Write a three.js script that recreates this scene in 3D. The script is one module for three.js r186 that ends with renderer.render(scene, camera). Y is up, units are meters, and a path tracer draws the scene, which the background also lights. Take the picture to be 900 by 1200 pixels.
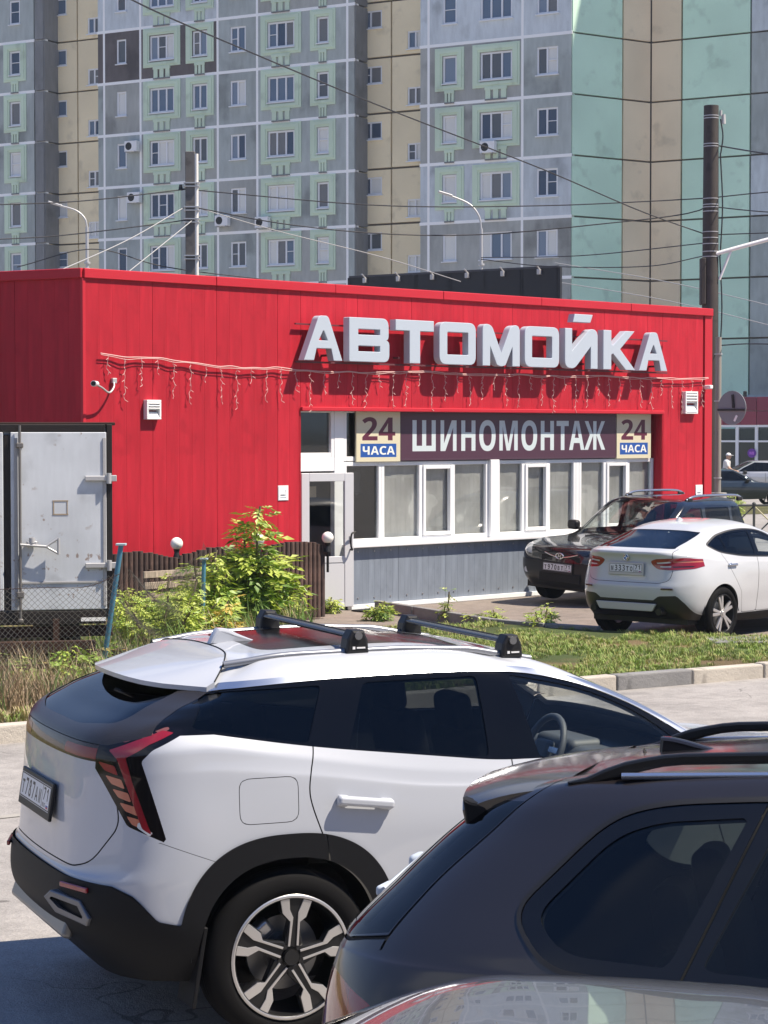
import * as THREE from 'three';
import { mergeGeometries } from 'three/addons/utils/BufferGeometryUtils.js';
import { RoundedBoxGeometry } from 'three/addons/geometries/RoundedBoxGeometry.js';
import { MarchingCubes } from 'three/addons/objects/MarchingCubes.js';

// ---------------------------------------------------------------- camera, sky, sun, exposure
const scene = new THREE.Scene();
const camera = new THREE.PerspectiveCamera(26.99, 3 / 4, 0.1, 900);
camera.position.set(0, 2.58, 0);
camera.rotation.x = -Math.atan(93 / 2500);
const renderer = new THREE.WebGLRenderer({ antialias: true });
renderer.toneMapping = THREE.LinearToneMapping;
renderer.toneMappingExposure = 2.15;
renderer.shadowMap.enabled = true;

const SUN = new THREE.Vector3(0.62, 1, 0.12).normalize();
const sun = new THREE.DirectionalLight(0xfff2e0, 4.0);
sun.position.copy(SUN).multiplyScalar(150); sun.position.z -= 40;
sun.target.position.set(0, 0, -40);
sun.castShadow = true; sun.shadow.mapSize.set(4096, 4096);
Object.assign(sun.shadow.camera, { left: -90, right: 90, top: 90, bottom: -90, near: 1, far: 400 });
sun.shadow.radius = 1.2;
scene.add(sun, sun.target);

let seed = 1234567;
function rnd() { seed = (seed + 0x6D2B79F5) | 0; let t = Math.imul(seed ^ (seed >>> 15), 1 | seed); t = (t + Math.imul(t ^ (t >>> 7), 61 | t)) ^ t; return ((t ^ (t >>> 14)) >>> 0) / 4294967296; }
const rr = (a, b) => a + (b - a) * rnd();
const clamp = (x, a = 0, b = 1) => Math.min(b, Math.max(a, x));
const mix = (a, b, t) => a + (b - a) * t;
const smooth = (a, b, x) => { const t = clamp((x - a) / (b - a)); return t * t * (3 - 2 * t); };
function h2(x, y, s) { let h = Math.imul(x | 0, 374761393) ^ Math.imul(y | 0, 668265263) ^ Math.imul(s | 0, 974634777); h = Math.imul(h ^ (h >>> 13), 1274126177); return ((h ^ (h >>> 16)) >>> 0) / 4294967296; }
function vnoise(x, y, p, s) {
  const xi = Math.floor(x), yi = Math.floor(y), fx = x - xi, fy = y - yi, m = (a) => ((a % p) + p) % p;
  const ux = fx * fx * (3 - 2 * fx), uy = fy * fy * (3 - 2 * fy);
  return mix(mix(h2(m(xi), m(yi), s), h2(m(xi + 1), m(yi), s), ux), mix(h2(m(xi), m(yi + 1), s), h2(m(xi + 1), m(yi + 1), s), ux), uy);
}
function fbm(u, v, p, o, s) { let a = 0.5, t = 0, n = 0; for (let i = 0; i < o; i++) { t += a * vnoise(u * p, v * p, p, s + i * 17); n += a; a *= 0.5; p *= 2; } return t / n; }

// sky: blue gradient with a few fair-weather clouds, continued all round
{
  const W = 1024, Hh = 512, d = new Float32Array(W * Hh * 4);
  for (let j = 0; j < Hh; j++) {
    const el = ((j + 0.5) / Hh - 0.5) * Math.PI, sy = Math.sin(el);
    for (let i = 0; i < W; i++) {
      const k = Math.pow(1 - clamp(sy), 4);
      let r = mix(0.15, 0.7, k), g = mix(0.32, 0.85, k), b = mix(0.8, 1.02, k);
      if (sy > 0.02) {
        const n = fbm(i / W, 0.5 + 0.16 / (sy + 0.25), 8, 5, 71), c = smooth(0.52, 0.72, n) * smooth(0.03, 0.16, sy) * (1 - 0.75 * smooth(0.55, 0.95, sy));
        r = mix(r, 1.6, c * 0.6); g = mix(g, 1.65, c * 0.6); b = mix(b, 1.75, c * 0.6);
      }
      if (sy < 0) { r = 0.5; g = 0.49; b = 0.47; }
      const o = (j * W + i) * 4; d[o] = r; d[o + 1] = g; d[o + 2] = b; d[o + 3] = 1;
    }
  }
  const t = new THREE.DataTexture(d, W, Hh, THREE.RGBAFormat, THREE.FloatType);
  t.mapping = THREE.EquirectangularReflectionMapping; t.magFilter = THREE.LinearFilter; t.minFilter = THREE.LinearFilter; t.wrapS = THREE.RepeatWrapping; t.needsUpdate = true;
  scene.background = t; scene.environment = t; scene.backgroundIntensity = 0.34; scene.environmentIntensity = 0.34;
}

scene.fog = new THREE.FogExp2(0xc4d2e2, 0.00035);

// ---------------------------------------------------------------- helpers
const R = Math.PI / 180;
function tex(w, h, fn, size, srgb = true) {
  const d = new Uint8Array(w * h * 4);
  for (let j = 0; j < h; j++) for (let i = 0; i < w; i++) { const c = fn((i + 0.5) / w, (j + 0.5) / h), o = (j * w + i) * 4; for (let q = 0; q < 3; q++) d[o + q] = clamp(typeof c === 'number' ? c : c[q]) * 255; d[o + 3] = 255; }
  const t = new THREE.DataTexture(d, w, h); t.wrapS = t.wrapT = THREE.RepeatWrapping; t.magFilter = THREE.LinearFilter; t.minFilter = THREE.LinearMipmapLinearFilter; t.generateMipmaps = true;
  if (srgb) t.colorSpace = THREE.SRGBColorSpace; if (size) t.repeat.set(1 / size, 1 / size); t.needsUpdate = true; return t;
}
function canvasTex(w, h, draw) { const c = document.createElement('canvas'); c.width = w; c.height = h; draw(c.getContext('2d'), w, h); const t = new THREE.CanvasTexture(c); t.colorSpace = THREE.SRGBColorSpace; return t; }
const lin = (r, g, b) => new THREE.Color().setRGB(r, g, b);
const mat = (c, roughness = 0.6, o = {}) => new THREE.MeshStandardMaterial({ color: c, roughness, ...o });
const phys = (c, roughness, o = {}) => new THREE.MeshPhysicalMaterial({ color: c, roughness, ...o });
function boxUV(g) {
  const p = g.attributes.position, n = g.attributes.normal, uv = new Float32Array(p.count * 2);
  for (let i = 0; i < p.count; i++) {
    const ax = Math.abs(n.getX(i)), ay = Math.abs(n.getY(i)), az = Math.abs(n.getZ(i));
    if (ay >= ax && ay >= az) { uv[2 * i] = p.getX(i); uv[2 * i + 1] = p.getZ(i); } else if (az >= ax) { uv[2 * i] = p.getX(i); uv[2 * i + 1] = p.getY(i); } else { uv[2 * i] = p.getZ(i); uv[2 * i + 1] = p.getY(i); }
  }
  g.setAttribute('uv', new THREE.BufferAttribute(uv, 2)); return g;
}
const plain = (g) => { const q = g.index ? g.toNonIndexed() : g; for (const k of Object.keys(q.attributes)) if (!['position', 'normal', 'uv'].includes(k)) q.deleteAttribute(k); if (!q.attributes.normal) q.computeVertexNormals(); if (!q.attributes.uv) boxUV(q); return q; };
const merge = (l) => l.length === 1 ? l[0] : mergeGeometries(l.map(plain));
function bx(w, h, d, x = 0, y = 0, z = 0, r = 0, ry = 0, rz = 0, rx = 0) {
  const g = r ? new RoundedBoxGeometry(w, h, d, 2, Math.min(r, w / 2.01, h / 2.01, d / 2.01)) : new THREE.BoxGeometry(w, h, d);
  if (rx) g.rotateX(rx); if (rz) g.rotateZ(rz); if (ry) g.rotateY(ry); g.translate(x, y, z); return g;
}
function cyl(r0, r1, h, x, y, z, seg = 12, axis = 'y') { const g = new THREE.CylinderGeometry(r1, r0, h, seg); if (axis === 'x') g.rotateZ(-Math.PI / 2); if (axis === 'z') g.rotateX(Math.PI / 2); g.translate(x, y, z); return g; }
function bar(a, b, r, seg = 6, r1 = r) {
  const A = new THREE.Vector3(...a), B = new THREE.Vector3(...b), L = A.distanceTo(B), g = new THREE.CylinderGeometry(r1, r, L, seg);
  g.applyQuaternion(new THREE.Quaternion().setFromUnitVectors(new THREE.Vector3(0, 1, 0), B.clone().sub(A).normalize())); g.translate((A.x + B.x) / 2, (A.y + B.y) / 2, (A.z + B.z) / 2); return g;
}
const V = (p) => new THREE.Vector3(...p);
const tube = (pts, r, n = 24, seg = 6) => new THREE.TubeGeometry(new THREE.CatmullRomCurve3(pts.map(V), false, 'centripetal'), n, r, seg, false);
function ext(shape, depth, bevel = 0, z = 0, cs = 12) { const g = new THREE.ExtrudeGeometry(shape, { depth: depth - 2 * bevel, bevelEnabled: bevel > 0, bevelThickness: bevel, bevelSize: bevel, bevelOffset: -bevel, bevelSegments: 2, curveSegments: cs }); g.translate(0, 0, z + bevel); return g; }
function poly(pts, holes = []) { const s = new THREE.Shape(pts.map((p) => new THREE.Vector2(p[0], p[1]))); for (const h of holes) s.holes.push(new THREE.Path(h.map((p) => new THREE.Vector2(p[0], p[1])))); return s; }
const rectP = (x0, y0, x1, y1) => [[x0, y0], [x1, y0], [x1, y1], [x0, y1]];
const used = {};
function numbered(n) { const k = used[n] = (used[n] ?? -1) + 1; return k ? n + '_' + String(k).padStart(3, '0') : n; }
function obj(name, g, m, parent = scene) {
  if (Array.isArray(g) && !g.length) return null;
  const o = new THREE.Mesh(Array.isArray(g) ? merge(g) : g, m); o.castShadow = o.receiveShadow = true;
  o.name = parent === scene ? numbered(name) : name; parent.add(o); return o;
}
function tag(o, label, category, group, kind) { if (label) o.userData.label = label; if (category) o.userData.category = category; if (group) o.userData.group = group; if (kind) o.userData.kind = kind; return o; }
function thing(name, label, category, pos = [0, 0, 0], ry = 0, group) { const o = new THREE.Group(); o.name = numbered(name); o.position.set(...pos); o.rotation.y = ry; scene.add(o); return tag(o, label, category, group); }
function struct(name, g, m) { const o = obj(name, g, m); o.userData.kind = 'structure'; return o; }
// a real place seen at a picture position and a given distance (metres along the view axis)
function at(px, py, d) { const P = Math.atan(93 / 2500), a = (px - 450) / 2500, b = (600 - py) / 2500; const y = b * Math.cos(P) - Math.sin(P), z = Math.cos(P) + b * Math.sin(P); return [a * d / z, 2.58 + y * d / z, -d]; }
function squeezed(c, s, x, y, w, h, font) { // text stretched to fill a box whose cap height is h
  c.save(); c.font = font; c.textBaseline = 'alphabetic'; const m = c.measureText(s), a = m.actualBoundingBoxAscent || 70; c.translate(x, y + h); c.scale(w / m.width, h / a); c.fillText(s, 0, 0); c.restore();
}
// ---------------------------------------------------------------- materials
const T = {};
T.asphalt = tex(1024, 1024, (u, v) => { const n = fbm(u, v, 6, 5, 3), f = h2(Math.floor(u * 1024), Math.floor(v * 1024), 5), m = fbm(u, v, 60, 3, 8), st = smooth(0.6, 0.75, fbm(u, v, 9, 4, 21)); const cr = Math.abs(fbm(u, v, 3, 5, 205) - 0.5) < 0.0014 && fbm(u, v, 4, 2, 207) > 0.52 ? 0.16 : 0, oil = smooth(0.68, 0.8, fbm(u, v, 11, 4, 209)) * 0.05; const k = 0.575 + 0.08 * (n - 0.5) + 0.1 * (f - 0.5) + 0.1 * (m - 0.5) - 0.03 * st - cr - oil; return [k * 1.0, k * 0.975, k * 0.95]; }, 7);
T.grain = tex(512, 512, (u, v) => 0.5 * h2(Math.floor(u * 512), Math.floor(v * 512), 9) + 0.5 * fbm(u, v, 64, 3, 4), 1.6, false);
T.concrete = tex(512, 512, (u, v) => { const n = fbm(u, v, 5, 6, 31), f = h2(Math.floor(u * 512), Math.floor(v * 512), 6), s = smooth(0.58, 0.8, fbm(u, v, 14, 4, 51)); const k = 0.72 + 0.22 * (n - 0.5) + 0.08 * (f - 0.5) - 0.12 * s; return [k, k * 0.985, k * 0.96]; }, 2.4);
T.wallgrime = tex(1024, 1024, (u, v) => { const n = fbm(u, v, 4, 6, 61), s = fbm(u * 4, v, 16, 4, 62), d = smooth(0.55, 0.8, fbm(u, v, 7, 5, 63)), w = h2(Math.floor(u * 1024), Math.floor(v * 1024), 7); const k = 0.86 + 0.2 * (n - 0.5) + 0.12 * (s - 0.5) - 0.14 * d + 0.05 * (w - 0.5); return [k, k, k * 1.01]; }, 11);
T.soft = tex(512, 512, (u, v) => { const n = fbm(u, v, 3, 5, 81), s = fbm(u * 8, v, 8, 4, 82), d = smooth(0.66, 0.85, fbm(u, v, 12, 4, 83)); const k = 0.92 + 0.14 * (n - 0.5) + 0.16 * (s - 0.5) - 0.06 * d; return [k, k, k]; }, 4);
T.paint = tex(512, 512, (u, v) => { const n = fbm(u, v, 3, 5, 181), d = smooth(0.62, 0.85, fbm(u, v, 9, 5, 183)), f = h2(Math.floor(u * 512), Math.floor(v * 512), 19); const k = 0.95 + 0.1 * (n - 0.5) - 0.08 * d + 0.03 * (f - 0.5); return [k, k, k]; }, 7);
T.dirt = tex(512, 512, (u, v) => { const n = fbm(u, v, 6, 6, 41), f = h2(Math.floor(u * 512), Math.floor(v * 512), 8); const k = 0.5 + 0.3 * (n - 0.5) + 0.14 * (f - 0.5); return [k * 0.98, k * 0.88, k * 0.7]; }, 3);
T.verge = tex(1024, 1024, (u, v) => { const n = fbm(u, v, 7, 6, 141), f = h2(Math.floor(u * 1024), Math.floor(v * 1024), 18), g = smooth(0.42, 0.58, fbm(u, v, 9, 6, 145)), k = 0.85 + 0.5 * (n - 0.5) + 0.3 * (f - 0.5); return [mix(0.53, 0.33, g) * k, mix(0.45, 0.4, g) * k, mix(0.31, 0.17, g) * k]; }, 9);
T.truck = tex(512, 512, (u, v) => { const n = fbm(u, v, 4, 6, 221), s = fbm(u * 10, v, 10, 4, 222), r = 0.8 * smooth(0.7, 0.78, fbm(u, v, 40, 3, 224)) * smooth(0.5, 0.65, fbm(u, v, 4, 3, 226)), d = smooth(0.55, 0.8, fbm(u, v, 6, 5, 228)); const k = 0.93 + 0.14 * (n - 0.5) + 0.03 * (s - 0.5) - 0.08 * d; return [mix(k, 0.5, r * 0.7), mix(k, 0.4, r * 0.75), mix(k, 0.32, r * 0.75)]; }, 1.7);
T.wood = tex(256, 512, (u, v) => { const n = fbm(u * 6, v, 12, 5, 91), f = fbm(u, v, 5, 4, 92); const k = 0.75 + 0.5 * (n - 0.5) + 0.25 * (f - 0.5); return [k, k * 0.97, k * 0.93]; }, 1);
T.rust = tex(256, 256, (u, v) => { const n = fbm(u, v, 6, 6, 95); return [mix(0.2, 0.42, n), mix(0.16, 0.27, n), mix(0.15, 0.2, n)]; }, 1);
T.blind = tex(512, 512, (u, v) => { const n = fbm(u, v, 4, 5, 101), s = fbm(u * 6, v * 0.5, 6, 4, 102), p = smooth(0.56, 0.62, fbm(u, v, 3, 5, 104)); const k = 0.72 + 0.3 * (n - 0.5) + 0.1 * (s - 0.5) + 0.1 * p; return [k, k * 0.99, k * 0.98]; }, 1.9);
const M = {
  asphalt: mat(lin(0.98, 0.98, 0.98), 0.92, { map: T.asphalt, bumpMap: T.grain, bumpScale: 0.006 }),
  forecourt: mat(lin(0.72, 0.64, 0.58), 0.92, { map: T.asphalt, bumpMap: T.grain, bumpScale: 0.005 }),
  kerb: mat(lin(0.95, 0.9, 0.82), 0.9, { map: T.concrete, bumpMap: T.grain, bumpScale: 0.006 }),
  kerbGrey: mat(lin(0.45, 0.46, 0.48), 0.9, { map: T.concrete, bumpMap: T.grain, bumpScale: 0.006 }),
  dirt: mat(lin(0.8, 0.8, 0.72), 0.95, { map: T.dirt, bumpMap: T.grain, bumpScale: 0.02 }),
  verge: mat(lin(0.8, 0.8, 0.75), 0.95, { map: T.verge, bumpMap: T.grain, bumpScale: 0.02 }),
  turf: mat(lin(0.42, 0.52, 0.26), 0.95, { map: T.dirt, bumpMap: T.grain, bumpScale: 0.02 }),
  red: phys(lin(0.53, 0.025, 0.043), 0.5, { map: T.soft, specularIntensity: 0.3 }), redTrim: phys(lin(0.5, 0.026, 0.042), 0.45, { specularIntensity: 0.4 }),
  white: mat(lin(0.8, 0.8, 0.8), 0.35), letter: mat(lin(0.44, 0.5, 0.575), 0.45), pvc: mat(lin(0.78, 0.79, 0.8), 0.3),
  greyPanel: mat(lin(0.235, 0.275, 0.335), 0.5, { map: T.soft }), doorAlu: mat(lin(0.6, 0.61, 0.64), 0.38),
  black: mat(lin(0.006, 0.006, 0.007), 0.5), rubber: mat(lin(0.008, 0.008, 0.0085), 0.75), darkIn: mat(lin(0.02, 0.021, 0.024), 0.85),
  steel: mat(lin(0.45, 0.45, 0.46), 0.4, { metalness: 0.8 }), chrome: mat(lin(0.75, 0.76, 0.78), 0.12, { metalness: 1 }), galv: mat(lin(0.5, 0.5, 0.5), 0.5, { metalness: 0.5 }),
  wire: mat(lin(0.025, 0.025, 0.028), 0.6), wireWhite: mat(lin(0.36, 0.36, 0.36), 0.5),
  rustDark: mat(lin(0.5, 0.45, 0.42), 0.85, { map: T.rust }),
  glass: phys(lin(0.93, 0.96, 0.95), 0.02, { transmission: 1, thickness: 0, ior: 1.5 }),
  winGlass: phys(lin(0.86, 0.88, 0.88), 0.02, { transmission: 1, thickness: 0, ior: 1.52 }),
  blind: mat(lin(0.9, 0.88, 0.86), 0.9, { map: T.blind }), lamp: mat(lin(0.85, 0.84, 0.8), 0.3),
  leaf: phys(lin(0.13, 0.24, 0.03), 0.55, { transmission: 0.3, thickness: 0 }), leafY: phys(lin(0.42, 0.34, 0.04), 0.55, { transmission: 0.35, thickness: 0 }), leafD: phys(lin(0.06, 0.13, 0.025), 0.55, { transmission: 0.3, thickness: 0 }),
  stem: mat(lin(0.16, 0.13, 0.08), 0.85), dry: mat(lin(0.42, 0.33, 0.2), 0.9),
};
for (const k of ['leaf', 'leafY', 'leafD', 'dry']) M[k].side = THREE.DoubleSide;
// ---------------------------------------------------------------- ground, road, kerbs, verge, forecourt
function sheet(pts, y, thick = 0) {
  if (thick) { const g = new THREE.ExtrudeGeometry(poly(pts.map(([x, z]) => [x, -z])), { depth: thick, bevelEnabled: false }); g.rotateX(-Math.PI / 2); g.translate(0, y - thick, 0); return boxUV(g); }
  const g = new THREE.ShapeGeometry(poly(pts.map(([x, z]) => [x, -z]))); g.rotateX(-Math.PI / 2); g.translate(0, y, 0); return boxUV(g);
}
const KA = 56.4 * R, kd = [Math.sin(KA), -Math.cos(KA)], kn = [-Math.cos(KA), -Math.sin(KA)]; // along the kerb, and away from the road
const kp = (t, o = 0) => [-3.18 + kd[0] * t + kn[0] * o, -17.6 + kd[1] * t + kn[1] * o];
struct('ground', sheet([[-400, 300], [400, 300], [400, -500], [-400, -500]], -0.01), M.asphalt);
struct('road', sheet([kp(-80, 0.04), kp(110, 0.04), kp(110, -30), kp(-80, -30)], 0), M.asphalt);
const verge = [kp(-60, 0.16), kp(12.6, 0.16), [6.2, -25.1], [4.65, -25.7], [2.72, -26.62], [2.06, -27.07], [1.41, -27.78], [0.33, -27.0], [-1.0, -26.6], [-1.5, -28.2], [-3.2, -27.6], [-8, -27.6], [-60, -5]];
struct('verge', sheet(verge, 0.11, 0.2), M.verge);
struct('forecourt', sheet([[-2.2, -29.3], [-1.6, -28], [-1.2, -26.4], [0.5, -26.6], [1.41, -27.7], [2.06, -27.0], [2.72, -26.55], [4.65, -25.65], [6.2, -25.0], [30, -38], [20, -60], [6, -37]], 0.004), M.forecourt);
{ // kerb stones, each its own piece, seen from the left frame edge to the right one
  const k = thing('kerb', 'long pale concrete kerb of separate stones along the far side of the road', 'kerb');
  const L = 1.0;
  for (let i = -14; i < 26; i++) {
    const g = bx(L - 0.012, 0.3, 0.16, 0, 0, 0, 0.02), c = kp(i * L + 0.62 + L / 2, 0.08);
    const o = obj('kerb_stone', boxUV(g), i === 6 ? M.kerbGrey : M.kerb, k); o.position.set(c[0], 0.0 + rr(-0.006, 0.006), c[1]); o.rotation.y = Math.PI / 2 - KA + rr(-0.008, 0.008); o.rotation.z = rr(-0.004, 0.004);
    if (i === 6) o.userData.label = 'darker grey kerb stone among pale ones';
  }
  k.userData.kind = 'structure';
  const e = thing('forecourt_edging', 'low grey concrete edging between the grass and the forecourt', 'edging');
  const pts = [[-0.1, -30.75], [0.09, -30.37], [0.43, -29.7], [0.78, -29.0], [1.1, -28.35], [1.41, -27.74], [2.06, -27.06], [2.7, -26.62]];
  for (let i = 0; i + 1 < pts.length; i++) { const [a, b] = [pts[i], pts[i + 1]], l = Math.hypot(b[0] - a[0], b[1] - a[1]); const o = obj('edging_stone', boxUV(bx(l - 0.015, 0.26, 0.1, 0, 0, 0, 0.015)), M.kerbGrey, e); o.position.set((a[0] + b[0]) / 2, 0.03, (a[1] + b[1]) / 2); o.rotation.y = -Math.atan2(b[1] - a[1], b[0] - a[0]); }
  e.userData.kind = 'structure';
  const sl = obj('paving_slab', boxUV(bx(1.5, 0.04, 0.7, 4.6, 0.115, -25.2, 0.01)), M.kerbGrey); tag(sl, 'pale concrete slab lying in the grass behind the right kerb', 'paving slab');
}
struct('road_marking', sheet([kp(-40, -3.1), kp(-0.2, -3.1), kp(-0.2, -3.2), kp(-40, -3.2)], 0.005), mat(lin(0.62, 0.61, 0.58), 0.9, { map: T.concrete }));
struct('far_lawn', sheet([[9, -66], [40, -85], [40, -95], [9, -72]], 0.004), M.turf);
// ---------------------------------------------------------------- the red car-wash building (its own frame: x along the front, z out of it)
const FAC = new THREE.Matrix4().makeRotationY(43.7 * R).setPosition(-3.898, 0, -27.706);
const FR = 43.7 * R, fw = (x, y, z = 0) => new THREE.Vector3(x, y, z).applyMatrix4(FAC).toArray();
const carwash = thing('car_wash_building', 'low red building clad in ribbed metal panels with a recessed shop window front', 'building', [-3.898, 0, -27.706], FR);
function ribbed(w, h, pitch = 0.22, depth = 0.05) {
  const p = [[0, 0]], n = Math.round(w / pitch); const g = 0.007;
  p.push([0, -depth]); p.push([w, -depth]); p.push([w, 0]);
  for (let i = n - 1; i > 0; i--) { const x = w * i / n; p.push([x + g, 0], [x + g * 0.4, -0.002], [x - g * 0.4, -0.002], [x - g, 0]); }
  const q = new THREE.ExtrudeGeometry(poly(p.map(([x, z]) => [x, -z])), { depth: h, bevelEnabled: false }); q.rotateX(-Math.PI / 2); q.scale(1, 1, 1); return boxUV(q);
}
{
  const B = carwash, H = 4.58, y0 = 0.0, rec0 = 3.76, rec1 = 11.86, recTop = 2.93;
  const reds = [M.red, ...[0.94, 1.05].map((k) => { const q = M.red.clone(); q.color.multiplyScalar(k); return q; })];
  const put = (g, x, y, z = 0, m = reds[Math.floor(rnd() * 3)], n = 'wall_panel') => { const o = obj(n, g, m, B); o.position.set(x, y, z); return o; };
  const w = 1.1;
  for (let x = 0.03; x < rec0 - 0.05; x += w) { const ww = Math.min(w, rec0 - x) - 0.006; put(ribbed(ww, H - y0), x, y0); }
  for (let x = rec0; x < rec1 - 0.1; x += w) { const ww = Math.min(w, rec1 - x) - 0.006; put(ribbed(ww, H - recTop), x, recTop); }
  for (let x = rec1; x < 12.9; x += 1.1) { const ww = Math.min(1.1, 13.0 - x) - 0.006; if (ww > 0.1) put(ribbed(ww, H - y0), x, y0); }
  put(bx(0.2, H, 0.06, 0, H / 2, 0), 13.105, 0, -0.022, M.redTrim, 'corner_trim');
  put(bx(0.05, H, 0.05, 0, H / 2, 0, 0.008), 0.008, 0, -0.012, M.redTrim, 'corner_trim');
  const tr = []; for (let x = 0; x < 13.2; x += 2.2) tr.push(bx(2.195, 0.13, 0.09, x + 1.1, 4.645, -0.01 + (x % 4.4 ? 0.003 : 0), 0.012));
  put(merge(tr), 0, 0, 0, M.redTrim, 'roof_flashing');
  put(bx(rec1 - rec0 + 0.02, 0.06, 0.09, (rec0 + rec1) / 2, recTop - 0.012, 0.0, 0.012), 0, 0, 0, M.redTrim, 'lintel_trim');
  put(bx(0.04, recTop, 0.26, rec1 + 0.017, recTop / 2, -0.13), 0, 0, 0, M.red, 'jamb'); put(bx(0.04, recTop, 0.26, rec0 - 0.022, recTop / 2, -0.13), 0, 0, 0, M.red, 'jamb');
  // shaded side wall running back to the left, far end, roof
  const ang = 108.3 * R, sideL = 9; const side = [];
  for (let i = 0; i < sideL / 1.1; i++) { const g = ribbed(1.094, H); g.translate(-1.1 * (i + 1), 0, 0); g.rotateY(ang - Math.PI); side.push(g); }
  for (const g of side) put(g, 0, 0, 0);
  const t2 = bx(sideL, 0.13, 0.09, -sideL / 2, 4.645, -0.01, 0.012); t2.rotateY(ang - Math.PI); put(t2, -0.01, 0, 0, M.redTrim, 'roof_flashing');
  const e = [Math.cos(ang) * sideL, -Math.sin(ang) * sideL];
  const plan = [[0.02, -0.06], [13.18, -0.06], [13.18, -9], [e[0], e[1]]];
  const rf = new THREE.ExtrudeGeometry(poly(plan.map(([x, z]) => [x, -z])), { depth: 0.1, bevelEnabled: false }); rf.rotateX(-Math.PI / 2); rf.translate(0, 4.45, 0); put(boxUV(rf), 0, 0, 0, M.greyPanel, 'roof');
  put(bx(0.06, H, 8.9, 13.17, H / 2, -4.55), 0, 0, 0, M.red, 'end_wall');
  // window front in the recess
  const zf = -0.2;
  const fr = (l, n = 'window_frame') => obj(n, l, M.pvc, B);
  const V_ = (x, y0, y1, w, d = 0.07, z = zf) => bx(w, y1 - y0, d, x, (y0 + y1) / 2, z, 0.008), Hh = (x0, x1, y, h, d = 0.066, z = zf) => bx(x1 - x0, h, d, (x0 + x1) / 2, y, z, 0.008);
  function unit(x0, x1, y0, y1, bars, sashes) {
    const l = [V_(x0 + 0.03, y0, y1, 0.06), V_(x1 - 0.03, y0, y1, 0.06), Hh(x0 + 0.06, x1 - 0.06, y0 + 0.035, 0.07), Hh(x0 + 0.06, x1 - 0.06, y1 - 0.03, 0.06)];
    for (const b of bars) l.push(V_(b, y0 + 0.07, y1 - 0.06, 0.07));
    for (const [a, b] of sashes) { const q = 0.055, z = zf + 0.022; l.push(V_(a + q / 2, y0 + 0.075, y1 - 0.065, q, 0.07, z), V_(b - q / 2, y0 + 0.075, y1 - 0.065, q, 0.07, z), Hh(a + q, b - q, y0 + 0.075 + q / 2, q, 0.068, z), Hh(a + q, b - q, y1 - 0.065 - q / 2, q, 0.068, z)); }
    const f = fr(l, 'window');
    const edges = [x0 + 0.06, ...bars.flatMap((b) => [b - 0.035, b + 0.035]), x1 - 0.06];
    for (let i = 0; i < edges.length; i += 2) {
      const a = edges[i], b = edges[i + 1];
      obj('pane', bx(b - a, y1 - y0 - 0.13, 0.012, (a + b) / 2, (y0 + y1) / 2 + 0.005, zf - 0.012), M.winGlass, f);
    }
    return edges;
  }
  const blindAt = (a, b, y0 = 0.97, y1 = 2.1) => { const g = new THREE.PlaneGeometry(b - a, y1 - y0, 14, 1); const p = g.attributes.position; for (let i = 0; i < p.count; i++) p.setZ(i, 0.002 * Math.sin(p.getX(i) * 23 + a * 7)); g.translate((a + b) / 2, (y0 + y1) / 2, zf - 0.04); g.computeVertexNormals(); boxUV(g); const o = obj('window_blind', g, M.blind, B); return o; };
  unit(5.5, 7.8, 0.95, 2.15, [6.32, 7.02], [[6.355, 6.985]]);
  unit(8.0, 9.86, 0.95, 2.15, [8.6, 9.2], [[8.635, 9.165]]);
  unit(9.94, 11.84, 0.95, 2.15, [10.58, 11.18], [[10.615, 11.145]]);
  blindAt(5.56, 6.3); blindAt(6.34, 7.0); blindAt(7.04, 7.75); blindAt(8.05, 8.58); blindAt(8.62, 9.18); blindAt(9.22, 9.82); blindAt(10.0, 10.56); blindAt(10.6, 11.16); blindAt(11.2, 11.8);
  unit(4.74, 5.5, 0.95, 2.15, [], []); unit(4.74, 5.62, 2.16, 2.93, [], []); unit(3.79, 4.55, 2.22, 2.93, [], []);
  fr([V_(7.9, 0.95, 2.16, 0.2, 0.13, zf + 0.02), V_(9.9, 0.95, 2.15, 0.08), V_(4.645, 0, 2.92, 0.19, 0.09, zf - 0.005), Hh(3.78, 4.55, 2.12, 0.2, 0.08, zf - 0.002), V_(3.82, 0, 2.02, 0.06)], 'window_post');
  put(bx(11.84 - 4.7, 0.045, 0.3, (11.84 + 4.7) / 2, 0.925, -0.1, 0.01), 0, 0, 0, M.pvc, 'window_sill');
  for (let x = 4.74; x < 11.8; x += 1.0) { const ww = Math.min(1.0, 11.84 - x) - 0.005; const o = put(ribbed(ww, 0.83, 0.125), x, 0.07, -0.05, M.greyPanel, 'base_panel'); const d = []; for (let q = 0.17; q < ww; q += 0.33) d.push(cyl(0.013, 0.013, 0.012, q, 0.77, 0.004, 6, 'z'), cyl(0.013, 0.013, 0.012, q, 0.09, 0.004, 6, 'z')); const sc = obj('screw', d, M.steel, o); if (sc) sc.userData.kind = 'stuff'; }
  put(bx(7.1, 0.07, 0.09, 8.29, 0.033, -0.045, 0.01), 0, 0, 0, M.pvc, 'base_strip');
  // dim room behind the panes
  put(merge([bx(8.06, 0.04, 3, 7.8, 0.05, -1.8), bx(8.06, 0.04, 3, 7.8, 2.95, -1.8), bx(8.06, 2.9, 0.04, 7.8, 1.5, -3.3), bx(0.04, 2.9, 3, 3.75, 1.5, -1.8), bx(0.04, 2.9, 3, 11.9, 1.5, -1.8)]), 0, 0, 0, mat(lin(0.16, 0.16, 0.17), 0.9), 'room_wall');
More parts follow.
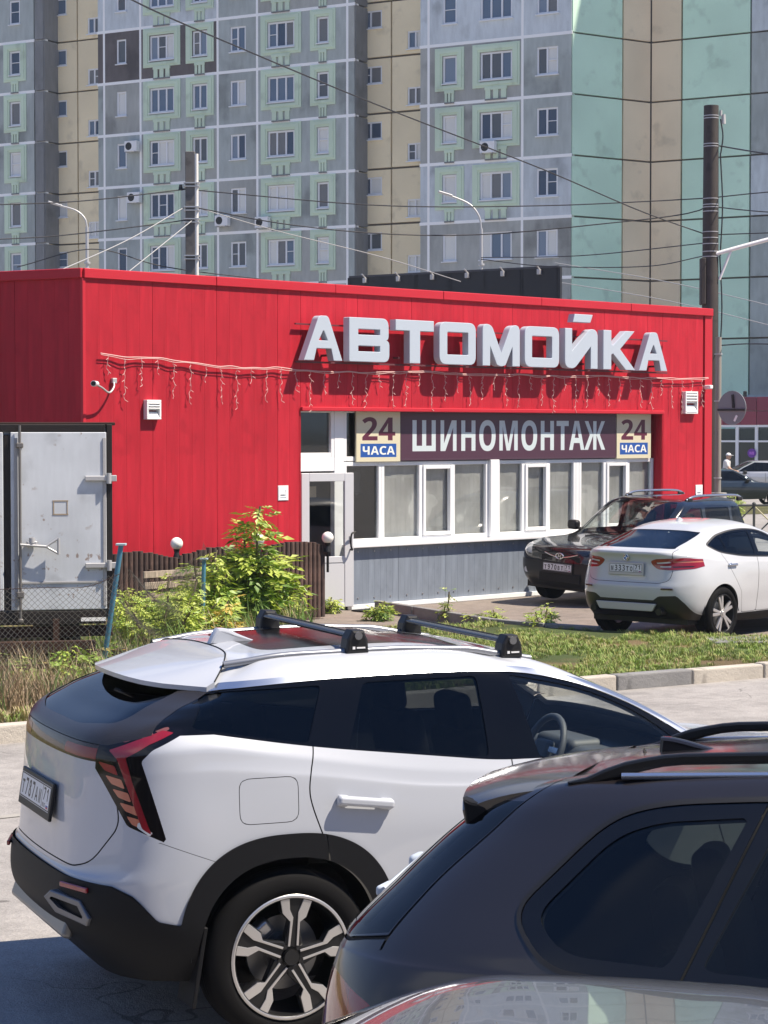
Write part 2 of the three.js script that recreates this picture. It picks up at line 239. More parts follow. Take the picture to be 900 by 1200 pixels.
  put(merge([bx(0.5, 0.34, 0.02, 5.12, 1.85, -0.5, 0.01), bx(0.56, 0.4, 0.015, 5.12, 1.85, -0.52)]), 0, 0, 0, mat(lin(0.1, 0.1, 0.1), 0.4), 'hanging_screen');
  // open white door
  const dl = new THREE.Group(); dl.name = 'door'; dl.position.set(3.86, 0.06, -0.12); dl.rotation.y = -13 * R; B.add(dl);
  const W = 0.86, HH = 1.94;
  obj('door_leaf', [bx(0.13, HH, 0.055, 0.065, HH / 2, 0, 0.008), bx(0.15, HH, 0.055, W - 0.075, HH / 2, 0, 0.008), bx(W - 0.28, 0.12, 0.053, W / 2 - 0.01, HH - 0.06, 0, 0.006), bx(W - 0.28, 0.62, 0.04, W / 2 - 0.01, 0.35, 0, 0.006), bx(W - 0.28, 0.09, 0.053, W / 2 - 0.01, 0.69, 0, 0.006), bx(W - 0.28, 0.06, 0.05, W / 2 - 0.01, 0.03, 0, 0.006)], M.doorAlu, dl);
  obj('door_pane', bx(W - 0.28, HH - 0.85, 0.01, W / 2 - 0.01, (0.735 + HH - 0.12) / 2, 0), M.winGlass, dl);
  obj('door_handle', tube([[W - 0.06, 0.83, 0.03], [W - 0.06, 0.83, 0.09], [W - 0.085, 0.87, 0.1], [W - 0.085, 1.03, 0.1], [W - 0.06, 1.07, 0.09], [W - 0.0, 1.08, 0.085]], 0.014, 30, 8), M.black, dl);
  obj('door_lock', [bx(0.03, 0.1, 0.01, W - 0.06, 0.98, 0.032, 0.004)], M.steel, dl);
  const wd = []; for (let i = 0; i < 2; i++) wd.push(bx(0.05, 1.75, 0.05, 4.22 + i * 0.28, 0.95, -1.1));
  put(merge(wd), 0, 0, 0, M.pvc, 'inner_door_frame');
  const cr = new THREE.PlaneGeometry(0.42, 0.16); cr.translate(4.2, 1.72, -0.4); put(boxUV(cr), 0, 0, 0, mat(lin(0.5, 0.42, 0.3), 0.8), 'paper_notice');
  const ct = new THREE.PlaneGeometry(0.35, 1.2, 10, 1); { const p = ct.attributes.position; for (let i = 0; i < p.count; i++) p.setZ(i, 0.03 * Math.sin(p.getX(i) * 40)); } ct.translate(4.02, 1.2, -0.6); ct.computeVertexNormals(); put(boxUV(ct), 0, 0, 0, M.blind, 'curtain');
}
// banner and the two 24-hour boards, flat print on their own boards
function board(name, label, x0, x1, y0, y1, z, pw, ph, draw, edge) {
  const t = canvasTex(pw, ph, draw), c = fw((x0 + x1) / 2, (y0 + y1) / 2, z), o = thing(name, label, 'sign', c, FR);
  obj('backing', bx(x1 - x0, y1 - y0, 0.03, 0, 0, -0.017, 0.004), edge, o);
  const g = new THREE.PlaneGeometry(x1 - x0 - 0.006, y1 - y0 - 0.006); obj('printed_face', g, mat(0xffffff, 0.45, { map: t }), o); return o;
}
board('banner', 'long dark purple banner reading ШИНОМОНТАЖ in pale letters above the windows', 5.86, 10.82, 2.16, 2.92, -0.13, 1600, 248, (c, w, h) => {
  c.fillStyle = '#4a2c3d'; c.fillRect(0, 0, w, h); c.fillStyle = '#c3cfd2'; squeezed(c, 'ШИНОМОНТАЖ', 62, 46, 1450, 156, 'bold 160px sans-serif');
  c.fillStyle = 'rgba(80,62,72,0.5)'; c.fillRect(0, h - 8, w, 8);
}, mat(lin(0.06, 0.03, 0.05), 0.5));
const hours = (c, w, h) => {
  c.fillStyle = '#cfc8ac'; c.fillRect(0, 0, w, h); c.fillStyle = '#5a1f36'; squeezed(c, '24', 34, 36, w - 68, 128, 'bold 160px sans-serif');
  c.fillStyle = '#1d4f9c'; c.fillRect(30, 182, w - 60, 74); c.fillStyle = '#e6e4da'; squeezed(c, 'ЧАСА', 42, 194, w - 84, 48, 'bold 80px sans-serif');
};
board('hours_sign', 'cream sign reading 24 ЧАСА at the left end of the purple banner', 4.95, 5.85, 2.15, 2.91, -0.125, 330, 280, hours, mat(lin(0.5, 0.47, 0.36), 0.5));
board('hours_sign', 'cream sign reading 24 ЧАСА at the right end of the purple banner', 10.83, 11.72, 2.15, 2.9, -0.125, 330, 280, hours, mat(lin(0.5, 0.47, 0.36), 0.5));

// big raised letters АВТОМОЙКА
{
  const S = thing('letter_sign', 'large raised white letters АВТОМОЙКА on a thin rail across the red front', 'sign', fw(0, 0, 0), FR);
  const z1 = 0.25, dp = 0.13;
  const y0 = 3.6, y1 = 4.235, h = y1 - y0, q = 0.15;
  const put = (sh, x, n = 'letter') => { const g = ext(sh, dp, 0.008, z1 - dp, 8); g.translate(x, 0, 0); boxUV(g); obj(n, g, M.letter, S); };
  function rrect(x0, ya, x1, yb, r, rev = false) { const s = rev ? new THREE.Path() : new THREE.Shape(); s.moveTo(x0 + r, ya); s.lineTo(x1 - r, ya); s.quadraticCurveTo(x1, ya, x1, ya + r); s.lineTo(x1, yb - r); s.quadraticCurveTo(x1, yb, x1 - r, yb); s.lineTo(x0 + r, yb); s.quadraticCurveTo(x0, yb, x0, yb - r); s.lineTo(x0, ya + r); s.quadraticCurveTo(x0, ya, x0 + r, ya); return s; }
  function A(w) { const s = new THREE.Shape(), c = w * 0.5; s.moveTo(0, y0); s.lineTo(c - 0.115, y1 - 0.07); s.quadraticCurveTo(c - 0.09, y1, c - 0.03, y1); s.lineTo(c + 0.05, y1); s.quadraticCurveTo(c + 0.1, y1, c + 0.125, y1 - 0.07); s.lineTo(w, y0); s.lineTo(w - 0.17, y0); s.lineTo(w - 0.215, y0 + 0.17); s.lineTo(0.24, y0 + 0.17); s.lineTo(0.19, y0); s.closePath(); s.holes.push(new THREE.Path([[c - 0.085, y0 + 0.285], [c + 0.085, y0 + 0.285], [c + 0.012, y0 + 0.42], [c - 0.005, y0 + 0.42]].map((p) => new THREE.Vector2(...p)))); return s; }
  function O(w) { const s = rrect(0, y0, w, y1, 0.14); s.holes.push(rrect(0.17, y0 + 0.15, w - 0.17, y1 - 0.15, 0.015, true)); return s; }
  function B_(w) { const s = new THREE.Shape(), m = (y0 + y1) / 2; s.moveTo(0.02, y0); s.lineTo(w - 0.12, y0); s.quadraticCurveTo(w, y0, w, y0 + 0.12); s.lineTo(w, m - 0.07); s.quadraticCurveTo(w - 0.005, m - 0.01, w - 0.06, m); s.quadraticCurveTo(w - 0.015, m + 0.01, w - 0.015, m + 0.07); s.lineTo(w - 0.015, y1 - 0.12); s.quadraticCurveTo(w - 0.02, y1, w - 0.13, y1); s.lineTo(0.02, y1); s.quadraticCurveTo(0, y1, 0, y1 - 0.02); s.lineTo(0, y0 + 0.02); s.quadraticCurveTo(0, y0, 0.02, y0); for (const b of [y0 + 0.15, y0 + 0.39]) s.holes.push(rrect(0.18, b, w - 0.19, b + 0.08, 0.008, true)); return s; }
  const Tt = (w) => poly([[0, y1], [0, y1 - 0.16], [w / 2 - 0.11, y1 - 0.16], [w / 2 - 0.11, y0], [w / 2 + 0.11, y0], [w / 2 + 0.11, y1 - 0.16], [w, y1 - 0.16], [w, y1]].reverse());
  function Mm(w) { const s = new THREE.Shape(), p = 0.17; s.moveTo(0, y0); s.lineTo(0, y1 - 0.1); s.quadraticCurveTo(0.01, y1, 0.09, y1); s.quadraticCurveTo(0.2, y1, 0.24, y1 - 0.08); s.lineTo(w / 2, y0 + 0.2); s.lineTo(w - 0.24, y1 - 0.08); s.quadraticCurveTo(w - 0.2, y1, w - 0.09, y1); s.quadraticCurveTo(w - 0.01, y1, w, y1 - 0.1); s.lineTo(w, y0); s.lineTo(w - p, y0); s.lineTo(w - p, y0 + 0.3); s.lineTo(w / 2 + 0.1, y0 + 0.02); s.quadraticCurveTo(w / 2, y0 - 0.03, w / 2 - 0.1, y0 + 0.02); s.lineTo(p, y0 + 0.3); s.lineTo(p, y0); s.closePath(); return s; }
  function I(w) { const s = new THREE.Shape(), p = 0.17; s.moveTo(0, y1); s.lineTo(p, y1); s.lineTo(p, y0 + 0.28); s.lineTo(w - 0.27, y1 - 0.06); s.quadraticCurveTo(w - 0.22, y1, w - 0.13, y1); s.quadraticCurveTo(w, y1, w, y1 - 0.13); s.lineTo(w, y0); s.lineTo(w - p, y0); s.lineTo(w - p, y1 - 0.28); s.lineTo(0.29, y0 + 0.05); s.quadraticCurveTo(0.22, y0 - 0.01, 0.14, y0); s.quadraticCurveTo(0, y0, 0, y0 + 0.13); s.closePath(); return s; }
  const K = (w) => poly([[0, y0], [0.2, y0], [0.2, y0 + 0.24], [0.24, y0 + 0.26], [w - 0.24, y0], [w, y0], [0.42, y0 + 0.335], [w - 0.02, y1], [w - 0.25, y1], [0.24, y1 - 0.24], [0.2, y1 - 0.22], [0.2, y1], [0, y1]]);
  const X = (px) => { const a = (px - 450) / 2500, ox = -3.898, oz = -27.706, c = Math.cos(FR), s = Math.sin(FR); const z = z1, bX = ox + z * s, bZ = oz + z * c; return (-a * bZ - bX) / (c - a * s); };
  const spans = [[A, 356.5, 401.6], [B_, 409.4, 456.5], [Tt, 463.7, 508.5], [O, 514.9, 557.6], [Mm, 565.4, 609], [O, 614.7, 655], [I, 661.8, 700], [K, 706.6, 744], [A, 748.5, 781.5]];
  for (const [f, a, b] of spans) put(f(X(b) - X(a)), X(a));
  const br = poly([[0, 0], [0.42, 0], [0.48, 0.13], [0.04, 0.13]]); const g = ext(br, dp, 0.008, z1 - dp, 4); g.translate(X(671), 4.335, 0); boxUV(g); obj('letter_breve', g, M.letter, S);
  const x0 = X(352), x1 = X(700);
  obj('rail', [bx(8.3, 0.025, 0.03, 7.75, y0 - 0.02, 0.06), bx(8.3, 0.02, 0.03, 7.75, y1 - 0.12, 0.06), ...spans.flatMap(([f, a, b]) => [0.25, 0.75].map((q) => bx(0.03, 0.03, z1 - dp, X(a) + (X(b) - X(a)) * q, y0 + 0.08, (z1 - dp) / 2)))], mat(lin(0.12, 0.03, 0.04), 0.6), S);
}
// icicle light string
{
  const G = thing('icicle_lights', 'string of unlit icicle fairy lights hanging across the red front under the letters', 'string lights', fw(0, 0, 0), FR);
  const key = [[0.24, 3.61], [1.25, 3.58], [1.75, 3.53], [2.4, 3.49], [3.3, 3.5], [4.2, 3.46], [6.0, 3.5], [8.2, 3.49], [10.2, 3.51], [11.7, 3.5], [13.15, 3.54]];
  const yAt = (x) => { for (let i = 1; i < key.length; i++) if (x <= key[i][0]) { const t = (x - key[i - 1][0]) / (key[i][0] - key[i - 1][0]); return mix(key[i - 1][1], key[i][1], t) - 0.02 * Math.sin(t * Math.PI); } return 3.54; };
  const pts = []; for (let x = 0.24; x <= 13.16; x += 0.2) pts.push([x, yAt(x) + rr(-0.008, 0.008), 0.05 + rr(-0.01, 0.01)]);
  const wm = mat(lin(0.62, 0.4, 0.38), 0.5);
  obj('cable', [tube(pts, 0.0075, 260, 5), tube(pts.map(([x, y, z]) => [x, y - 0.02 + rr(-0.012, 0.012), z + 0.01]), 0.005, 260, 4)], wm, G);
  const lens = [0.28, 0.52, 0.38, 0.2, 0.5, 0.55, 0.25, 0.5, 0.55, 0.22, 0.52, 0.48];
  let i = 0;
  for (let x = 0.36; x < 13.1; x += 0.272) {
    const L = lens[i++ % 12] * rr(0.85, 1.1), l = [], n = Math.ceil(L / 0.045); let px = x, pz = 0.05; const pp = [[px, yAt(x), pz]];
    for (let k = 1; k <= n; k++) { px = x + rr(-0.018, 0.018); pp.push([px, yAt(x) - L * k / n, 0.045 + rr(-0.015, 0.02)]); if (k % 2) l.push(bar([px, yAt(x) - L * k / n, 0.05], [px + rr(-0.05, 0.05), yAt(x) - L * k / n - 0.025, 0.06], 0.0045, 4)); }
    l.push(tube(pp, 0.0042, n * 2, 4)); obj('light_strand', l, wm, G);
  }
}
// small fittings on the front
function vent(x, y, w, h, label) {
  const o = thing('wall_vent', label, 'vent', fw(x, y, 0), FR), l = [];
  obj('vent_frame', [bx(w, 0.03, 0.08, 0, h / 2 - 0.015, 0.04, 0.006), bx(w, 0.03, 0.08, 0, -h / 2 + 0.015, 0.04, 0.006), bx(0.03, h - 0.06, 0.08, -w / 2 + 0.015, 0, 0.04, 0.006), bx(0.03, h - 0.06, 0.08, w / 2 - 0.015, 0, 0.04, 0.006), bx(w - 0.06, h * 0.45, 0.05, 0, h * 0.2, 0.03)], M.white, o);
  for (let k = 0; k < 3; k++) obj('louvre', bx(w - 0.06, 0.012, 0.05, 0, h * (0.36 - 0.13 * k), 0.065, 0, 0, 0, 0.6), M.white, o);
  obj('vent_flap', bx(w - 0.07, h * 0.34, 0.015, 0, -h * 0.27, 0.05, 0, 0, 0, -0.5), M.white, o); obj('vent_opening', bx(w - 0.062, h * 0.36, 0.01, 0, -h * 0.27, 0.012), M.black, o); return o;
}
vent(1.09, 2.885, 0.24, 0.26, 'small white square wall vent on the left part of the red front'); vent(12.56, 3.09, 0.34, 0.38, 'taller white wall vent near the right end of the red front');
for (const [x, y, w, lab] of [[3.42, 1.73, 0.19, 'small white no smoking sticker left of the white door'], [12.86, 1.58, 0.19, 'small white no smoking sticker at the right end of the red front']]) {
  const o = thing('no_smoking_sign', lab, 'sign', fw(x, y, 0.003), FR);
  obj('plate', bx(w, w * 1.12, 0.006, 0, 0, 0.002), M.white, o);
  obj('pictogram', new THREE.PlaneGeometry(w * 0.94, w * 1.05).translate(0, 0, 0.009), mat(0xffffff, 0.5, { map: canvasTex(96, 108, (c) => { c.fillStyle = '#f1f2f4'; c.fillRect(0, 0, 96, 108); c.strokeStyle = '#2a3a52'; c.fillStyle = '#2a3a52'; c.lineWidth = 4; c.fillRect(18, 66, 44, 9); c.fillRect(66, 66, 5, 9); c.beginPath(); c.moveTo(66, 60); c.quadraticCurveTo(60, 44, 70, 34); c.stroke(); c.fillStyle = '#8a96a6'; c.fillRect(16, 86, 62, 6); }) }), o);
}
{ // cameras
  const o = thing('security_camera', 'white security camera on a bent bracket at the left corner of the red building', 'camera', fw(0.05, 3.16, 0), FR);
  obj('bracket', tube([[0.42, 0.1, 0.02], [0.38, 0.02, 0.08], [0.26, -0.06, 0.14], [0.1, 0.0, 0.2], [-0.02, 0.04, 0.24]], 0.014, 20, 6), M.galv, o); obj('camera_body', [cyl(0.04, 0.035, 0.17, 0, 0, 0, 12, 'x').rotateY(0.7).translate(-0.06, 0.05, 0.27)], M.white, o); obj('lens', cyl(0.03, 0.03, 0.02, -0.095, 0, 0, 12, 'x').rotateY(0.7).translate(-0.06, 0.05, 0.27), M.black, o);
  obj('junction_box', bx(0.07, 0.07, 0.05, 0.42, 0.1, 0.025, 0.008), M.galv, o);
  const p = thing('security_camera', 'tiny white camera on the right corner of the red building', 'camera', fw(13.0, 3.36, 0), FR);
  obj('camera_body', bx(0.09, 0.07, 0.14, 0, 0, 0.09, 0.02), M.white, p); obj('bracket', bar([0.02, -0.03, 0], [0.0, -0.02, 0.08], 0.015), M.white, p);
}
// ---------------------------------------------------------------- panel tower block behind (its frame: x along the main front, z out of it)
const HRO = [8.943, 0, -102.145], HRR = -29.5 * R;
const tower = thing('apartment_block', 'tall grey and pale green concrete panel apartment block behind the red building', 'building', HRO, HRR);
const HM = {
  grey: mat(lin(0.54, 0.595, 0.56), 0.9, { map: T.wallgrime }), greyB: mat(lin(0.53, 0.545, 0.5), 0.9, { map: T.wallgrime }), pale: mat(lin(0.8, 0.87, 0.88), 0.9, { map: T.wallgrime }),
  brown: mat(lin(0.18, 0.155, 0.15), 0.9, { map: T.wallgrime }), cream: mat(lin(0.95, 0.82, 0.55), 0.9, { map: T.paint }), tan: mat(lin(0.93, 0.77, 0.54), 0.9, { map: T.paint }), mint: mat(lin(0.7, 0.96, 0.76), 0.9, { map: T.paint }),
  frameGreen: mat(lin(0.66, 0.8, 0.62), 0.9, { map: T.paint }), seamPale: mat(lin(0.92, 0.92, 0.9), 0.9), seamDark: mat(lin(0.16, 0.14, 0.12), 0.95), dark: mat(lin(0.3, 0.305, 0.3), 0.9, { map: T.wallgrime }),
};
const PN = [mat(lin(0.05, 0.075, 0.12), 0.04), mat(lin(0.12, 0.17, 0.24), 0.04), mat(lin(0.17, 0.17, 0.17), 0.08), mat(lin(0.7, 0.7, 0.66), 0.12), mat(lin(0.1, 0.11, 0.12), 0.04), mat(lin(0.2, 0.25, 0.32), 0.05)];
// one face of the block: a plane frame (origin x,z and turn inside the tower frame), built of panels with window openings
function face(ox, oz, turn) {
  const c = Math.cos(turn), s = Math.sin(turn);
  const place = (g) => { g.rotateY(turn); g.translate(ox, 0, oz); return g; };
  return {
    panel(x0, x1, y0, y1, m, wins = []) {
      const g = ext(poly(rectP(x0 + 0.045, y0 + 0.045, x1 - 0.045, y1 - 0.045), wins.map((w) => rectP(w.x0, w.y0, w.x1, w.y1))), 0.3, 0, -0.3); boxUV(g);
      const p = g.attributes.uv, du = rr(0, 9), dv = rr(0, 9); for (let i = 0; i < p.count; i++) p.setXY(i, p.getX(i) + du, p.getY(i) + dv);
      return obj('wall_panel', place(g), m, tower);
    },
    strip(l, m, n) { return obj(n, l.map(place), m, tower); },
    joints(cols, lv, n) { const q = (a) => boxUV(place(a)), l = []; for (let k = 1; k <= n; k++) l.push(q(bx(cols[cols.length - 1] - cols[0], 0.15, 0.05, (cols[0] + cols[cols.length - 1]) / 2, lv(k), -0.018))); for (const x of cols.slice(1, -1)) for (let k = 0; k < n; k++) l.push(q(bx(0.13, lv(k + 1) - lv(k) - 0.15, 0.05, x, (lv(k) + lv(k + 1)) / 2, -0.02))); return obj('joint_strip', l, HM.seamPale, tower); },
    window(w) { // white plastic frame with its panes; w.n panes, one may be a tilted sash
      const { x0, x1, y0, y1, n } = w, z = -0.075, q = 0.085, l = [bx(x1 - x0, q, 0.08, (x0 + x1) / 2, y0 + q / 2, z), bx(x1 - x0, q, 0.08, (x0 + x1) / 2, y1 - q / 2, z)];
      const es = [x0]; const cuts = n === 3 ? [0.33, 0.67] : n === 2 ? [w.cut ?? 0.48] : []; for (const k of cuts) es.push(mix(x0, x1, k)); es.push(x1);
      for (const e of es) l.push(bx(q, y1 - y0 - 2 * q, 0.08, clamp(e, x0 + q / 2, x1 - q / 2), (y0 + y1) / 2, z));
      if (rnd() < 0.4) { const k = Math.floor(rr(0, es.length - 1)); l.push(bx(es[k + 1] - es[k] - q, 0.035, 0.05, (es[k] + es[k + 1]) / 2, mix(y0, y1, 0.52), z + 0.01)); }
      l.push(bx(x1 - x0 + 0.12, 0.05, 0.26, (x0 + x1) / 2, y0 - 0.03, -0.04));
      const f = obj('window', l.map(place), M.pvc, tower);
      const lowRow = y0 < 17.5, base = lowRow ? [3, 3, 2, 0, 4][Math.floor(rnd() * 5)] : [0, 1, 1, 4, 5, 2][Math.floor(rnd() * 6)];
      for (let i = 0; i + 1 < es.length; i++) { const a = es[i] + (i ? q / 2 : q), b = es[i + 1] - (i + 2 < es.length ? q / 2 : q); const g = bx(b - a, y1 - y0 - 2 * q, 0.02, 0, 0, 0, 0, 0, 0, rr(-0.012, 0.012)); g.rotateY(rr(-0.02, 0.02)); g.translate((a + b) / 2, (y0 + y1) / 2, z - 0.025); obj('pane', place(g), PN[rnd() < 0.62 ? base : Math.floor(rr(0, 6))], f); }
    },
    surround(w, drop) { // raised pale green border with three ribs below
      const a = 0.42, g = [ext(poly(rectP(w.x0 - a, w.y0 - 0.36, w.x1 + a, w.y1 + 0.4), [rectP(w.x0 - 0.03, w.y0 - 0.1, w.x1 + 0.03, w.y1 + 0.03)]), 0.05, 0, 0.0), ext(poly(rectP(w.x0 - a + 0.12, w.y0 - 0.26, w.x1 + a - 0.12, w.y1 + 0.3), [rectP(w.x0 - 0.12, w.y0 - 0.14, w.x1 + 0.12, w.y1 + 0.13)]), 0.04, 0, 0.045)];
      const c0 = (w.x0 + w.x1) / 2, wd = (w.x1 - w.x0) * 0.16;
      for (const k of [-1, 0, 1]) g.push(bx(wd, drop, 0.07, c0 + k * wd * 1.55, w.y0 - 0.36 - drop / 2, 0.03));
      g.push(bx(wd * 4.4, 0.14, 0.08, c0, w.y0 - 0.42, 0.042));
      obj('window_surround', g.map((q) => boxUV(place(q))), HM.frameGreen, tower);
      obj('moulding_foot', [bx(wd * 4.2, 0.06, 0.1, c0, w.y0 - 0.36 - drop, 0.05)].map(place), HM.dark, tower);
    },
  };
}
const TOP = 12; // storeys
{ // main left block with six windows a storey
  const F = face(0, 0, 0), lv = (k) => 1.87 + 2.78 * k;
  const cols = [-28.05, -27.6, -25.2, -20.25, -17.8, -12.4, -11.95];
  const W = [[-26.76, -26.13, 1, 0], [-24.57, -23.02, 3, 1], [-21.82, -20.9, 2, 1], [-19.46, -18.5, 2, 0], [-17.14, -15.54, 3, 1], [-14.16, -13.5, 1, 1]];
  for (let k = 0; k < TOP; k++) {
    const y = lv(k), wins = W.map(([x0, x1, n, s]) => ({ x0, x1, n, s, y0: y + 1.0, y1: y + 2.3, p: k === 6 ? undefined : undefined }));
    for (let i = 0; i + 1 < cols.length; i++) {
      let m = HM.grey; if (k >= 8 && i < 3) m = HM.pale; if (k === 7 && i < 3) m = HM.brown; if ((k + i) % 5 === 2 && m === HM.grey) m = HM.greyB;
      F.panel(cols[i], cols[i + 1], y, y + 2.78, m, wins.filter((w) => w.x0 > cols[i] && w.x1 < cols[i + 1]));
    }
    for (const w of wins) { if (k > 2) F.window(w); if (w.s && k > 2) F.surround(w, 0.62); }
  }
  F.strip([bx(16.1, TOP * 2.78, 0.2, -20, 1.87 + TOP * 1.39, -0.27)], HM.seamPale, 'joint_backing'); F.joints(cols, lv, TOP);
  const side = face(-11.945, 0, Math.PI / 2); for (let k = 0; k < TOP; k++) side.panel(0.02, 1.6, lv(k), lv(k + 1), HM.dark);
}
{ // left-hand block, cut by the picture edge
  const F = face(0, 0, 0), lv = (k) => 1.87 + 2.78 * k, cols = [-42, -39.5, -36, -32.35, -31.7];
  for (let k = 0; k < TOP; k++) {
    const y = lv(k), wins = [[-34.07, -33.34, 1], [-38.4, -37, 3]].map(([x0, x1, n]) => ({ x0, x1, n, y0: y + 1, y1: y + 2.3 }));
    for (let i = 0; i + 1 < cols.length; i++) F.panel(cols[i], cols[i + 1], y, y + 2.78, i === 3 ? HM.dark : HM.grey, wins.filter((w) => w.x0 > cols[i] && w.x1 < cols[i + 1]));
    for (const w of wins) if (k > 2) { F.window(w); if (k < 8) F.surround(w, 0.62); }
  }
  F.strip([bx(10.3, TOP * 2.78, 0.2, -36.85, 1.87 + TOP * 1.39, -0.27)], HM.seamPale, 'joint_backing'); F.joints(cols.slice(0, 4), lv, TOP);
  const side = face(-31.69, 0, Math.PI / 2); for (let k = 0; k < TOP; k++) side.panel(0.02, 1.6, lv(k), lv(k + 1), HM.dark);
}
// set-back cream stair bays with small staggered windows
function bay(xa, xb, seam, w1, w2, lv) {
  const F = face(0, -1.25, 0);
  for (let k = 0; k < TOP; k++) {
    const y = lv(k), A = { x0: w1[0], x1: w1[1], y0: y + 1.5, y1: y + 2.4, n: 2, cut: 0.36 }, B = { x0: w2[0], x1: w2[1], y0: y + 0.28, y1: y + 1.18, n: 2, cut: 0.4 };
    F.panel(xa, seam, y, y + 2.78, HM.cream, [A]); F.panel(seam, xb, y, y + 2.78, HM.cream, [B]); if (k > 2) { F.window(A); F.window(B); }
  }
  F.strip([bx(xb - xa, TOP * 2.78, 0.2, (xa + xb) / 2, 1.87 + TOP * 1.39, -0.27)], HM.seamDark, 'joint_backing');
}
bay(-32.9, -27.9, -30.35, [-32.25, -31.1], [-29.65, -28.55], (k) => 1.87 + 2.78 * k);
bay(-12.9, -7.2, -10.55, [-12.15, -11.1], [-9.62, -8.5], (k) => 1.95 + 2.8 * k);
{ // right block: pale and grey storeys in turn
  const F = face(0, 0, 0), lv = (k) => 1.3 + 2.9 * k, cols = [-8.25, -7.75, -2.62, 0];
  const W = [[-6.95, -6.19, 1, 1], [-4.88, -3.17, 3, 1], [-1.85, -0.73, 2, 0]];
  for (let k = 0; k < TOP; k++) {
    const y = lv(k), wins = W.map(([x0, x1, n, s]) => ({ x0, x1, n, s, y0: y + 1.0, y1: y + 2.33 }));
    const m = k >= 7 || k === 4 ? HM.pale : HM.greyB;
    for (let i = 0; i < 3; i++) F.panel(cols[i], cols[i + 1], y, y + 2.9, i === 2 && m !== HM.pale && k > 4 ? HM.grey : m, wins.filter((w) => w.x0 > cols[i] && w.x1 < cols[i + 1]));
    for (const w of wins) if (k > 2) { F.window(w); if (w.s && k > 3 && k < 7) F.surround(w, 0.6); }
  }
  F.strip([bx(8.2, TOP * 2.9, 0.2, -4.12, 1.3 + TOP * 1.45, -0.27)], HM.seamPale, 'joint_backing'); F.joints(cols, lv, TOP);
  const side = face(-8.24, 0, -Math.PI / 2); for (let k = 0; k < TOP; k++) side.panel(-1.4, -0.02, lv(k), lv(k + 1), HM.grey);
}
{ // mint return face, inner corner and the wing that comes forward again
  const C = face(0, 0, 63.5 * R), lv = (k) => 1.3 + 2.9 * k; // recedes to the right
  const L = 4.94, cut = 3.15;
  const ex = L * Math.cos(63.5 * R), ez = -L * Math.sin(63.5 * R);
  const D = face(ex, ez, -1.5 * R);
  for (let k = 0; k < TOP + 2; k++) {
    const y = lv(k), wide = k === 4 || k >= 7;
    C.panel(0, cut, y, y + 2.9, HM.mint); C.panel(cut, L, y, y + 2.9, HM.tan);
    D.panel(0, 1.62, y, y + 2.9, HM.tan); D.panel(1.62, 5.15, y, y + 2.9, HM.mint);
    const w = [{ x0: 6.6, x1: 7.9, y0: y + 1, y1: y + 2.33, n: 2 }, { x0: 10.5, x1: 12, y0: y + 1, y1: y + 2.33, n: 3 }];
    D.panel(5.15, 9, y, y + 2.9, wide ? HM.pale : HM.grey, [w[0]]); D.panel(9, 16, y, y + 2.9, wide ? HM.pale : HM.grey, [w[1]]); D.panel(16, 24, y, y + 2.9, wide ? HM.pale : HM.grey);
    if (k > 1) { D.window(w[0]); D.window(w[1]); }
  }
  C.strip([bx(L, (TOP + 2) * 2.9, 0.2, L / 2, 1.3 + (TOP + 2) * 1.45, -0.27)], HM.seamDark, 'joint_backing'); D.strip([bx(24, (TOP + 2) * 2.9, 0.2, 12, 1.3 + (TOP + 2) * 1.45, -0.27)], HM.seamDark, 'joint_backing');
  obj('corner_post', bx(0.9, (TOP + 2) * 2.9, 0.9, ex - 0.05, 1.3 + (TOP + 2) * 1.45, ez - 0.62), HM.seamDark, tower);
  obj('roof', boxUV(bx(46, 0.4, 12, -20, 36, -8)), HM.grey, tower);
}
// air conditioners on the block
for (const [px, py, lab] of [[157, 172, 'air conditioner beside a narrow window, higher of the two on the left'], [160, 232, 'air conditioner beside a narrow window, lower of the two on the left'], [263, 259, 'air conditioner under a plain window right of the concrete pole'], [310, 261, 'air conditioner under a green bordered window at its left corner'], [574, 173, 'air conditioner on the right block under a green bordered window']]) {
  const o0 = new THREE.Vector3(...HRO), n = new THREE.Vector3(Math.sin(HRR), 0, Math.cos(HRR)), d = V(at(px, py, 100)).sub(camera.position), t = o0.clone().addScaledVector(n, 0.08).sub(camera.position).dot(n) / d.dot(n), p = camera.position.clone().addScaledVector(d, t);
  const a = thing('air_conditioner', lab, 'air conditioner', p.toArray(), HRR, 'air conditioners on the apartment block');
  obj('casing', bx(0.8, 0.56, 0.3, 0, 0, 0.18, 0.02), M.white, a); obj('fan_grille', [new THREE.TorusGeometry(0.19, 0.015, 6, 20).translate(-0.12, 0, 0.33), new THREE.CircleGeometry(0.18, 20).translate(-0.12, 0, 0.333), bx(0.36, 0.02, 0.01, -0.12, 0, 0.34), bx(0.02, 0.36, 0.01, -0.12, 0, 0.34)], M.black, a); obj('bracket', [bx(0.04, 0.04, 0.4, -0.3, -0.3, 0.2), bx(0.04, 0.04, 0.4, 0.3, -0.3, 0.2)], M.galv, a);
}
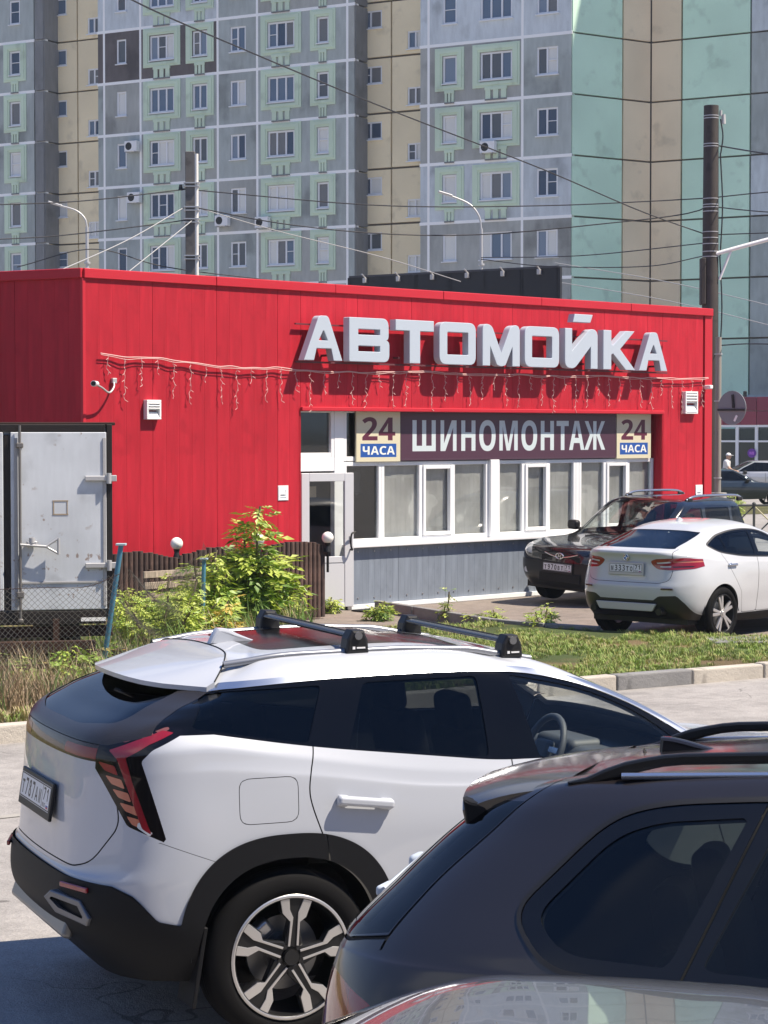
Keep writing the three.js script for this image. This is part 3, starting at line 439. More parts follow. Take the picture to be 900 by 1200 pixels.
// ---------------------------------------------------------------- billboard, poles, lamps, wires
{
  const A = at(410, 325, 55), B = at(655, 314, 51.5), dx = B[0] - A[0], dz = B[2] - A[2], L = Math.hypot(dx, dz), top = (A[1] + B[1]) / 2;
  const b = thing('billboard', 'dark back of a long billboard standing behind the red roof', 'billboard', [A[0], 0, A[2]], Math.atan2(-dz, dx));
  const bm = mat(lin(0.013, 0.014, 0.018), 0.55), n = 6;
  for (let i = 0; i < n; i++) { obj('back_panel', bx(L / n - 0.03, 2.6, 0.05, (i + 0.5) * L / n, top - 1.3, 0), bm, b); obj('lamp_bracket', [bx(0.09, 0.13, 0.1, (i + 0.5) * L / n, top - 0.09, 0.06, 0.01), bar([(i + 0.5) * L / n, top - 0.02, 0.05], [(i + 0.5) * L / n, top + 0.06, 0.2], 0.02)], M.galv, b); }
  for (let i = 0; i <= n; i++) obj('upright', bx(0.1, i % 3 ? 2.6 : top, 0.09, i * L / n, i % 3 ? top - 1.3 : top / 2, -0.02), bm, b);
  obj('top_rail', bx(L, 0.05, 0.07, L / 2, top + 0.02, 0), mat(lin(0.05, 0.05, 0.06), 0.5), b);
}
const conc = mat(lin(0.26, 0.25, 0.245), 0.9, { map: T.concrete }), poleBrown = mat(lin(0.1, 0.085, 0.08), 0.75, { map: T.concrete });
{
  const p = at(223, 178, 45), q = thing('utility_pole', 'square concrete utility pole with a pale pipe strapped to it behind the red roof', 'utility pole', [p[0], 0, p[2]]);
  obj('pole', boxUV(bx(0.2, p[1], 0.2, 0, p[1] / 2, 0, 0.015)), conc, q); obj('pipe', cyl(0.045, 0.045, p[1] - 0.05, 0.13, (p[1] - 0.05) / 2, 0.06, 10), mat(lin(0.72, 0.7, 0.66), 0.5), q);
  for (const y of [243, 257, 300, 215]) { const h = at(223, y, 45)[1]; obj('strap', [bx(0.32, 0.025, 0.26, 0.03, h, 0.01), bx(0.32, 0.02, 0.25, 0.03, h - 0.07, 0.01)], M.galv, q); }
  obj('insulator', [cyl(0.05, 0.03, 0.12, -0.2, at(223, 220, 45)[1], 0.05), bx(0.12, 0.03, 0.03, -0.14, at(223, 222, 45)[1], 0.05)], M.black, q);
}
function lampPost(px, topY, headX, headY, d, label) {
  const b = at(px, topY, d), h = at(headX, headY, d), r = thing('street_lamp', label, 'street lamp', [b[0], 0, b[2]], 0, 'street lamps behind the red building'), dx = h[0] - b[0], dy = h[1];
  obj('post', cyl(0.06, 0.045, b[1], 0, b[1] / 2, 0, 10), M.galv, r); obj('arm', tube([[0, b[1] - 0.02, 0], [dx * 0.06, b[1] + (dy - b[1]) * 0.35, 0], [dx * 0.3, b[1] + (dy - b[1]) * 0.68, 0], [dx * 0.9, dy - 0.03, 0]], 0.026, 20, 8), M.galv, r);
  const hd = bx(0.42, 0.06, 0.15, 0, 0, 0, 0.03); hd.rotateZ(-0.3); hd.translate(dx * 0.98, dy, 0); obj('lamp_head', hd, M.galv, r);
  obj('junction_box', [bx(0.2, 0.3, 0.16, 0, b[1] - 1.3, 0.05, 0.02), cyl(0.09, 0.09, 0.05, 0, b[1] - 1.0, 0), cyl(0.09, 0.09, 0.05, 0, b[1] - 1.6, 0)], M.galv, r);
}
lampPost(102, 266, 64, 239, 60, 'thin street lamp curving left in front of the cream stair bay on the left');
lampPost(564, 268, 521, 227, 60, 'thin street lamp curving left in front of the pale right block');
const P4 = at(833.5, 124, 46);
{
  const q = thing('utility_pole', 'thick dark round utility pole with straps and a lamp arm beside the red building', 'utility pole', [P4[0], 0, P4[2]]);
  obj('pole', boxUV(cyl(0.2, 0.16, P4[1], 0, P4[1] / 2, 0, 20)), poleBrown, q);
  for (const y of [136, 139, 169, 172, 233, 240, 243, 248, 272, 279, 286, 295, 301]) { const h = at(833, y, 46)[1], r0 = 0.2 - 0.04 * h / P4[1] + 0.006; obj('strap', cyl(r0, r0, 0.018, 0, h, 0, 20), M.galv, q); }
  obj('sleeve', [bx(0.1, 1.0, 0.3, -0.17, at(0, 330, 46)[1], 0.03, 0.02)], poleBrown, q);
  const h0 = at(845, 298, 46)[1]; obj('lamp_arm', tube([[0.1, h0, 0.1], [0.6, h0 + 0.14, 0.1], [2.4, h0 + 0.62, 0.1]], 0.045, 12, 8), M.white, q); obj('arm_brace', [bar([0.18, h0 - 0.55, 0.1], [0.42, h0 + 0.05, 0.1], 0.03)], M.white, q);
  obj('insulator', [cyl(0.05, 0.04, 0.2, 0.26, at(0, 140, 46)[1], 0.03), cyl(0.03, 0.03, 0.12, 0.2, at(0, 133, 46)[1], 0.03)], mat(lin(0.5, 0.5, 0.48), 0.3), q);
  const cb = []; for (const [a, b] of [[140, 180], [180, 300], [300, 420]]) cb.push(tube([[0.19, at(0, a, 46)[1], 0.06], [0.24, at(0, (a + b) / 2, 46)[1], 0.08], [0.2, at(0, b, 46)[1], 0.06]], 0.016, 10, 5)); obj('cable', cb, M.wire, q);
  const lp = thing('metal_post', 'slim pale steel post standing right beside the dark utility pole, painted white at its base', 'post', [at(841.5, 500, 45.6)[0], 0, -45.6]); const ht = at(841, 395, 45.6)[1];
  obj('post', cyl(0.07, 0.065, ht, 0, ht / 2, 0, 12), mat(lin(0.5, 0.48, 0.44), 0.6, { map: T.concrete }), lp); for (const y of [415, 470, 560]) obj('strap', cyl(0.085, 0.085, 0.025, 0, at(841, y, 45.6)[1], 0, 12), M.galv, lp);
  obj('white_base', boxUV(cyl(0.2, 0.2, 1.3, -0.02, 0.65, 0.05, 14)), mat(lin(0.62, 0.62, 0.6), 0.85, { map: T.blind }), lp);
  const rs = at(858, 478, 45), sg = thing('round_road_sign', 'grey back of a round road sign fixed to the steel post', 'sign', rs, -46 * R);
  obj('disc', cyl(0.36, 0.36, 0.02, 0, 0, 0, 28, 'z'), mat(lin(0.2, 0.215, 0.23), 0.5, { metalness: 0.2 }), sg); obj('strap', [bx(0.71, 0.04, 0.03, 0, -0.04, 0.026), bx(0.05, 0.28, 0.03, 0.04, 0.14, 0.027, 0, 0, 0.1)], M.black, sg); obj('label_patch', bx(0.05, 0.14, 0.006, 0.1, -0.22, 0.014, 0, 0, -0.5), M.white, sg);
}
let wn = 0;
function wire(label, pts, r = 0.013, m = M.wire) { const o = obj('overhead_wire', tube(pts.map(([x, y, d]) => at(x, y, d)), r, 40, 5), m); tag(o, label, 'wire'); wn++; }
wire('dark wire running from the left edge to the concrete pole, upper one', [[-40, 241, 43], [90, 236, 44], [217, 222, 45]]);
wire('dark wire running from the left edge to the concrete pole, lower one', [[-40, 282, 43], [60, 277, 44], [150, 267, 44.5], [218, 258, 45]]);
wire('dark wire between the concrete pole and the thick dark pole, upper one', [[229, 223, 45], [450, 241, 45.5], [640, 241, 46], [760, 236, 46], [833, 232, 46]]);
wire('dark wire between the concrete pole and the thick dark pole, lower one', [[233, 244, 45], [330, 262, 45], [450, 274, 45.5], [560, 275, 46], [700, 263, 46], [815, 248, 46], [833, 240, 46]]);
wire('long dark wire crossing diagonally from the top left down to the thick dark pole', [[120, -22, 30], [155, 0, 31], [300, 64, 35], [450, 126, 39], [640, 200, 43], [760, 251, 45.5], [825, 274, 46]]);
wire('white tensioned wire sloping from the concrete pole down left behind the roof, upper one', [[216, 243, 45], [150, 281, 42], [40, 330, 38]], 0.012, M.wireWhite);
wire('white tensioned wire sloping from the concrete pole down left behind the roof, lower one', [[227, 257, 45], [185, 291, 43], [130, 335, 41]], 0.012, M.wireWhite);
wire('thin grey wire from the concrete pole to the right block roofline', [[233, 244, 45], [330, 272, 47], [450, 302, 48], [540, 330, 48]], 0.01, M.wireWhite);
wire('thin dark wire from the right street lamp to the thick dark pole, upper one', [[564, 302, 52], [690, 299, 48], [825, 285, 46]], 0.012);
wire('thin dark wire from the right street lamp to the thick dark pole, lower one', [[564, 304, 52], [640, 312, 50], [760, 312, 48], [825, 300, 46]], 0.012);
wire('thin dark wire low behind the red roof on the left', [[20, 313, 44], [110, 292, 44.5], [190, 312, 45], [330, 330, 46]], 0.012);
wire('dark wire leaving the thick dark pole to the right near its top', [[843, 171, 46], [872, 176, 44], [930, 185, 40]], 0.016);
wire('dark wire leaving the thick dark pole to the right, second from the top', [[842, 231, 46], [880, 227, 44], [940, 222, 40]]);
wire('dark wire leaving the thick dark pole to the right, third from the top', [[842, 243, 46], [880, 247, 44], [940, 251, 40]]);
wire('dark wire leaving the thick dark pole to the right, fourth from the top', [[842, 275, 46], [900, 273, 44], [940, 272, 42]], 0.013);
wire('thin pale wire crossing behind the thick dark pole, upper one', [[650, 308, 60], [780, 330, 58], [960, 372, 54]], 0.012, M.wireWhite);
wire('thin pale wire crossing behind the thick dark pole, lower one', [[650, 330, 60], [780, 352, 58], [960, 396, 54]], 0.012, M.wireWhite);
wire('thin dark wire low at the right of the thick dark pole', [[842, 405, 46], [880, 403, 44], [950, 405, 42]], 0.014);
// ---------------------------------------------------------------- truck box, wire fence, brown fence, bench, globes, plants
{
  const TZ = -20.6, th = 13 * R, c0 = at(132, 620, 20.6), t = thing('truck', 'old white truck box with rusty double rear doors behind the wire fence', 'truck', [c0[0], 0, TZ], th);
  // local x runs left (negative) from the right edge of the box
  const W = 2.05, y0 = 0.78, y1 = 2.66, Lb = 3.4;
  const white = mat(lin(0.66, 0.7, 0.745), 0.45, { map: T.truck }), edge = mat(lin(0.09, 0.1, 0.115), 0.6, { map: T.rust }), grime = mat(lin(0.5, 0.5, 0.49), 0.7, { map: T.wallgrime });
  obj('box_body', boxUV(bx(W, y1 - y0, Lb, -W / 2, (y0 + y1) / 2, -Lb / 2 - 0.06)), white, t);
  obj('rear_frame', [bx(0.055, y1 - y0, 0.07, -0.0275, (y0 + y1) / 2, -0.03, 0.008), bx(0.07, y1 - y0, 0.07, -W + 0.035, (y0 + y1) / 2, -0.03, 0.008), bx(W - 0.14, 0.07, 0.075, -W / 2, y1 - 0.035, -0.03, 0.008), bx(W - 0.14, 0.13, 0.075, -W / 2, y0 + 0.02, -0.03, 0.008), bx(0.06, y1 - y0 - 0.2, 0.05, -1.0, (y0 + y1) / 2, -0.03, 0.006)].map(boxUV), edge, t);
  obj('roof_lip', boxUV(bx(W + 0.06, 0.03, Lb, -W / 2, y1 + 0.005, -Lb / 2, 0.008)), mat(lin(0.3, 0.24, 0.2), 0.8, { map: T.rust }), t);
  for (const [a, b, s] of [[-0.97, -0.058, 1], [-1.97, -1.04, -1]]) {
    const d = new THREE.Group(); d.name = 'rear_door'; t.add(d);
    obj('door_panel', boxUV(bx(b - a, y1 - y0 - 0.17, 0.05, (a + b) / 2, (y0 + y1) / 2 + 0.01, -0.015, 0.01)), white, d);
    obj('door_edge', [bx(0.035, y1 - y0 - 0.26, 0.012, s > 0 ? a + 0.05 : b - 0.05, (y0 + y1) / 2, 0.016, 0.003), bx(0.03, y1 - y0 - 0.26, 0.012, s > 0 ? b - 0.02 : a + 0.02, (y0 + y1) / 2, 0.016, 0.003), bx(b - a - 0.1, 0.02, 0.012, (a + b) / 2, y0 + 0.36, 0.014, 0.003)].map(boxUV), grime, d);
    const rx = s > 0 ? a + 0.085 : b - 0.07;
    obj('lock_rod', [cyl(0.014, 0.014, y1 - y0 - 0.02, rx, (y0 + y1) / 2, 0.045, 10), bx(0.07, 0.05, 0.05, rx, y1 - 0.2, 0.035, 0.01), bx(0.07, 0.06, 0.05, rx, y0 + 0.25, 0.035, 0.01), bx(0.05, 0.04, 0.06, rx, y0 + 0.0, 0.04, 0.012)], mat(lin(0.2, 0.19, 0.18), 0.5, { metalness: 0.6 }), d);
    obj('lock_handle', s > 0 ? [bar([rx, y0 + 0.73, 0.07], [rx + 0.26, y0 + 0.71, 0.08], 0.014), bar([rx + 0.24, y0 + 0.71, 0.08], [rx + 0.36, y0 + 0.79, 0.08], 0.012), bar([rx + 0.24, y0 + 0.71, 0.08], [rx + 0.36, y0 + 0.64, 0.08], 0.012), bar([rx + 0.36, y0 + 0.79, 0.08], [rx + 0.36, y0 + 0.64, 0.08], 0.016), bx(0.1, 0.05, 0.06, rx + 0.11, y0 + 0.74, 0.05, 0.012), cyl(0.03, 0.03, 0.05, rx + 0.11, y0 + 0.77, 0.06, 10)] : [bar([rx, y0 + 0.73, 0.07], [rx - 0.3, y0 + 0.71, 0.08], 0.014), bx(0.1, 0.05, 0.06, rx - 0.11, y0 + 0.74, 0.05, 0.012)], M.galv, d);
    const hx = s > 0 ? b : a;
    for (const y of [y1 - 0.52, y0 + 0.52]) obj('hinge', [bx(0.22, 0.05, 0.03, hx - s * 0.1, y, 0.03, 0.008), cyl(0.025, 0.025, 0.1, hx + s * 0.02, y, 0.04, 10), bx(0.07, 0.06, 0.035, hx + s * 0.06, y, 0.03, 0.006)], M.galv, d);
    if (s > 0) { const q = 0.065; obj('patch_outline', [bx(2 * q + 0.02, 0.012, 0.004, -0.5, 1.86 + q, 0.0115), bx(2 * q + 0.02, 0.014, 0.004, -0.5, 1.86 - q, 0.0115), bx(0.012, 2 * q, 0.004, -0.5 - q, 1.86, 0.0115), bx(0.01, 2 * q, 0.004, -0.5 + q, 1.86, 0.0115)], mat(lin(0.33, 0.27, 0.2), 0.9), d); }
  }
  obj('chassis_rail', [bx(0.14, 0.16, 3.2, -0.55, 0.6, -1.7), bx(0.14, 0.16, 3.2, -1.5, 0.6, -1.7), bx(W, 0.1, 0.1, -W / 2, 0.66, -0.1), bx(1.8, 0.14, 0.08, -0.75, 0.42, 0.02, 0.01)].map(boxUV), M.rustDark, t);
  obj('bumper_bar', [bx(1.95, 0.13, 0.07, -1.15, 0.52, 0.06, 0.01), bx(0.06, 0.3, 0.06, -0.55, 0.64, 0.03)].map(boxUV), M.rustDark, t);
  obj('number_plate', bx(0.24, 0.035, 0.01, -0.19, y0 + 0.0, 0.02), M.white, t);
  for (const x of [-0.35, -1.7]) { const w = new THREE.Group(); w.name = 'wheel'; w.position.set(x, 0.38, -1.2); t.add(w); const ty = new THREE.TorusGeometry(0.25, 0.125, 10, 24); ty.rotateY(Math.PI / 2); obj('tyre', ty, M.rubber, w); obj('rim', cyl(0.15, 0.15, 0.12, 0, 0, 0, 16, 'x'), M.rustDark, w); }
  obj('cab', [bx(1.9, 1.35, 1.4, -W / 2, 1.15, -Lb - 0.9, 0.15), bx(1.7, 0.6, 1.0, -W / 2, 1.95, -Lb - 0.7, 0.2)], white, t);
}
// chain-link fence with leaning posts
{
  const A = at(-30, 700, 19.6), B = at(142, 700, 20.2);
  const f = thing('chain_link_fence', 'sagging chain-link wire fence with a low rail in front of the truck', 'fence', [A[0], 0, A[2]], Math.atan2(-(B[2] - A[2]), B[0] - A[0]));
  const L = Math.hypot(B[0] - A[0], B[2] - A[2]), p = 0.058, g = [], y0 = 0.42, y1 = 1.16;
  const n = Math.ceil(L / p), rows = Math.round((y1 - y0) / p);
  const sag = (x) => -0.05 * Math.sin(x * 3.1) - 0.04 * Math.sin(x * 7 + 1), dz = (x, y) => 0.04 * Math.sin(x * 4 + y * 3);
  for (let i = -rows; i < n; i++) for (const s of [1, -1]) {
    let pts = []; for (let k = 0; k <= rows; k++) { const x = s > 0 ? (i + k) * p : (i + rows - k) * p; if (x < -0.01 || x > L) continue; const y = y0 + k * p + sag(x) * (k / rows); pts.push([x, y, dz(x, y) + s * 0.003 * (k % 2 ? 1 : -1)]); }
    for (let k = 0; k + 1 < pts.length; k++) g.push(bar(pts[k], pts[k + 1], 0.0019, 3));
  }
  const wm = obj('wire_mesh', g, mat(lin(0.15, 0.145, 0.135), 0.6, { metalness: 0.3 }), f); wm.userData.kind = 'stuff';
  obj('bottom_rail', boxUV(bx(L + 0.15, 0.045, 0.04, L / 2, 0.4, 0.01)), mat(lin(0.3, 0.28, 0.26), 0.7, { map: T.rust }), f);
  obj('top_wire', tube([0, 0.25, 0.5, 0.75, 1].map((q) => [q * L, y1 + sag(q * L), dz(q * L, y1)]), 0.003, 30, 4), M.rustDark, f);
  const bp = mat(lin(0.06, 0.2, 0.3), 0.55), post = (a, b, lab) => { const o = thing('fence_post', lab, 'post', a); obj('post', bar([0, 0, 0], [b[0] - a[0], b[1] - a[1], b[2] - a[2]], 0.025, 10), bp, o); const q = bx(0.095, 0.02, 0.095, b[0] - a[0], b[1] - a[1], b[2] - a[2], 0.004); obj('cap', q, mat(lin(0.35, 0.45, 0.5), 0.6), o); };
  const b1 = at(142, 638, 20.2), g1 = at(119, 757, 20.3); post([g1[0] - 0.02, 0.11, g1[2]], b1, 'blue steel fence post leaning to the right beside the truck');
  const b2 = at(239, 655, 25), g2 = at(237, 755, 25); post([g2[0], 0.1, g2[2]], b2, 'teal steel fence post standing among the green bushes');
  // old wire mesh between the leaning post and the second post
  const g3 = [], P0 = V([b1[0], 0, b1[2]]), P1 = V([b2[0], 0, b2[2]]), LL = P0.distanceTo(P1), h = thing('chain_link_fence', 'loose old wire mesh hanging between the two blue posts among the weeds', 'fence', [P0.x, 0, P0.z], Math.atan2(-(P1.z - P0.z), P1.x - P0.x));
  for (let i = -14; i < LL / 0.075; i++) for (const s of [1, -1]) { const pts = []; for (let k = 0; k <= 14; k++) { const x = (s > 0 ? i + k : i + 14 - k) * 0.075; if (x < 0 || x > LL) continue; pts.push([x, 0.25 + k * 0.075 - 0.25 * Math.sin(x / LL * Math.PI) * (k / 14), 0.05 * Math.sin(x * 3 + k)]); } for (let k = 0; k + 1 < pts.length; k++) g3.push(bar(pts[k], pts[k + 1], 0.0015, 3)); }
  const m2 = obj('wire_mesh', g3, mat(lin(0.05, 0.045, 0.04), 0.8), h); m2.userData.kind = 'stuff';
}
// brown half-log fence with a scalloped top, globe lamps on top, bench in front
{
  const A = V(fw(-0.5, 0, 0.95)), Bp = V(fw(3.5, 0, 0.8)), L = A.distanceTo(Bp), f = thing('log_fence', 'dark brown fence of upright half-logs with a wavy top in front of the red wall', 'fence', A.toArray(), Math.atan2(-(Bp.z - A.z), Bp.x - A.x));
  const m = [mat(lin(0.15, 0.095, 0.085), 0.8, { map: T.wood }), mat(lin(0.12, 0.08, 0.075), 0.8, { map: T.wood }), mat(lin(0.18, 0.115, 0.1), 0.8, { map: T.wood })], p = 0.083;
  const top = (x) => 0.96 + 0.11 * Math.abs(Math.sin((x - 1.28) / 1.42 * Math.PI)) + (x > 2.8 ? 0.03 : 0);
  const geos = {};
  for (let x = p / 2; x < L; x += p) { const h = Math.round((top(x) - 0.03) * 50) / 50; const g = geos[h] ??= boxUV(cyl(0.04, 0.04, h, 0, h / 2 + 0.03, 0, 8)); const o = obj('half_log', g, m[Math.floor(rnd() * 3)], f); o.position.set(x, rr(-0.008, 0.004), 0); o.rotation.y = rr(0, 6); }
  obj('cross_rail', [bx(L, 0.07, 0.03, L / 2, 0.75, -0.05), bx(L, 0.07, 0.03, L / 2, 0.25, -0.05)], m[1], f);
  const globe = (px, py, lab) => { const w0 = at(px, py, 28), o1 = V(fw(0, 0, 0.88)), nn = new THREE.Vector3(Math.sin(FR), 0, Math.cos(FR)), dd = V(w0).sub(camera.position), q = camera.position.clone().addScaledVector(dd, o1.sub(camera.position).dot(nn) / dd.dot(nn)).toArray(), c = thing('globe_lamp', lab, 'lamp', q); obj('globe', new THREE.SphereGeometry(0.082, 20, 14), M.lamp, c); obj('lamp_base', [cyl(0.035, 0.045, 0.05, 0, -0.085, 0, 12), cyl(0.05, 0.03, 0.09, 0, -0.15, 0, 12)], M.black, c); obj('spike', cyl(0.018, 0.018, 0.3, 0, -0.33, -0.01, 8), M.black, c); };
  globe(207, 637, 'white globe lamp on the brown fence, left of the green shrub'); globe(303, 632, 'white globe lamp on the brown fence hidden by the shrub leaves'); globe(384, 630, 'white globe lamp on the brown fence beside the white door');
  const b0 = at(167, 690, 26.2), b1 = at(268, 690, 27.2), bl = Math.hypot(b1[0] - b0[0], b1[2] - b0[2]), bn = thing('bench', 'weathered pale wooden bench with a slatted back in front of the brown fence', 'bench', [b0[0], 0, b0[2]], Math.atan2(-(b1[2] - b0[2]), b1[0] - b0[0]));
  const wd = mat(lin(0.62, 0.55, 0.48), 0.85, { map: T.wood });
  for (let k = 0; k < 3; k++) obj('back_slat', boxUV(bx(bl, 0.085, 0.025, bl / 2, 0.83 - k * 0.135, 0.02 + 0.02 * k, 0.006)), wd, bn);
  for (let k = 0; k < 3; k++) obj('seat_slat', boxUV(bx(bl, 0.03, 0.1, bl / 2, 0.45, 0.14 + k * 0.13, 0.006)), wd, bn);
  for (const x of [0.12, bl - 0.12]) { obj('leg', [bx(0.05, 0.45, 0.05, x, 0.22, 0.42), bx(0.05, 0.9, 0.05, x, 0.44, 0.0), bx(0.05, 0.05, 0.44, x, 0.41, 0.22)], M.rustDark, bn); }
  const mt = obj('door_mat', bx(0.75, 0.02, 0.45, 0, 0, 0), M.black); mt.position.set(...fw(4.9, 0.02, 0.45)); mt.rotation.y = FR; tag(mt, 'black rubber door mat on the ground by the white door', 'door mat');
}
// ---------------------------------------------------------------- grass, weeds, bushes
function instances(name, geo, m, list, label, cat) { // list: [x, y, z, turn, scale, lean, colour]
  const o = new THREE.InstancedMesh(geo, m, list.length), q = new THREE.Object3D(), c = new THREE.Color();
  list.forEach(([x, y, z, t, s, l, col], i) => { q.position.set(x, y, z); q.rotation.set(l, t, 0, 'YXZ'); q.scale.set(s, s * rr(0.8, 1.25), s); q.updateMatrix(); o.setMatrixAt(i, q.matrix); o.setColorAt(i, c.setRGB(...col)); });
  o.name = numbered(name); o.castShadow = o.receiveShadow = true; scene.add(o); tag(o, label, cat, null, 'stuff'); return o;
}
function tuft(n, h, w, spread, bend) {
  const p = []; for (let i = 0; i < n; i++) { const a = rr(0, 6.283), r = rr(0, spread), x = Math.cos(a) * r, z = Math.sin(a) * r, b = rr(0, 6.283), hh = h * rr(0.5, 1), ww = w * rr(0.6, 1.2), bx_ = Math.cos(b) * bend * hh * rr(0.3, 1), bz = Math.sin(b) * bend * hh * rr(0.3, 1), dx = -Math.sin(b) * ww, dz = Math.cos(b) * ww; p.push(x - dx, 0, z - dz, x + dx, 0, z + dz, x + bx_ * 0.35 + dx * 0.7, hh * 0.6, z + bz * 0.35 + dz * 0.7, x - dx, 0, z - dz, x + bx_ * 0.35 + dx * 0.7, hh * 0.6, z + bz * 0.35 + dz * 0.7, x + bx_ * 0.35 - dx * 0.7, hh * 0.6, z + bz * 0.35 - dz * 0.7, x + bx_ * 0.35 - dx * 0.7, hh * 0.6, z + bz * 0.35 - dz * 0.7, x + bx_ * 0.35 + dx * 0.7, hh * 0.6, z + bz * 0.35 + dz * 0.7, x + bx_, hh, z + bz); }
  const g = new THREE.BufferGeometry(); g.setAttribute('position', new THREE.Float32BufferAttribute(p, 3)); g.computeVertexNormals(); return g;
}
const inPoly = (pts) => { const d = sdf2(pts); return (x, z) => d(x, z); };
function sdf2(pts) { return (x, y) => { let ins = false; for (let i = 0, j = pts.length - 1; i < pts.length; j = i++) { const a = pts[i], b = pts[j]; if ((a[1] > y) !== (b[1] > y) && x < (b[0] - a[0]) * (y - a[1]) / (b[1] - a[1]) + a[0]) ins = !ins; } return ins; }; }
{
  const white = (o = {}) => phys(lin(1, 1, 1), 0.7, { side: THREE.DoubleSide, transmission: 0.25, thickness: 0, ...o });
  const inside = inPoly(verge), L = [], D = [];
  for (let i = 0; i < 120000 && L.length < 24000; i++) {
    const t = rr(-8, 12.5), o = Math.pow(rnd(), 1.0) * 14, [x, z] = kp(t, 0.2 + o); if (!inside(x, z)) continue;
    const n = vnoise(x * 1.1 + 40, z * 1.1 + 90, 999, 3) * 0.65 + vnoise(x * 3 + 7, z * 3 + 70, 999, 5) * 0.35, right = smooth(-3.2, 0.2, x); if (n < 0.43 - 0.1 * right) continue;
    const y = rnd(), k = rr(0.75, 1.25), g = mix(rnd() < 0.75 ? 0 : 1, 1, y * y * 0.35), dryness = clamp(1.0 - right + rr(-0.25, 0.25));
    const col = rnd() < dryness * 0.75 ? [0.36 * k, 0.29 * k, 0.15 * k] : [mix(0.22, 0.36, g) * k, mix(0.32, 0.35, g) * k, mix(0.05, 0.11, g) * k];
    L.push([x, 0.1, z, rr(0, 6.28), rr(0.55, 1.2) * mix(0.6, 1.5, n) * (right > 0.5 ? 1 : 1.4), 0, col]);
  }
  instances('grass', tuft(11, 0.06, 0.0065, 0.11, 1.1), white(), L, 'short patchy green grass on the verge behind the right kerb', 'grass');
  // tall dry grass and green weeds by the wire fence
  for (let i = 0; i < 9000 && D.length < 1500; i++) { const x = rr(-6.2, -1.6), f = rr(0, 1), z = mix(-18.6 - (x + 3.3) * 0.66, -20.9 - (x + 3.4) * 0.25, f); if (x > -2.4 && rnd() < 0.4) continue; const k = rr(0.7, 1.3); const dry = rnd() < (x < -2.8 ? 0.8 : 0.45); D.push([x, 0.1, z, rr(0, 6.28), rr(0.6, 1.25), rr(-0.25, 0.25), dry ? [0.4 * k, 0.3 * k, 0.19 * k] : [0.13 * k, 0.21 * k, 0.05 * k]]); }
  instances('dry_weeds', tuft(9, 0.42, 0.0045, 0.1, 0.9), white(), D, 'tall dry brown weeds and grass along the wire fence at the left kerb', 'weeds');
  const W2 = []; for (let i = 0; i < 420; i++) { const x = rr(-3.6, -0.9), z = mix(-22, -27.2, rnd()) - (x + 2) * 0.4; const k = rr(0.7, 1.3), dry = rnd() < 0.35; W2.push([x, 0.1, z, rr(0, 6.28), rr(0.6, 1.3), rr(-0.2, 0.2), dry ? [0.36 * k, 0.28 * k, 0.14 * k] : [0.14 * k, 0.25 * k, 0.04 * k]]); }
  instances('tall_grass', tuft(9, 0.4, 0.005, 0.1, 0.8), white(), W2, 'tall mixed grass growing around the bushes in front of the brown fence', 'grass');
}
function leaflet(L, W) { const p = []; const A = [0, 0, 0], B = [L * 0.42, 0.012 * L, W], C_ = [L, -0.12 * L, 0], D = [L * 0.42, 0.012 * L, -W], M_ = [L * 0.45, -0.08 * L, 0]; for (const t of [[A, B, M_], [B, C_, M_], [A, M_, D], [D, M_, C_]]) for (const v of t) p.push(...v); const g = new THREE.BufferGeometry(); g.setAttribute('position', new THREE.Float32BufferAttribute(p, 3)); g.computeVertexNormals(); return g; }
function compound(L) { const l = []; for (const [x, a, s] of [[0.35, 1.0, 0.8], [0.35, -1.0, 0.8], [0.7, 0.8, 0.95], [0.7, -0.8, 0.95], [1, 0, 1.15]]) { const g = leaflet(L * 0.62 * s, L * 0.17 * s); g.rotateX(rr(-0.3, 0.3)); g.rotateY(a); g.translate(x * L, -0.1 * L * x * x, 0); l.push(plain(g)); } return merge(l); }
function bush(name, label, cat, px, py, d, h, spread, stems, nLeaf, leafL, mats, group) {
  const p = at(px, py, d), o = thing(name, label, cat, [p[0], 0.08, p[2]], 0, group), st = [], lv = mats.map(() => []);
  const base = [compound(leafL), compound(leafL), compound(leafL)];
  for (let s = 0; s < stems; s++) {
    const a = s / stems * 6.283 + rr(-0.4, 0.4), hh = s ? h * rr(0.45, 0.85) : h, sp = s ? spread * rr(0.5, 1) : spread * 0.15, pts = []; const N = 6;
    for (let i = 0; i <= N; i++) { const t = i / N; pts.push([Math.cos(a) * sp * Math.pow(t, 0.9) + rr(-0.02, 0.02), hh * t - 0.05, Math.sin(a) * sp * Math.pow(t, 0.9) * 0.7 + rr(-0.02, 0.02)]); }
    const cv = new THREE.CatmullRomCurve3(pts.map(V)); st.push(new THREE.TubeGeometry(cv, 10, 0.009 + 0.004 * h, 5));
    for (let i = 0; i < nLeaf / stems; i++) {
      const t = mix(0.16, 1, Math.pow(rnd(), 0.75)), q = cv.getPoint(t), g = base[Math.floor(rnd() * 3)].clone(); const sc = rr(0.75, 1.55) * (1 - 0.35 * t * t), b = rr(0, 6.283), out = spread * 0.3 * (1 - 0.6 * t) * rnd();
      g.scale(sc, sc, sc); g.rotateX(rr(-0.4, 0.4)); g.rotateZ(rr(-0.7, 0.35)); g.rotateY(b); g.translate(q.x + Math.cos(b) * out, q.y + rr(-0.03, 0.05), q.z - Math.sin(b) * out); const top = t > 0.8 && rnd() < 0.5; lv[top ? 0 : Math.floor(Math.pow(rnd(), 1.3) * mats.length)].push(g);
    }
  }
  obj('stem', st, M.stem, o); lv.forEach((l, i) => { if (l.length) { const q = obj('foliage', l, mats[i], o); q.userData.kind = 'stuff'; } }); return o;
}
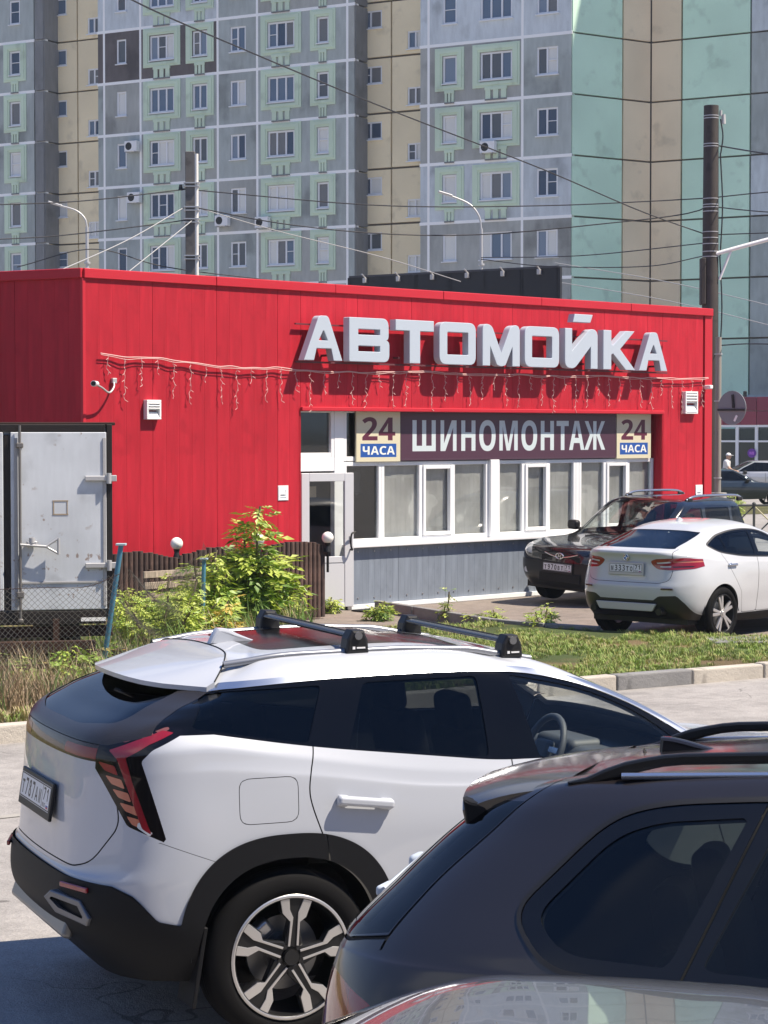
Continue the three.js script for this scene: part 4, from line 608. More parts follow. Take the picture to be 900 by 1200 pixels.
const LF = (r, g, b) => phys(lin(r, g, b), 0.5, { transmission: 0.35, thickness: 0, side: THREE.DoubleSide });
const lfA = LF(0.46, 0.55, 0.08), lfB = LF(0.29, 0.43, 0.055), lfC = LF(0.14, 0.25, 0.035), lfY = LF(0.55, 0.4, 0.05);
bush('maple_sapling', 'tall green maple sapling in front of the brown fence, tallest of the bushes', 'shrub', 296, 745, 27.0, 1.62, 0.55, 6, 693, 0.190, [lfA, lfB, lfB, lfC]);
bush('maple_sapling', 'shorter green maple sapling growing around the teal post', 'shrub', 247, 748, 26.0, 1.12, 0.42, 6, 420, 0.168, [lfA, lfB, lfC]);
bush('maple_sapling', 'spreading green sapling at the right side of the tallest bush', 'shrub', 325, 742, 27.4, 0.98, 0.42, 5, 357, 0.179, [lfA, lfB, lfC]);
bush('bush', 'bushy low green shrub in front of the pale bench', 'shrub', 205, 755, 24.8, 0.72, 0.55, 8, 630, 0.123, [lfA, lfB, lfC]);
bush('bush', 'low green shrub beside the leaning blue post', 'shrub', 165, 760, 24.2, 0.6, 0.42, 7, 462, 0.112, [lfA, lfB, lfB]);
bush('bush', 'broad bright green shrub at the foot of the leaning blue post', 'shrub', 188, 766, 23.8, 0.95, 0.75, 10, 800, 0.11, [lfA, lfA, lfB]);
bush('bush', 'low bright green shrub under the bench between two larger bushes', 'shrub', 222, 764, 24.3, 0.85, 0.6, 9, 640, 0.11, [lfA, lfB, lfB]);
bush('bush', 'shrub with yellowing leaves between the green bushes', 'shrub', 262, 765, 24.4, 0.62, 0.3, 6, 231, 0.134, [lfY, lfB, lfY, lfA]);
bush('bush', 'green weeds in the dry grass behind the kerb at the far left', 'shrub', 72, 835, 19.9, 0.55, 0.5, 8, 504, 0.112, [lfB, lfA, LF(0.4, 0.34, 0.08)]);
bush('bush', 'yellow green weeds behind the spoiler of the white crossover', 'shrub', 120, 815, 20.6, 0.5, 0.5, 8, 462, 0.101, [lfB, lfY, lfA]);
for (const [px, py, d, h, lab] of [[385, 725, 30.4, 0.2, 'low weeds at the foot of the brown fence'], [445, 731, 29.2, 0.24, 'low green weeds by the forecourt edging near the door mat'], [575, 742, 28.2, 0.2, 'weeds in the middle of the forecourt edging'], [637, 752, 27.3, 0.34, 'upright weed at the right end of the forecourt edging'], [525, 738, 28.8, 0.4, 'single thin weed stalk on the forecourt edge']]) bush('weed', lab, 'weed', px, py, d, h, h > 0.36 ? 0.05 : 0.34, h > 0.36 ? 2 : 6, h > 0.36 ? 40 : 170, 0.085, [lfA, lfB, lfC]);
bush('bush', 'pale green bush by the railing on the right', 'shrub', 857, 596, 62, 0.75, 0.5, 7, 462, 0.134, [lfA, LF(0.4, 0.5, 0.2), lfB]);
// ---------------------------------------------------------------- cars: a lofted skin from a net of rings, cut into panels, glass and gaps
// car frame: x forward, y up, z to the car's right
function slopes(t, p) { // monotone tangents
  const n = t.length, m = new Array(n), d = []; for (let i = 0; i + 1 < n; i++) d.push((p[i + 1] - p[i]) / (t[i + 1] - t[i]));
  m[0] = d[0]; m[n - 1] = d[n - 2];
  for (let i = 1; i + 1 < n; i++) { const a = t[i] - t[i - 1], b = t[i + 1] - t[i]; let q = (d[i - 1] * b + d[i] * a) / (a + b); const lim = 2.4 * Math.min(Math.abs(d[i - 1]), Math.abs(d[i])); if (d[i - 1] * d[i] <= 0) q *= 0.15; else q = Math.sign(q) * Math.min(Math.abs(q), lim); m[i] = q; }
  return m;
}
function herm(t, p, m, i, s) { const h = t[i + 1] - t[i], a = s * s, b = a * s; return (2 * b - 3 * a + 1) * p[i] + (b - 2 * a + s) * h * m[i] + (-2 * b + 3 * a) * p[i + 1] + (b - a) * h * m[i + 1]; }
function loft(net, step = 0.03) {
  const J = net.length, K = net[0].length, dist = (a, b) => Math.max(1e-4, Math.hypot(a[0] - b[0], a[1] - b[1], a[2] - b[2]));
  const tu = [0], tv = [0], su = [], sv = [];
  for (let k = 1; k < K; k++) { let s = 0, mx = 0; for (let j = 0; j < J; j++) { const d = dist(net[j][k], net[j][k - 1]); s += d; mx = Math.max(mx, d); } tu.push(tu[k - 1] + s / J); su.push(Math.max(2, Math.ceil(mx / step))); }
  for (let j = 1; j < J; j++) { let s = 0, mx = 0; for (let k = 0; k < K; k++) { const d = dist(net[j][k], net[j - 1][k]); s += d; mx = Math.max(mx, Math.min(d, 0.6)); } tv.push(tv[j - 1] + s / K); sv.push(Math.max(2, Math.ceil(mx / step))); }
  const cols = []; // along u for each ring
  for (let j = 0; j < J; j++) {
    const row = [], ms = [0, 1, 2].map((c) => { const p = net[j].map((q) => q[c]); const m = slopes(tu, p); if (c !== 2) { m[0] = 0; m[K - 1] = 0; } return [p, m]; });
    for (let k = 0; k + 1 < K; k++) for (let i = 0; i < su[k] + (k === K - 2 ? 1 : 0); i++) { const s = i / su[k]; row.push([...ms.map(([p, m]) => herm(tu, p, m, k, s)), k + s]); }
    cols.push(row);
  }
  const nu = cols[0].length, grid = [];
  for (let i = 0; i < nu; i++) {
    const ms = [0, 1, 2].map((c) => { const p = cols.map((r) => r[i][c]); const m = slopes(tv, p); if (c !== 2) m[J - 1] = 0; return [p, m]; }); const col = [];
    for (let j = 0; j + 1 < J; j++) for (let q = 0; q < sv[j] + (j === J - 2 ? 1 : 0); q++) { const s = q / sv[j]; col.push([...ms.map(([p, m]) => herm(tv, p, m, j, s)), cols[0][i][3], j + s]); }
    grid.push(col);
  }
  const nv = grid[0].length, N = grid.map((c) => c.map(() => [0, 0, 0]));
  const tri = (a, b, c) => { const A = grid[a[0]][a[1]], B = grid[b[0]][b[1]], C = grid[c[0]][c[1]], ux = B[0] - A[0], uy = B[1] - A[1], uz = B[2] - A[2], vx = C[0] - A[0], vy = C[1] - A[1], vz = C[2] - A[2], n = [uy * vz - uz * vy, uz * vx - ux * vz, ux * vy - uy * vx]; for (const q of [a, b, c]) { const m = N[q[0]][q[1]]; m[0] += n[0]; m[1] += n[1]; m[2] += n[2]; } };
  const F = [];
  for (let i = 0; i + 1 < nu; i++) for (let j = 0; j + 1 < nv; j++) { F.push([[i, j], [i, j + 1], [i + 1, j + 1]], [[i, j], [i + 1, j + 1], [i + 1, j]]); }
  for (const f of F) tri(...f);
  for (const [i, c] of N.entries()) for (const [j, m] of c.entries()) { const g = grid[i][j]; if (Math.abs(g[2]) < 1e-5) m[2] = 0; const l = Math.hypot(...m) || 1; m[0] /= l; m[1] /= l; m[2] /= l; }
  // orientation: outward at the widest point of the side
  const mi = Math.floor(nu / 2), mj = Math.floor(nv / 3), flip = N[mi][mj][2] < 0;
  const S = []; for (const f of F) for (const q of flip ? [f[0], f[2], f[1]] : f) { const g = grid[q[0]][q[1]], m = N[q[0]][q[1]], s = flip ? -1 : 1; S.push(g[0], g[1], g[2], m[0] * s, m[1] * s, m[2] * s, g[3], g[4]); }
  return S;
}
function clip(S, f) {
  const A = [], B = [], v = [0, 0, 0], P = [[], [], []];
  for (let o = 0; o < S.length; o += 24) {
    let all = 0;
    for (let q = 0; q < 3; q++) { const b = o + q * 8; v[q] = f(S[b], S[b + 1], S[b + 2], S[b + 6], S[b + 7], S[b + 3], S[b + 4], S[b + 5]); if (v[q] >= 0) all++; }
    if (all === 3) { for (let i = 0; i < 24; i++) A.push(S[o + i]); continue; } if (all === 0) { for (let i = 0; i < 24; i++) B.push(S[o + i]); continue; }
    const pa = [], pb = [];
    for (let q = 0; q < 3; q++) {
      const r = (q + 1) % 3, a = S.slice(o + q * 8, o + q * 8 + 8); (v[q] >= 0 ? pa : pb).push(a);
      if ((v[q] >= 0) !== (v[r] >= 0)) { const t = v[q] / (v[q] - v[r]), b = o + r * 8, c = a.map((x, i) => x + (S[b + i] - x) * t); pa.push(c); pb.push(c); }
    }
    for (const [p, D] of [[pa, A], [pb, B]]) for (let i = 1; i + 1 < p.length; i++) D.push(...p[0], ...p[i], ...p[i + 1]);
  }
  return [A, B];
}
function refine(S, n = 1) { let R_ = S; for (let k = 0; k < n; k++) { const O = []; for (let o = 0; o < R_.length; o += 24) { const a = R_.slice(o, o + 8), b = R_.slice(o + 8, o + 16), c = R_.slice(o + 16, o + 24), m = (p, q) => p.map((x, i) => (x + q[i]) / 2), ab = m(a, b), bc = m(b, c), ca = m(c, a); O.push(...a, ...ab, ...ca, ...ab, ...b, ...bc, ...ca, ...bc, ...c, ...ab, ...bc, ...ca); } R_ = O; } return R_; }
function soupGeo(S, off = 0, mirror = false) {
  const n = S.length / 8, p = new Float32Array(n * 3), m = new Float32Array(n * 3), uv = new Float32Array(n * 2);
  for (let i = 0; i < n; i++) {
    const src = mirror ? (i - (i % 3)) + [0, 2, 1][i % 3] : i, o = src * 8; const l = Math.hypot(S[o + 3], S[o + 4], S[o + 5]) || 1, z = mirror ? -1 : 1;
    p[3 * i] = S[o] + S[o + 3] / l * off; p[3 * i + 1] = S[o + 1] + S[o + 4] / l * off; p[3 * i + 2] = (S[o + 2] + S[o + 5] / l * off) * z;
    m[3 * i] = S[o + 3] / l; m[3 * i + 1] = S[o + 4] / l; m[3 * i + 2] = S[o + 5] / l * z; uv[2 * i] = S[o] + S[o + 2]; uv[2 * i + 1] = S[o + 1];
  }
  const g = new THREE.BufferGeometry(); g.setAttribute('position', new THREE.BufferAttribute(p, 3)); g.setAttribute('normal', new THREE.BufferAttribute(m, 3)); g.setAttribute('uv', new THREE.BufferAttribute(uv, 2)); return g;
}
function rounded(pts, r = 0.03, n = 4) { const o = [], N = pts.length; for (let i = 0; i < N; i++) { const a = pts[(i + N - 1) % N], b = pts[i], c = pts[(i + 1) % N], la = Math.hypot(a[0] - b[0], a[1] - b[1]), lc = Math.hypot(c[0] - b[0], c[1] - b[1]), q = b[2] ?? r, ra = Math.min(q, la * 0.45) / la, rc = Math.min(q, lc * 0.45) / lc, p = [b[0] + (a[0] - b[0]) * ra, b[1] + (a[1] - b[1]) * ra], s = [b[0] + (c[0] - b[0]) * rc, b[1] + (c[1] - b[1]) * rc]; for (let k = 0; k <= n; k++) { const t = k / n; o.push([(1 - t) ** 2 * p[0] + 2 * t * (1 - t) * b[0] + t * t * s[0], (1 - t) ** 2 * p[1] + 2 * t * (1 - t) * b[1] + t * t * s[1]]); } } return o; }
function sdf(pts) { // signed distance to a closed outline, positive inside
  const N = pts.length;
  return (x, y) => { let d = 1e9, inside = false; for (let i = 0, j = N - 1; i < N; j = i++) { const a = pts[i], b = pts[j], ex = b[0] - a[0], ey = b[1] - a[1], wx = x - a[0], wy = y - a[1], t = clamp((wx * ex + wy * ey) / (ex * ex + ey * ey || 1e-9)), qx = wx - ex * t, qy = wy - ey * t; d = Math.min(d, qx * qx + qy * qy); if ((a[1] > y) !== (b[1] > y) && x < (b[0] - a[0]) * (y - a[1]) / (b[1] - a[1]) + a[0]) inside = !inside; } return inside ? Math.sqrt(d) : -Math.sqrt(d); };
}
const pl = (pts) => (x) => { if (x <= pts[0][0]) return pts[0][1]; for (let i = 1; i < pts.length; i++) if (x <= pts[i][0]) return mix(pts[i - 1][1], pts[i][1], (x - pts[i - 1][0]) / (pts[i][0] - pts[i - 1][0])); return pts[pts.length - 1][1]; };
class Car {
  constructor(name, label, category, pos, ry, net, step) { this.root = thing(name, label, category, pos, ry); this.rest = loft(net, step); this.inner = []; }
  take(f, mask) { if (mask) { const [m, n] = clip(this.rest, mask), [a, b] = clip(m, f); this.rest = n.concat(b); return a; } const [a, b] = clip(this.rest, f); this.rest = b; return a; }
  gap(d, mask, w = 0.003, m = CM.gap) { const [x, n] = mask ? clip(this.rest, mask) : [this.rest, []], [a, r] = clip(x, (...q) => d(...q) - w), [b, g] = clip(r, (...q) => -d(...q) - w); this.rest = n.concat(a, b); this.gaps = (this.gaps || []).concat(g); }
  centre(name, S, m, { off = 0, parent = this.root, line = true } = {}) { if (!S.length) return null; if (line) this.inner = this.inner.concat(S); return obj(name, [soupGeo(S, off), soupGeo(S, off, true)], m, parent); }
  sides(name, S, m, { off = 0, parents, line = true } = {}) { if (!S.length) return []; if (line) this.inner = this.inner.concat(S); return [false, true].map((q, i) => obj(name, soupGeo(S, off, q), m, parents ? parents[i] : this.root)); }
  finish() {
    if (this.gaps?.length) obj('panel_gap', [soupGeo(this.gaps, -0.006), soupGeo(this.gaps, -0.006, true)], CM.gap, this.root);
    obj('interior_lining', [soupGeo(this.inner, -0.028), soupGeo(this.inner, -0.028, true)], CM.lining, this.root);
  }
}
const CM = {
  black: M.black,
  gap: mat(lin(0.006, 0.006, 0.006), 0.8), lining: mat(lin(0.08, 0.08, 0.08), 0.9), clad: phys(lin(0.006, 0.0065, 0.008), 0.6, { specularIntensity: 0.4 }), gloss: phys(lin(0.0025, 0.0025, 0.003), 0.05, { ior: 1.42 }),
  whitePaint: phys(lin(0.43, 0.455, 0.5), 0.5, { clearcoat: 1, clearcoatRoughness: 0.03 }), whitePaint2: phys(lin(0.5, 0.515, 0.535), 0.35, { clearcoat: 1, clearcoatRoughness: 0.03 }),
  tint: phys(lin(0.075, 0.085, 0.09), 0.015, { transmission: 1, thickness: 0, ior: 1.42 }), clear: phys(lin(0.93, 0.97, 0.96), 0.015, { transmission: 1, thickness: 0, ior: 1.5 }),
  lampRed: phys(lin(0.24, 0.006, 0.014), 0.12, { clearcoat: 1 }), lampDark: phys(lin(0.03, 0.006, 0.008), 0.08, { clearcoat: 1 }), lampOrange: phys(lin(0.5, 0.16, 0.09), 0.2, { clearcoat: 1 }), lampClear: phys(lin(0.6, 0.62, 0.62), 0.12, { clearcoat: 1 }),
  tyre: phys(lin(0.0045, 0.0045, 0.005), 0.8, { specularIntensity: 0.3 }), silver: mat(lin(0.58, 0.57, 0.56), 0.3, { metalness: 0.75 }), alloyDark: mat(lin(0.014, 0.0145, 0.016), 0.35, { metalness: 0.3 }), satin: mat(lin(0.48, 0.52, 0.6), 0.25, { metalness: 0.9 }), disc: mat(lin(0.25, 0.25, 0.25), 0.45, { metalness: 0.8 }), seat: mat(lin(0.035, 0.035, 0.038), 0.8), dash: mat(lin(0.05, 0.056, 0.062), 0.6),
};
function lathe(pts, seg = 48) { const g = new THREE.LatheGeometry(pts.map((p) => new THREE.Vector2(p[0], p[1])), seg); g.rotateX(Math.PI / 2); return g; }
// wheel facing +z: outer face at z = 0
function wheelParts(car, x, y, z, side, r, w, rimR, face) {
  const g = new THREE.Group(); g.name = 'wheel'; g.position.set(x, y, z); if (side < 0) g.rotation.y = Math.PI; car.add(g);
  const t = r - rimR; obj('tyre', lathe([[rimR - 0.005, -0.02], [rimR + 0.01, 0.0], [rimR + t * 0.35, 0.012], [rimR + t * 0.7, 0.006], [r - 0.012, -0.012], [r - 0.002, -0.03], [r, -0.06], [r, -0.065], [r - 0.007, -0.066], [r - 0.007, -0.072], [r, -0.073], [r, -0.1], [r - 0.007, -0.101], [r - 0.007, -0.108], [r, -0.109], [r, -w + 0.06], [r - 0.01, -w + 0.02], [rimR, -w]], 64), CM.tyre, g);
    face(g, rimR); return g;
}
function plateGeo(car, text, region, pos, rot, frameMat, w = 0.52, h = 0.112) {
  const g = new THREE.Group(); g.name = 'number_plate'; g.position.set(...pos); g.rotation.set(...rot, 'YXZ'); car.add(g);
  obj('plate_frame', bx(w + 0.04, h + 0.055, 0.016, 0, -0.008, -0.008, 0.006), frameMat, g);
  const t = canvasTex(520, 112, (c) => {
    c.fillStyle = '#d9dadc'; c.fillRect(0, 0, 520, 112); c.strokeStyle = '#15161a'; c.lineWidth = 5; c.strokeRect(5, 5, 510, 102); c.beginPath(); c.moveTo(388, 5); c.lineTo(388, 107); c.stroke(); c.fillStyle = '#15161a';
    const ws = { small: 54, big: 52 }; let x = 22; for (const ch of text) { const big = /[0-9]/.test(ch); squeezed(c, ch, x, big ? 18 : 32, big ? 46 : 44, big ? 76 : 62, 'bold 100px sans-serif'); x += (big ? ws.big : ws.small) + 8; }
    x = 404; for (const ch of region) { squeezed(c, ch, x, 12, 40, 56, 'bold 80px sans-serif'); x += 52; }
    squeezed(c, 'RUS', 400, 80, 54, 18, 'bold 30px sans-serif'); c.fillStyle = '#e8e8ea'; c.fillRect(466, 79, 36, 7); c.fillStyle = '#2b4f9e'; c.fillRect(466, 86, 36, 7); c.fillStyle = '#b8343a'; c.fillRect(466, 93, 36, 7);
  });
  obj('plate_face', new THREE.PlaneGeometry(w, h).translate(0, 0, 0.0015), mat(0xffffff, 0.4, { map: t }), g); return g;
}
function seatsAndDash(root, o) { // simple furniture seen through the glass
  const { x0, w, y, back, dashX, dashY } = o, gs = [];
  for (const s of [-1, 1]) { for (const [px, n] of [[x0, 0], [back, 1]]) { const st = new THREE.Group(); st.name = 'seat'; st.position.set(px, y, s * w); root.add(st); obj('cushion', bx(0.5, 0.16, 0.48, 0.12, 0, 0, 0.06), CM.seat, st); obj('backrest', bx(0.14, 0.6, 0.46, -0.2, 0.33, 0, 0.06, 0, 0.22), CM.seat, st); obj('headrest', bx(0.1, 0.17, 0.26, -0.29, 0.7, 0, 0.04, 0, 0.15), CM.seat, st); } }
  obj('dashboard', [bx(0.42, 0.34, w * 3.9, dashX, dashY - 0.17, 0, 0.07), bx(0.3, 0.08, w * 3.6, dashX + 0.2, dashY - 0.04, 0, 0.03), bx(0.2, 0.1, 0.4, dashX - 0.1, dashY - 0.02, -w, 0.04)], CM.dash, root);
  const sw = new THREE.Group(); sw.name = 'steering_wheel'; sw.position.set(dashX - (o.wheelX ?? 0.36), dashY - 0.04, -w); sw.rotation.set(0, Math.PI / 2, 0); root.add(sw); const rim = new THREE.TorusGeometry(0.18, 0.018, 10, 32); rim.rotateX(0.4); obj('wheel_rim', rim, CM.dash, sw); obj('wheel_hub', bx(0.14, 0.11, 0.05, 0, 0, 0, 0.02, 0, 0, 0.4), CM.dash, sw); obj('wheel_spoke', [bx(0.34, 0.035, 0.02, 0, 0.01, 0, 0.006, 0, 0, 0.4), bx(0.05, 0.17, 0.02, 0, -0.09, 0.02, 0.006, 0, 0, 0.4)], CM.satin, sw);
}

// rings for ordinary cars from a few measures: rear and front end, cowl, rear glass base, roof front and rear, heights, half width
function genericNet(o) {
  const { r, f, w, sill = 0.3, sh, belt, hood, boot, cowl, back, rf, rb, roof } = o, ring = (y0, ym, y1, xr, xf, hw, bow = 0.1, cr = 0.2) => [[xr, y0, 0], [xr + bow * 0.3, y0, hw * 0.5], [xr + bow, y0, hw * 0.8], [xr + bow + cr, mix(y0, ym, 0.3), hw * 0.97], [mix(xr + bow + cr, xf - bow - cr, 0.22), mix(y0, ym, 0.8), hw], [mix(xr, xf, 0.42), ym, hw], [mix(xr, xf, 0.56), ym, hw], [mix(xr, xf, 0.7), mix(ym, y1, 0.4), hw], [xf - bow - cr, mix(ym, y1, 0.8), hw * 0.97], [xf - bow, y1, hw * 0.8], [xf - bow * 0.3, y1, hw * 0.5], [xf, y1, 0]];
  return [ring(sill, sill - 0.04, sill, r + 0.1, f - 0.1, w * 0.9), ring(sill + 0.14, sill + 0.12, sill + 0.14, r + 0.02, f - 0.02, w * 0.97), ring(0.62, 0.62, 0.6, r, f, w), ring(sh - 0.08, sh - 0.06, hood - 0.14, r + 0.02, f - 0.02, w), ring(boot - 0.05, sh, hood - 0.04, r + 0.04, f - 0.08, w * 0.985, 0.12), ring(boot, belt - 0.02, hood, Math.min(back - 0.1, r + 0.12), f - 0.22, w * 0.96, 0.14), ring(belt + 0.02, belt, cowl[1], back, cowl[0], w * 0.94, 0.1, 0.14), ring(mix(belt, roof, 0.5), mix(belt, roof, 0.5), mix(cowl[1], roof, 0.5), mix(back, rb, 0.5), mix(cowl[0], rf, 0.5), w * 0.85, 0.1, 0.12), ring(roof - 0.09, roof - 0.075, roof - 0.085, mix(back, rb, 0.86), mix(cowl[0], rf, 0.88), w * 0.755, 0.09, 0.1), ring(roof - 0.035, roof - 0.022, roof - 0.035, rb, rf, w * 0.65, 0.08, 0.1), ring(roof - 0.01, roof - 0.004, roof - 0.01, rb + 0.15, rf - 0.15, w * 0.42, 0.05, 0.1), ring(roof - 0.005, roof, roof - 0.005, rb + 0.3, rf - 0.3, 0, 0, 0.05)];
}
// ---------------------------------------------------------------- white crossover in the foreground
{
  const net = [
    // rear centre ........ corner ........ side ........ front corner .... front centre
    [[-0.74, 0.3, 0], [-0.74, 0.3, 0.42], [-0.7, 0.3, 0.66], [-0.58, 0.3, 0.8], [-0.35, 0.29, 0.84], [0.05, 0.27, 0.85], [0.75, 0.25, 0.85], [1.5, 0.25, 0.85], [2.2, 0.26, 0.85], [3.0, 0.27, 0.83], [3.4, 0.28, 0.7], [3.55, 0.28, 0.4], [3.6, 0.28, 0]],
    [[-0.88, 0.43, 0], [-0.87, 0.43, 0.42], [-0.8, 0.43, 0.68], [-0.64, 0.42, 0.84], [-0.35, 0.4, 0.905], [0.05, 0.36, 0.91], [0.75, 0.33, 0.9], [1.5, 0.33, 0.9], [2.2, 0.36, 0.905], [3.0, 0.4, 0.9], [3.48, 0.42, 0.74], [3.66, 0.42, 0.4], [3.7, 0.42, 0]],
    [[-0.945, 0.57, 0], [-0.93, 0.57, 0.42], [-0.84, 0.57, 0.7], [-0.66, 0.57, 0.865], [-0.35, 0.56, 0.94], [0.05, 0.54, 0.945], [0.75, 0.5, 0.925], [1.5, 0.5, 0.925], [2.2, 0.54, 0.94], [3.0, 0.57, 0.925], [3.5, 0.58, 0.75], [3.68, 0.58, 0.4], [3.73, 0.58, 0]],
    [[-0.935, 0.7, 0], [-0.92, 0.7, 0.42], [-0.83, 0.7, 0.69], [-0.66, 0.7, 0.865], [-0.35, 0.7, 0.94], [0.05, 0.7, 0.95], [0.75, 0.68, 0.94], [1.5, 0.68, 0.94], [2.2, 0.7, 0.945], [3.0, 0.72, 0.92], [3.5, 0.72, 0.75], [3.69, 0.72, 0.4], [3.73, 0.72, 0]],
    [[-0.925, 0.74, 0], [-0.905, 0.74, 0.42], [-0.8, 0.76, 0.69], [-0.645, 0.8, 0.86], [-0.35, 0.88, 0.935], [0.05, 0.88, 0.945], [0.75, 0.85, 0.945], [1.5, 0.85, 0.945], [2.2, 0.86, 0.945], [3.0, 0.85, 0.91], [3.48, 0.83, 0.74], [3.68, 0.83, 0.4], [3.72, 0.83, 0]],
    [[-0.905, 1.02, 0], [-0.88, 1.02, 0.42], [-0.78, 1.03, 0.67], [-0.63, 1.05, 0.835], [-0.35, 1.08, 0.915], [0.05, 1.06, 0.935], [0.75, 1.0, 0.935], [1.5, 0.98, 0.935], [2.2, 0.97, 0.93], [3.1, 0.94, 0.87], [3.45, 0.9, 0.72], [3.66, 0.9, 0.4], [3.7, 0.9, 0]],
    [[-0.885, 1.195, 0], [-0.86, 1.2, 0.42], [-0.775, 1.21, 0.655], [-0.62, 1.24, 0.815], [-0.35, 1.26, 0.885], [0.05, 1.2, 0.912], [0.75, 1.1, 0.915], [1.5, 1.07, 0.91], [2.092, 1.06, 0.89], [2.19, 1.08, 0.85], [2.235, 1.09, 0.7], [2.263, 1.1, 0.4], [2.277, 1.1, 0]],
    [[-0.865, 1.265, 0], [-0.84, 1.27, 0.42], [-0.76, 1.275, 0.64], [-0.6, 1.31, 0.79], [-0.36, 1.325, 0.835], [0.05, 1.245, 0.892], [0.75, 1.145, 0.9], [1.45, 1.11, 0.895], [2.012, 1.14, 0.855], [2.12, 1.14, 0.81], [2.162, 1.146, 0.67], [2.19, 1.152, 0.38], [2.204, 1.148, 0]],
    [[-0.66, 1.38, 0], [-0.64, 1.385, 0.4], [-0.59, 1.39, 0.59], [-0.46, 1.4, 0.71], [-0.25, 1.41, 0.765], [0.07, 1.37, 0.815], [0.75, 1.33, 0.825], [1.25, 1.31, 0.825], [1.724, 1.3, 0.79], [1.85, 1.3, 0.745], [1.892, 1.301, 0.61], [1.92, 1.312, 0.35], [1.93, 1.308, 0]],
    [[-0.44, 1.472, 0], [-0.43, 1.47, 0.38], [-0.39, 1.462, 0.55], [-0.29, 1.455, 0.632], [-0.1, 1.505, 0.67], [0.12, 1.515, 0.705], [0.7, 1.525, 0.72], [1.05, 1.51, 0.72], [1.408, 1.45, 0.705], [1.53, 1.45, 0.665], [1.572, 1.451, 0.54], [1.6, 1.462, 0.3], [1.61, 1.463, 0]],
    [[-0.29, 1.532, 0], [-0.28, 1.528, 0.36], [-0.26, 1.51, 0.53], [-0.2, 1.507, 0.602], [-0.05, 1.552, 0.628], [0.15, 1.578, 0.645], [0.68, 1.588, 0.66], [0.98, 1.575, 0.66], [1.244, 1.53, 0.65], [1.34, 1.53, 0.61], [1.375, 1.526, 0.5], [1.403, 1.532, 0.28], [1.413, 1.533, 0]],
    [[-0.15, 1.583, 0], [-0.15, 1.578, 0.33], [-0.13, 1.57, 0.45], [-0.08, 1.568, 0.52], [0.02, 1.6, 0.53], [0.2, 1.61, 0.55], [0.65, 1.618, 0.56], [0.9, 1.605, 0.56], [1.09, 1.572, 0.55], [1.17, 1.572, 0.52], [1.198, 1.572, 0.42], [1.219, 1.578, 0.24], [1.226, 1.58, 0]],
    [[0.0, 1.618, 0], [0.0, 1.616, 0.16], [0.02, 1.614, 0.2], [0.05, 1.615, 0.22], [0.1, 1.62, 0.23], [0.25, 1.63, 0.24], [0.6, 1.638, 0.25], [0.78, 1.63, 0.25], [0.88, 1.612, 0.24], [0.92, 1.612, 0.22], [0.96, 1.61, 0.18], [1.0, 1.61, 0.1], [1.02, 1.61, 0]],
    [[0.12, 1.624, 0], [0.12, 1.624, 0], [0.13, 1.624, 0], [0.15, 1.625, 0], [0.2, 1.628, 0], [0.3, 1.634, 0], [0.58, 1.641, 0], [0.7, 1.637, 0], [0.78, 1.627, 0], [0.8, 1.624, 0], [0.82, 1.622, 0], [0.84, 1.62, 0], [0.85, 1.618, 0]],
  ];
  const WX = (x) => x < -0.35 ? -0.35 + (x + 0.35) * 0.875 : x;
  for (const r of net) for (const p of r) p[0] = WX(p[0]);
  const P0 = [-0.758, 0, -9.782], C = new Car('white_suv', 'white crossover with black wheel arch cladding and roof bars in the foreground', 'car', P0, 23 * R, net, 0.026), root = C.root;
  const paint = CM.whitePaint, side = (x, y, z, u) => u - 2.2, rear = (x, y, z, u) => 2.62 - u;
  const sup = (x, y, cx, cy, a, b, n) => 1 - Math.pow(Math.pow(Math.abs((x - cx) / a), n) + Math.pow(Math.abs((y - cy) / b), n), 1 / n);
  // wheel openings
  for (const cx of [0, 2.74]) C.take((x, y, z) => sup(x, y, cx, 0.37, 0.405, 0.425, 2.3) * 0.4, (x, y, z, u) => z - 0.45);
  // glass
  const wp = (l) => l.map((p) => [WX(p[0]), ...p.slice(1)]);
  const band = rounded([[-0.54, 1.40], [-0.43, 1.338, 0.005], [0.14, 1.243, 0.2], [0.98, 1.14, 0.1], [1.97, 1.12, 0.01], [2.01, 1.165, 0.02], [1.77, 1.322, 0.3], [1.5, 1.437, 0.3], [1.14, 1.512, 0.2], [0.7, 1.52, 0.2], [0.2, 1.512, 0.2], [-0.2, 1.482, 0.1], [-0.42, 1.442, 0.02]], 0.03);
  const bandD = sdf(band), sideGlass = (x, y, z, u) => u - 3.0;
  let bandS = C.take((x, y) => bandD(x, y), sideGlass);
  const trim = C.take((x, y) => bandD(x, y) + 0.024, (x, y, z, u) => Math.min(u - 3.0, (y - pl([[-0.5, 1.42], [0.14, 1.36], [1.6, 1.25], [1.95, 1.15]])(x)) * 1));
  C.sides('window_trim', trim, CM.satin, { off: 0.003 });
  const panes = [['quarter_window', rounded([[-0.40, 1.345], [0.10, 1.262], [0.215, 1.49], [-0.18, 1.478], [-0.30, 1.458]], 0.02), CM.tint], ['rear_door_window', rounded([[0.285, 1.235], [0.95, 1.155], [0.955, 1.498], [0.41, 1.494]], 0.02), CM.tint], ['front_door_window', rounded([[1.2, 1.14], [1.91, 1.13], [1.93, 1.165, 0.02], [1.745, 1.31, 0.3], [1.48, 1.425, 0.3], [1.12, 1.495]], 0.02), CM.clear]];
  for (const [n, pg, m] of panes) { const d = sdf(pg), [a, b] = clip(bandS, (x, y) => d(x, y)); bandS = b; C.sides(n, a, m, { off: -0.005, line: false }); }
  C.sides('window_surround', bandS, CM.gloss, { off: -0.001 });
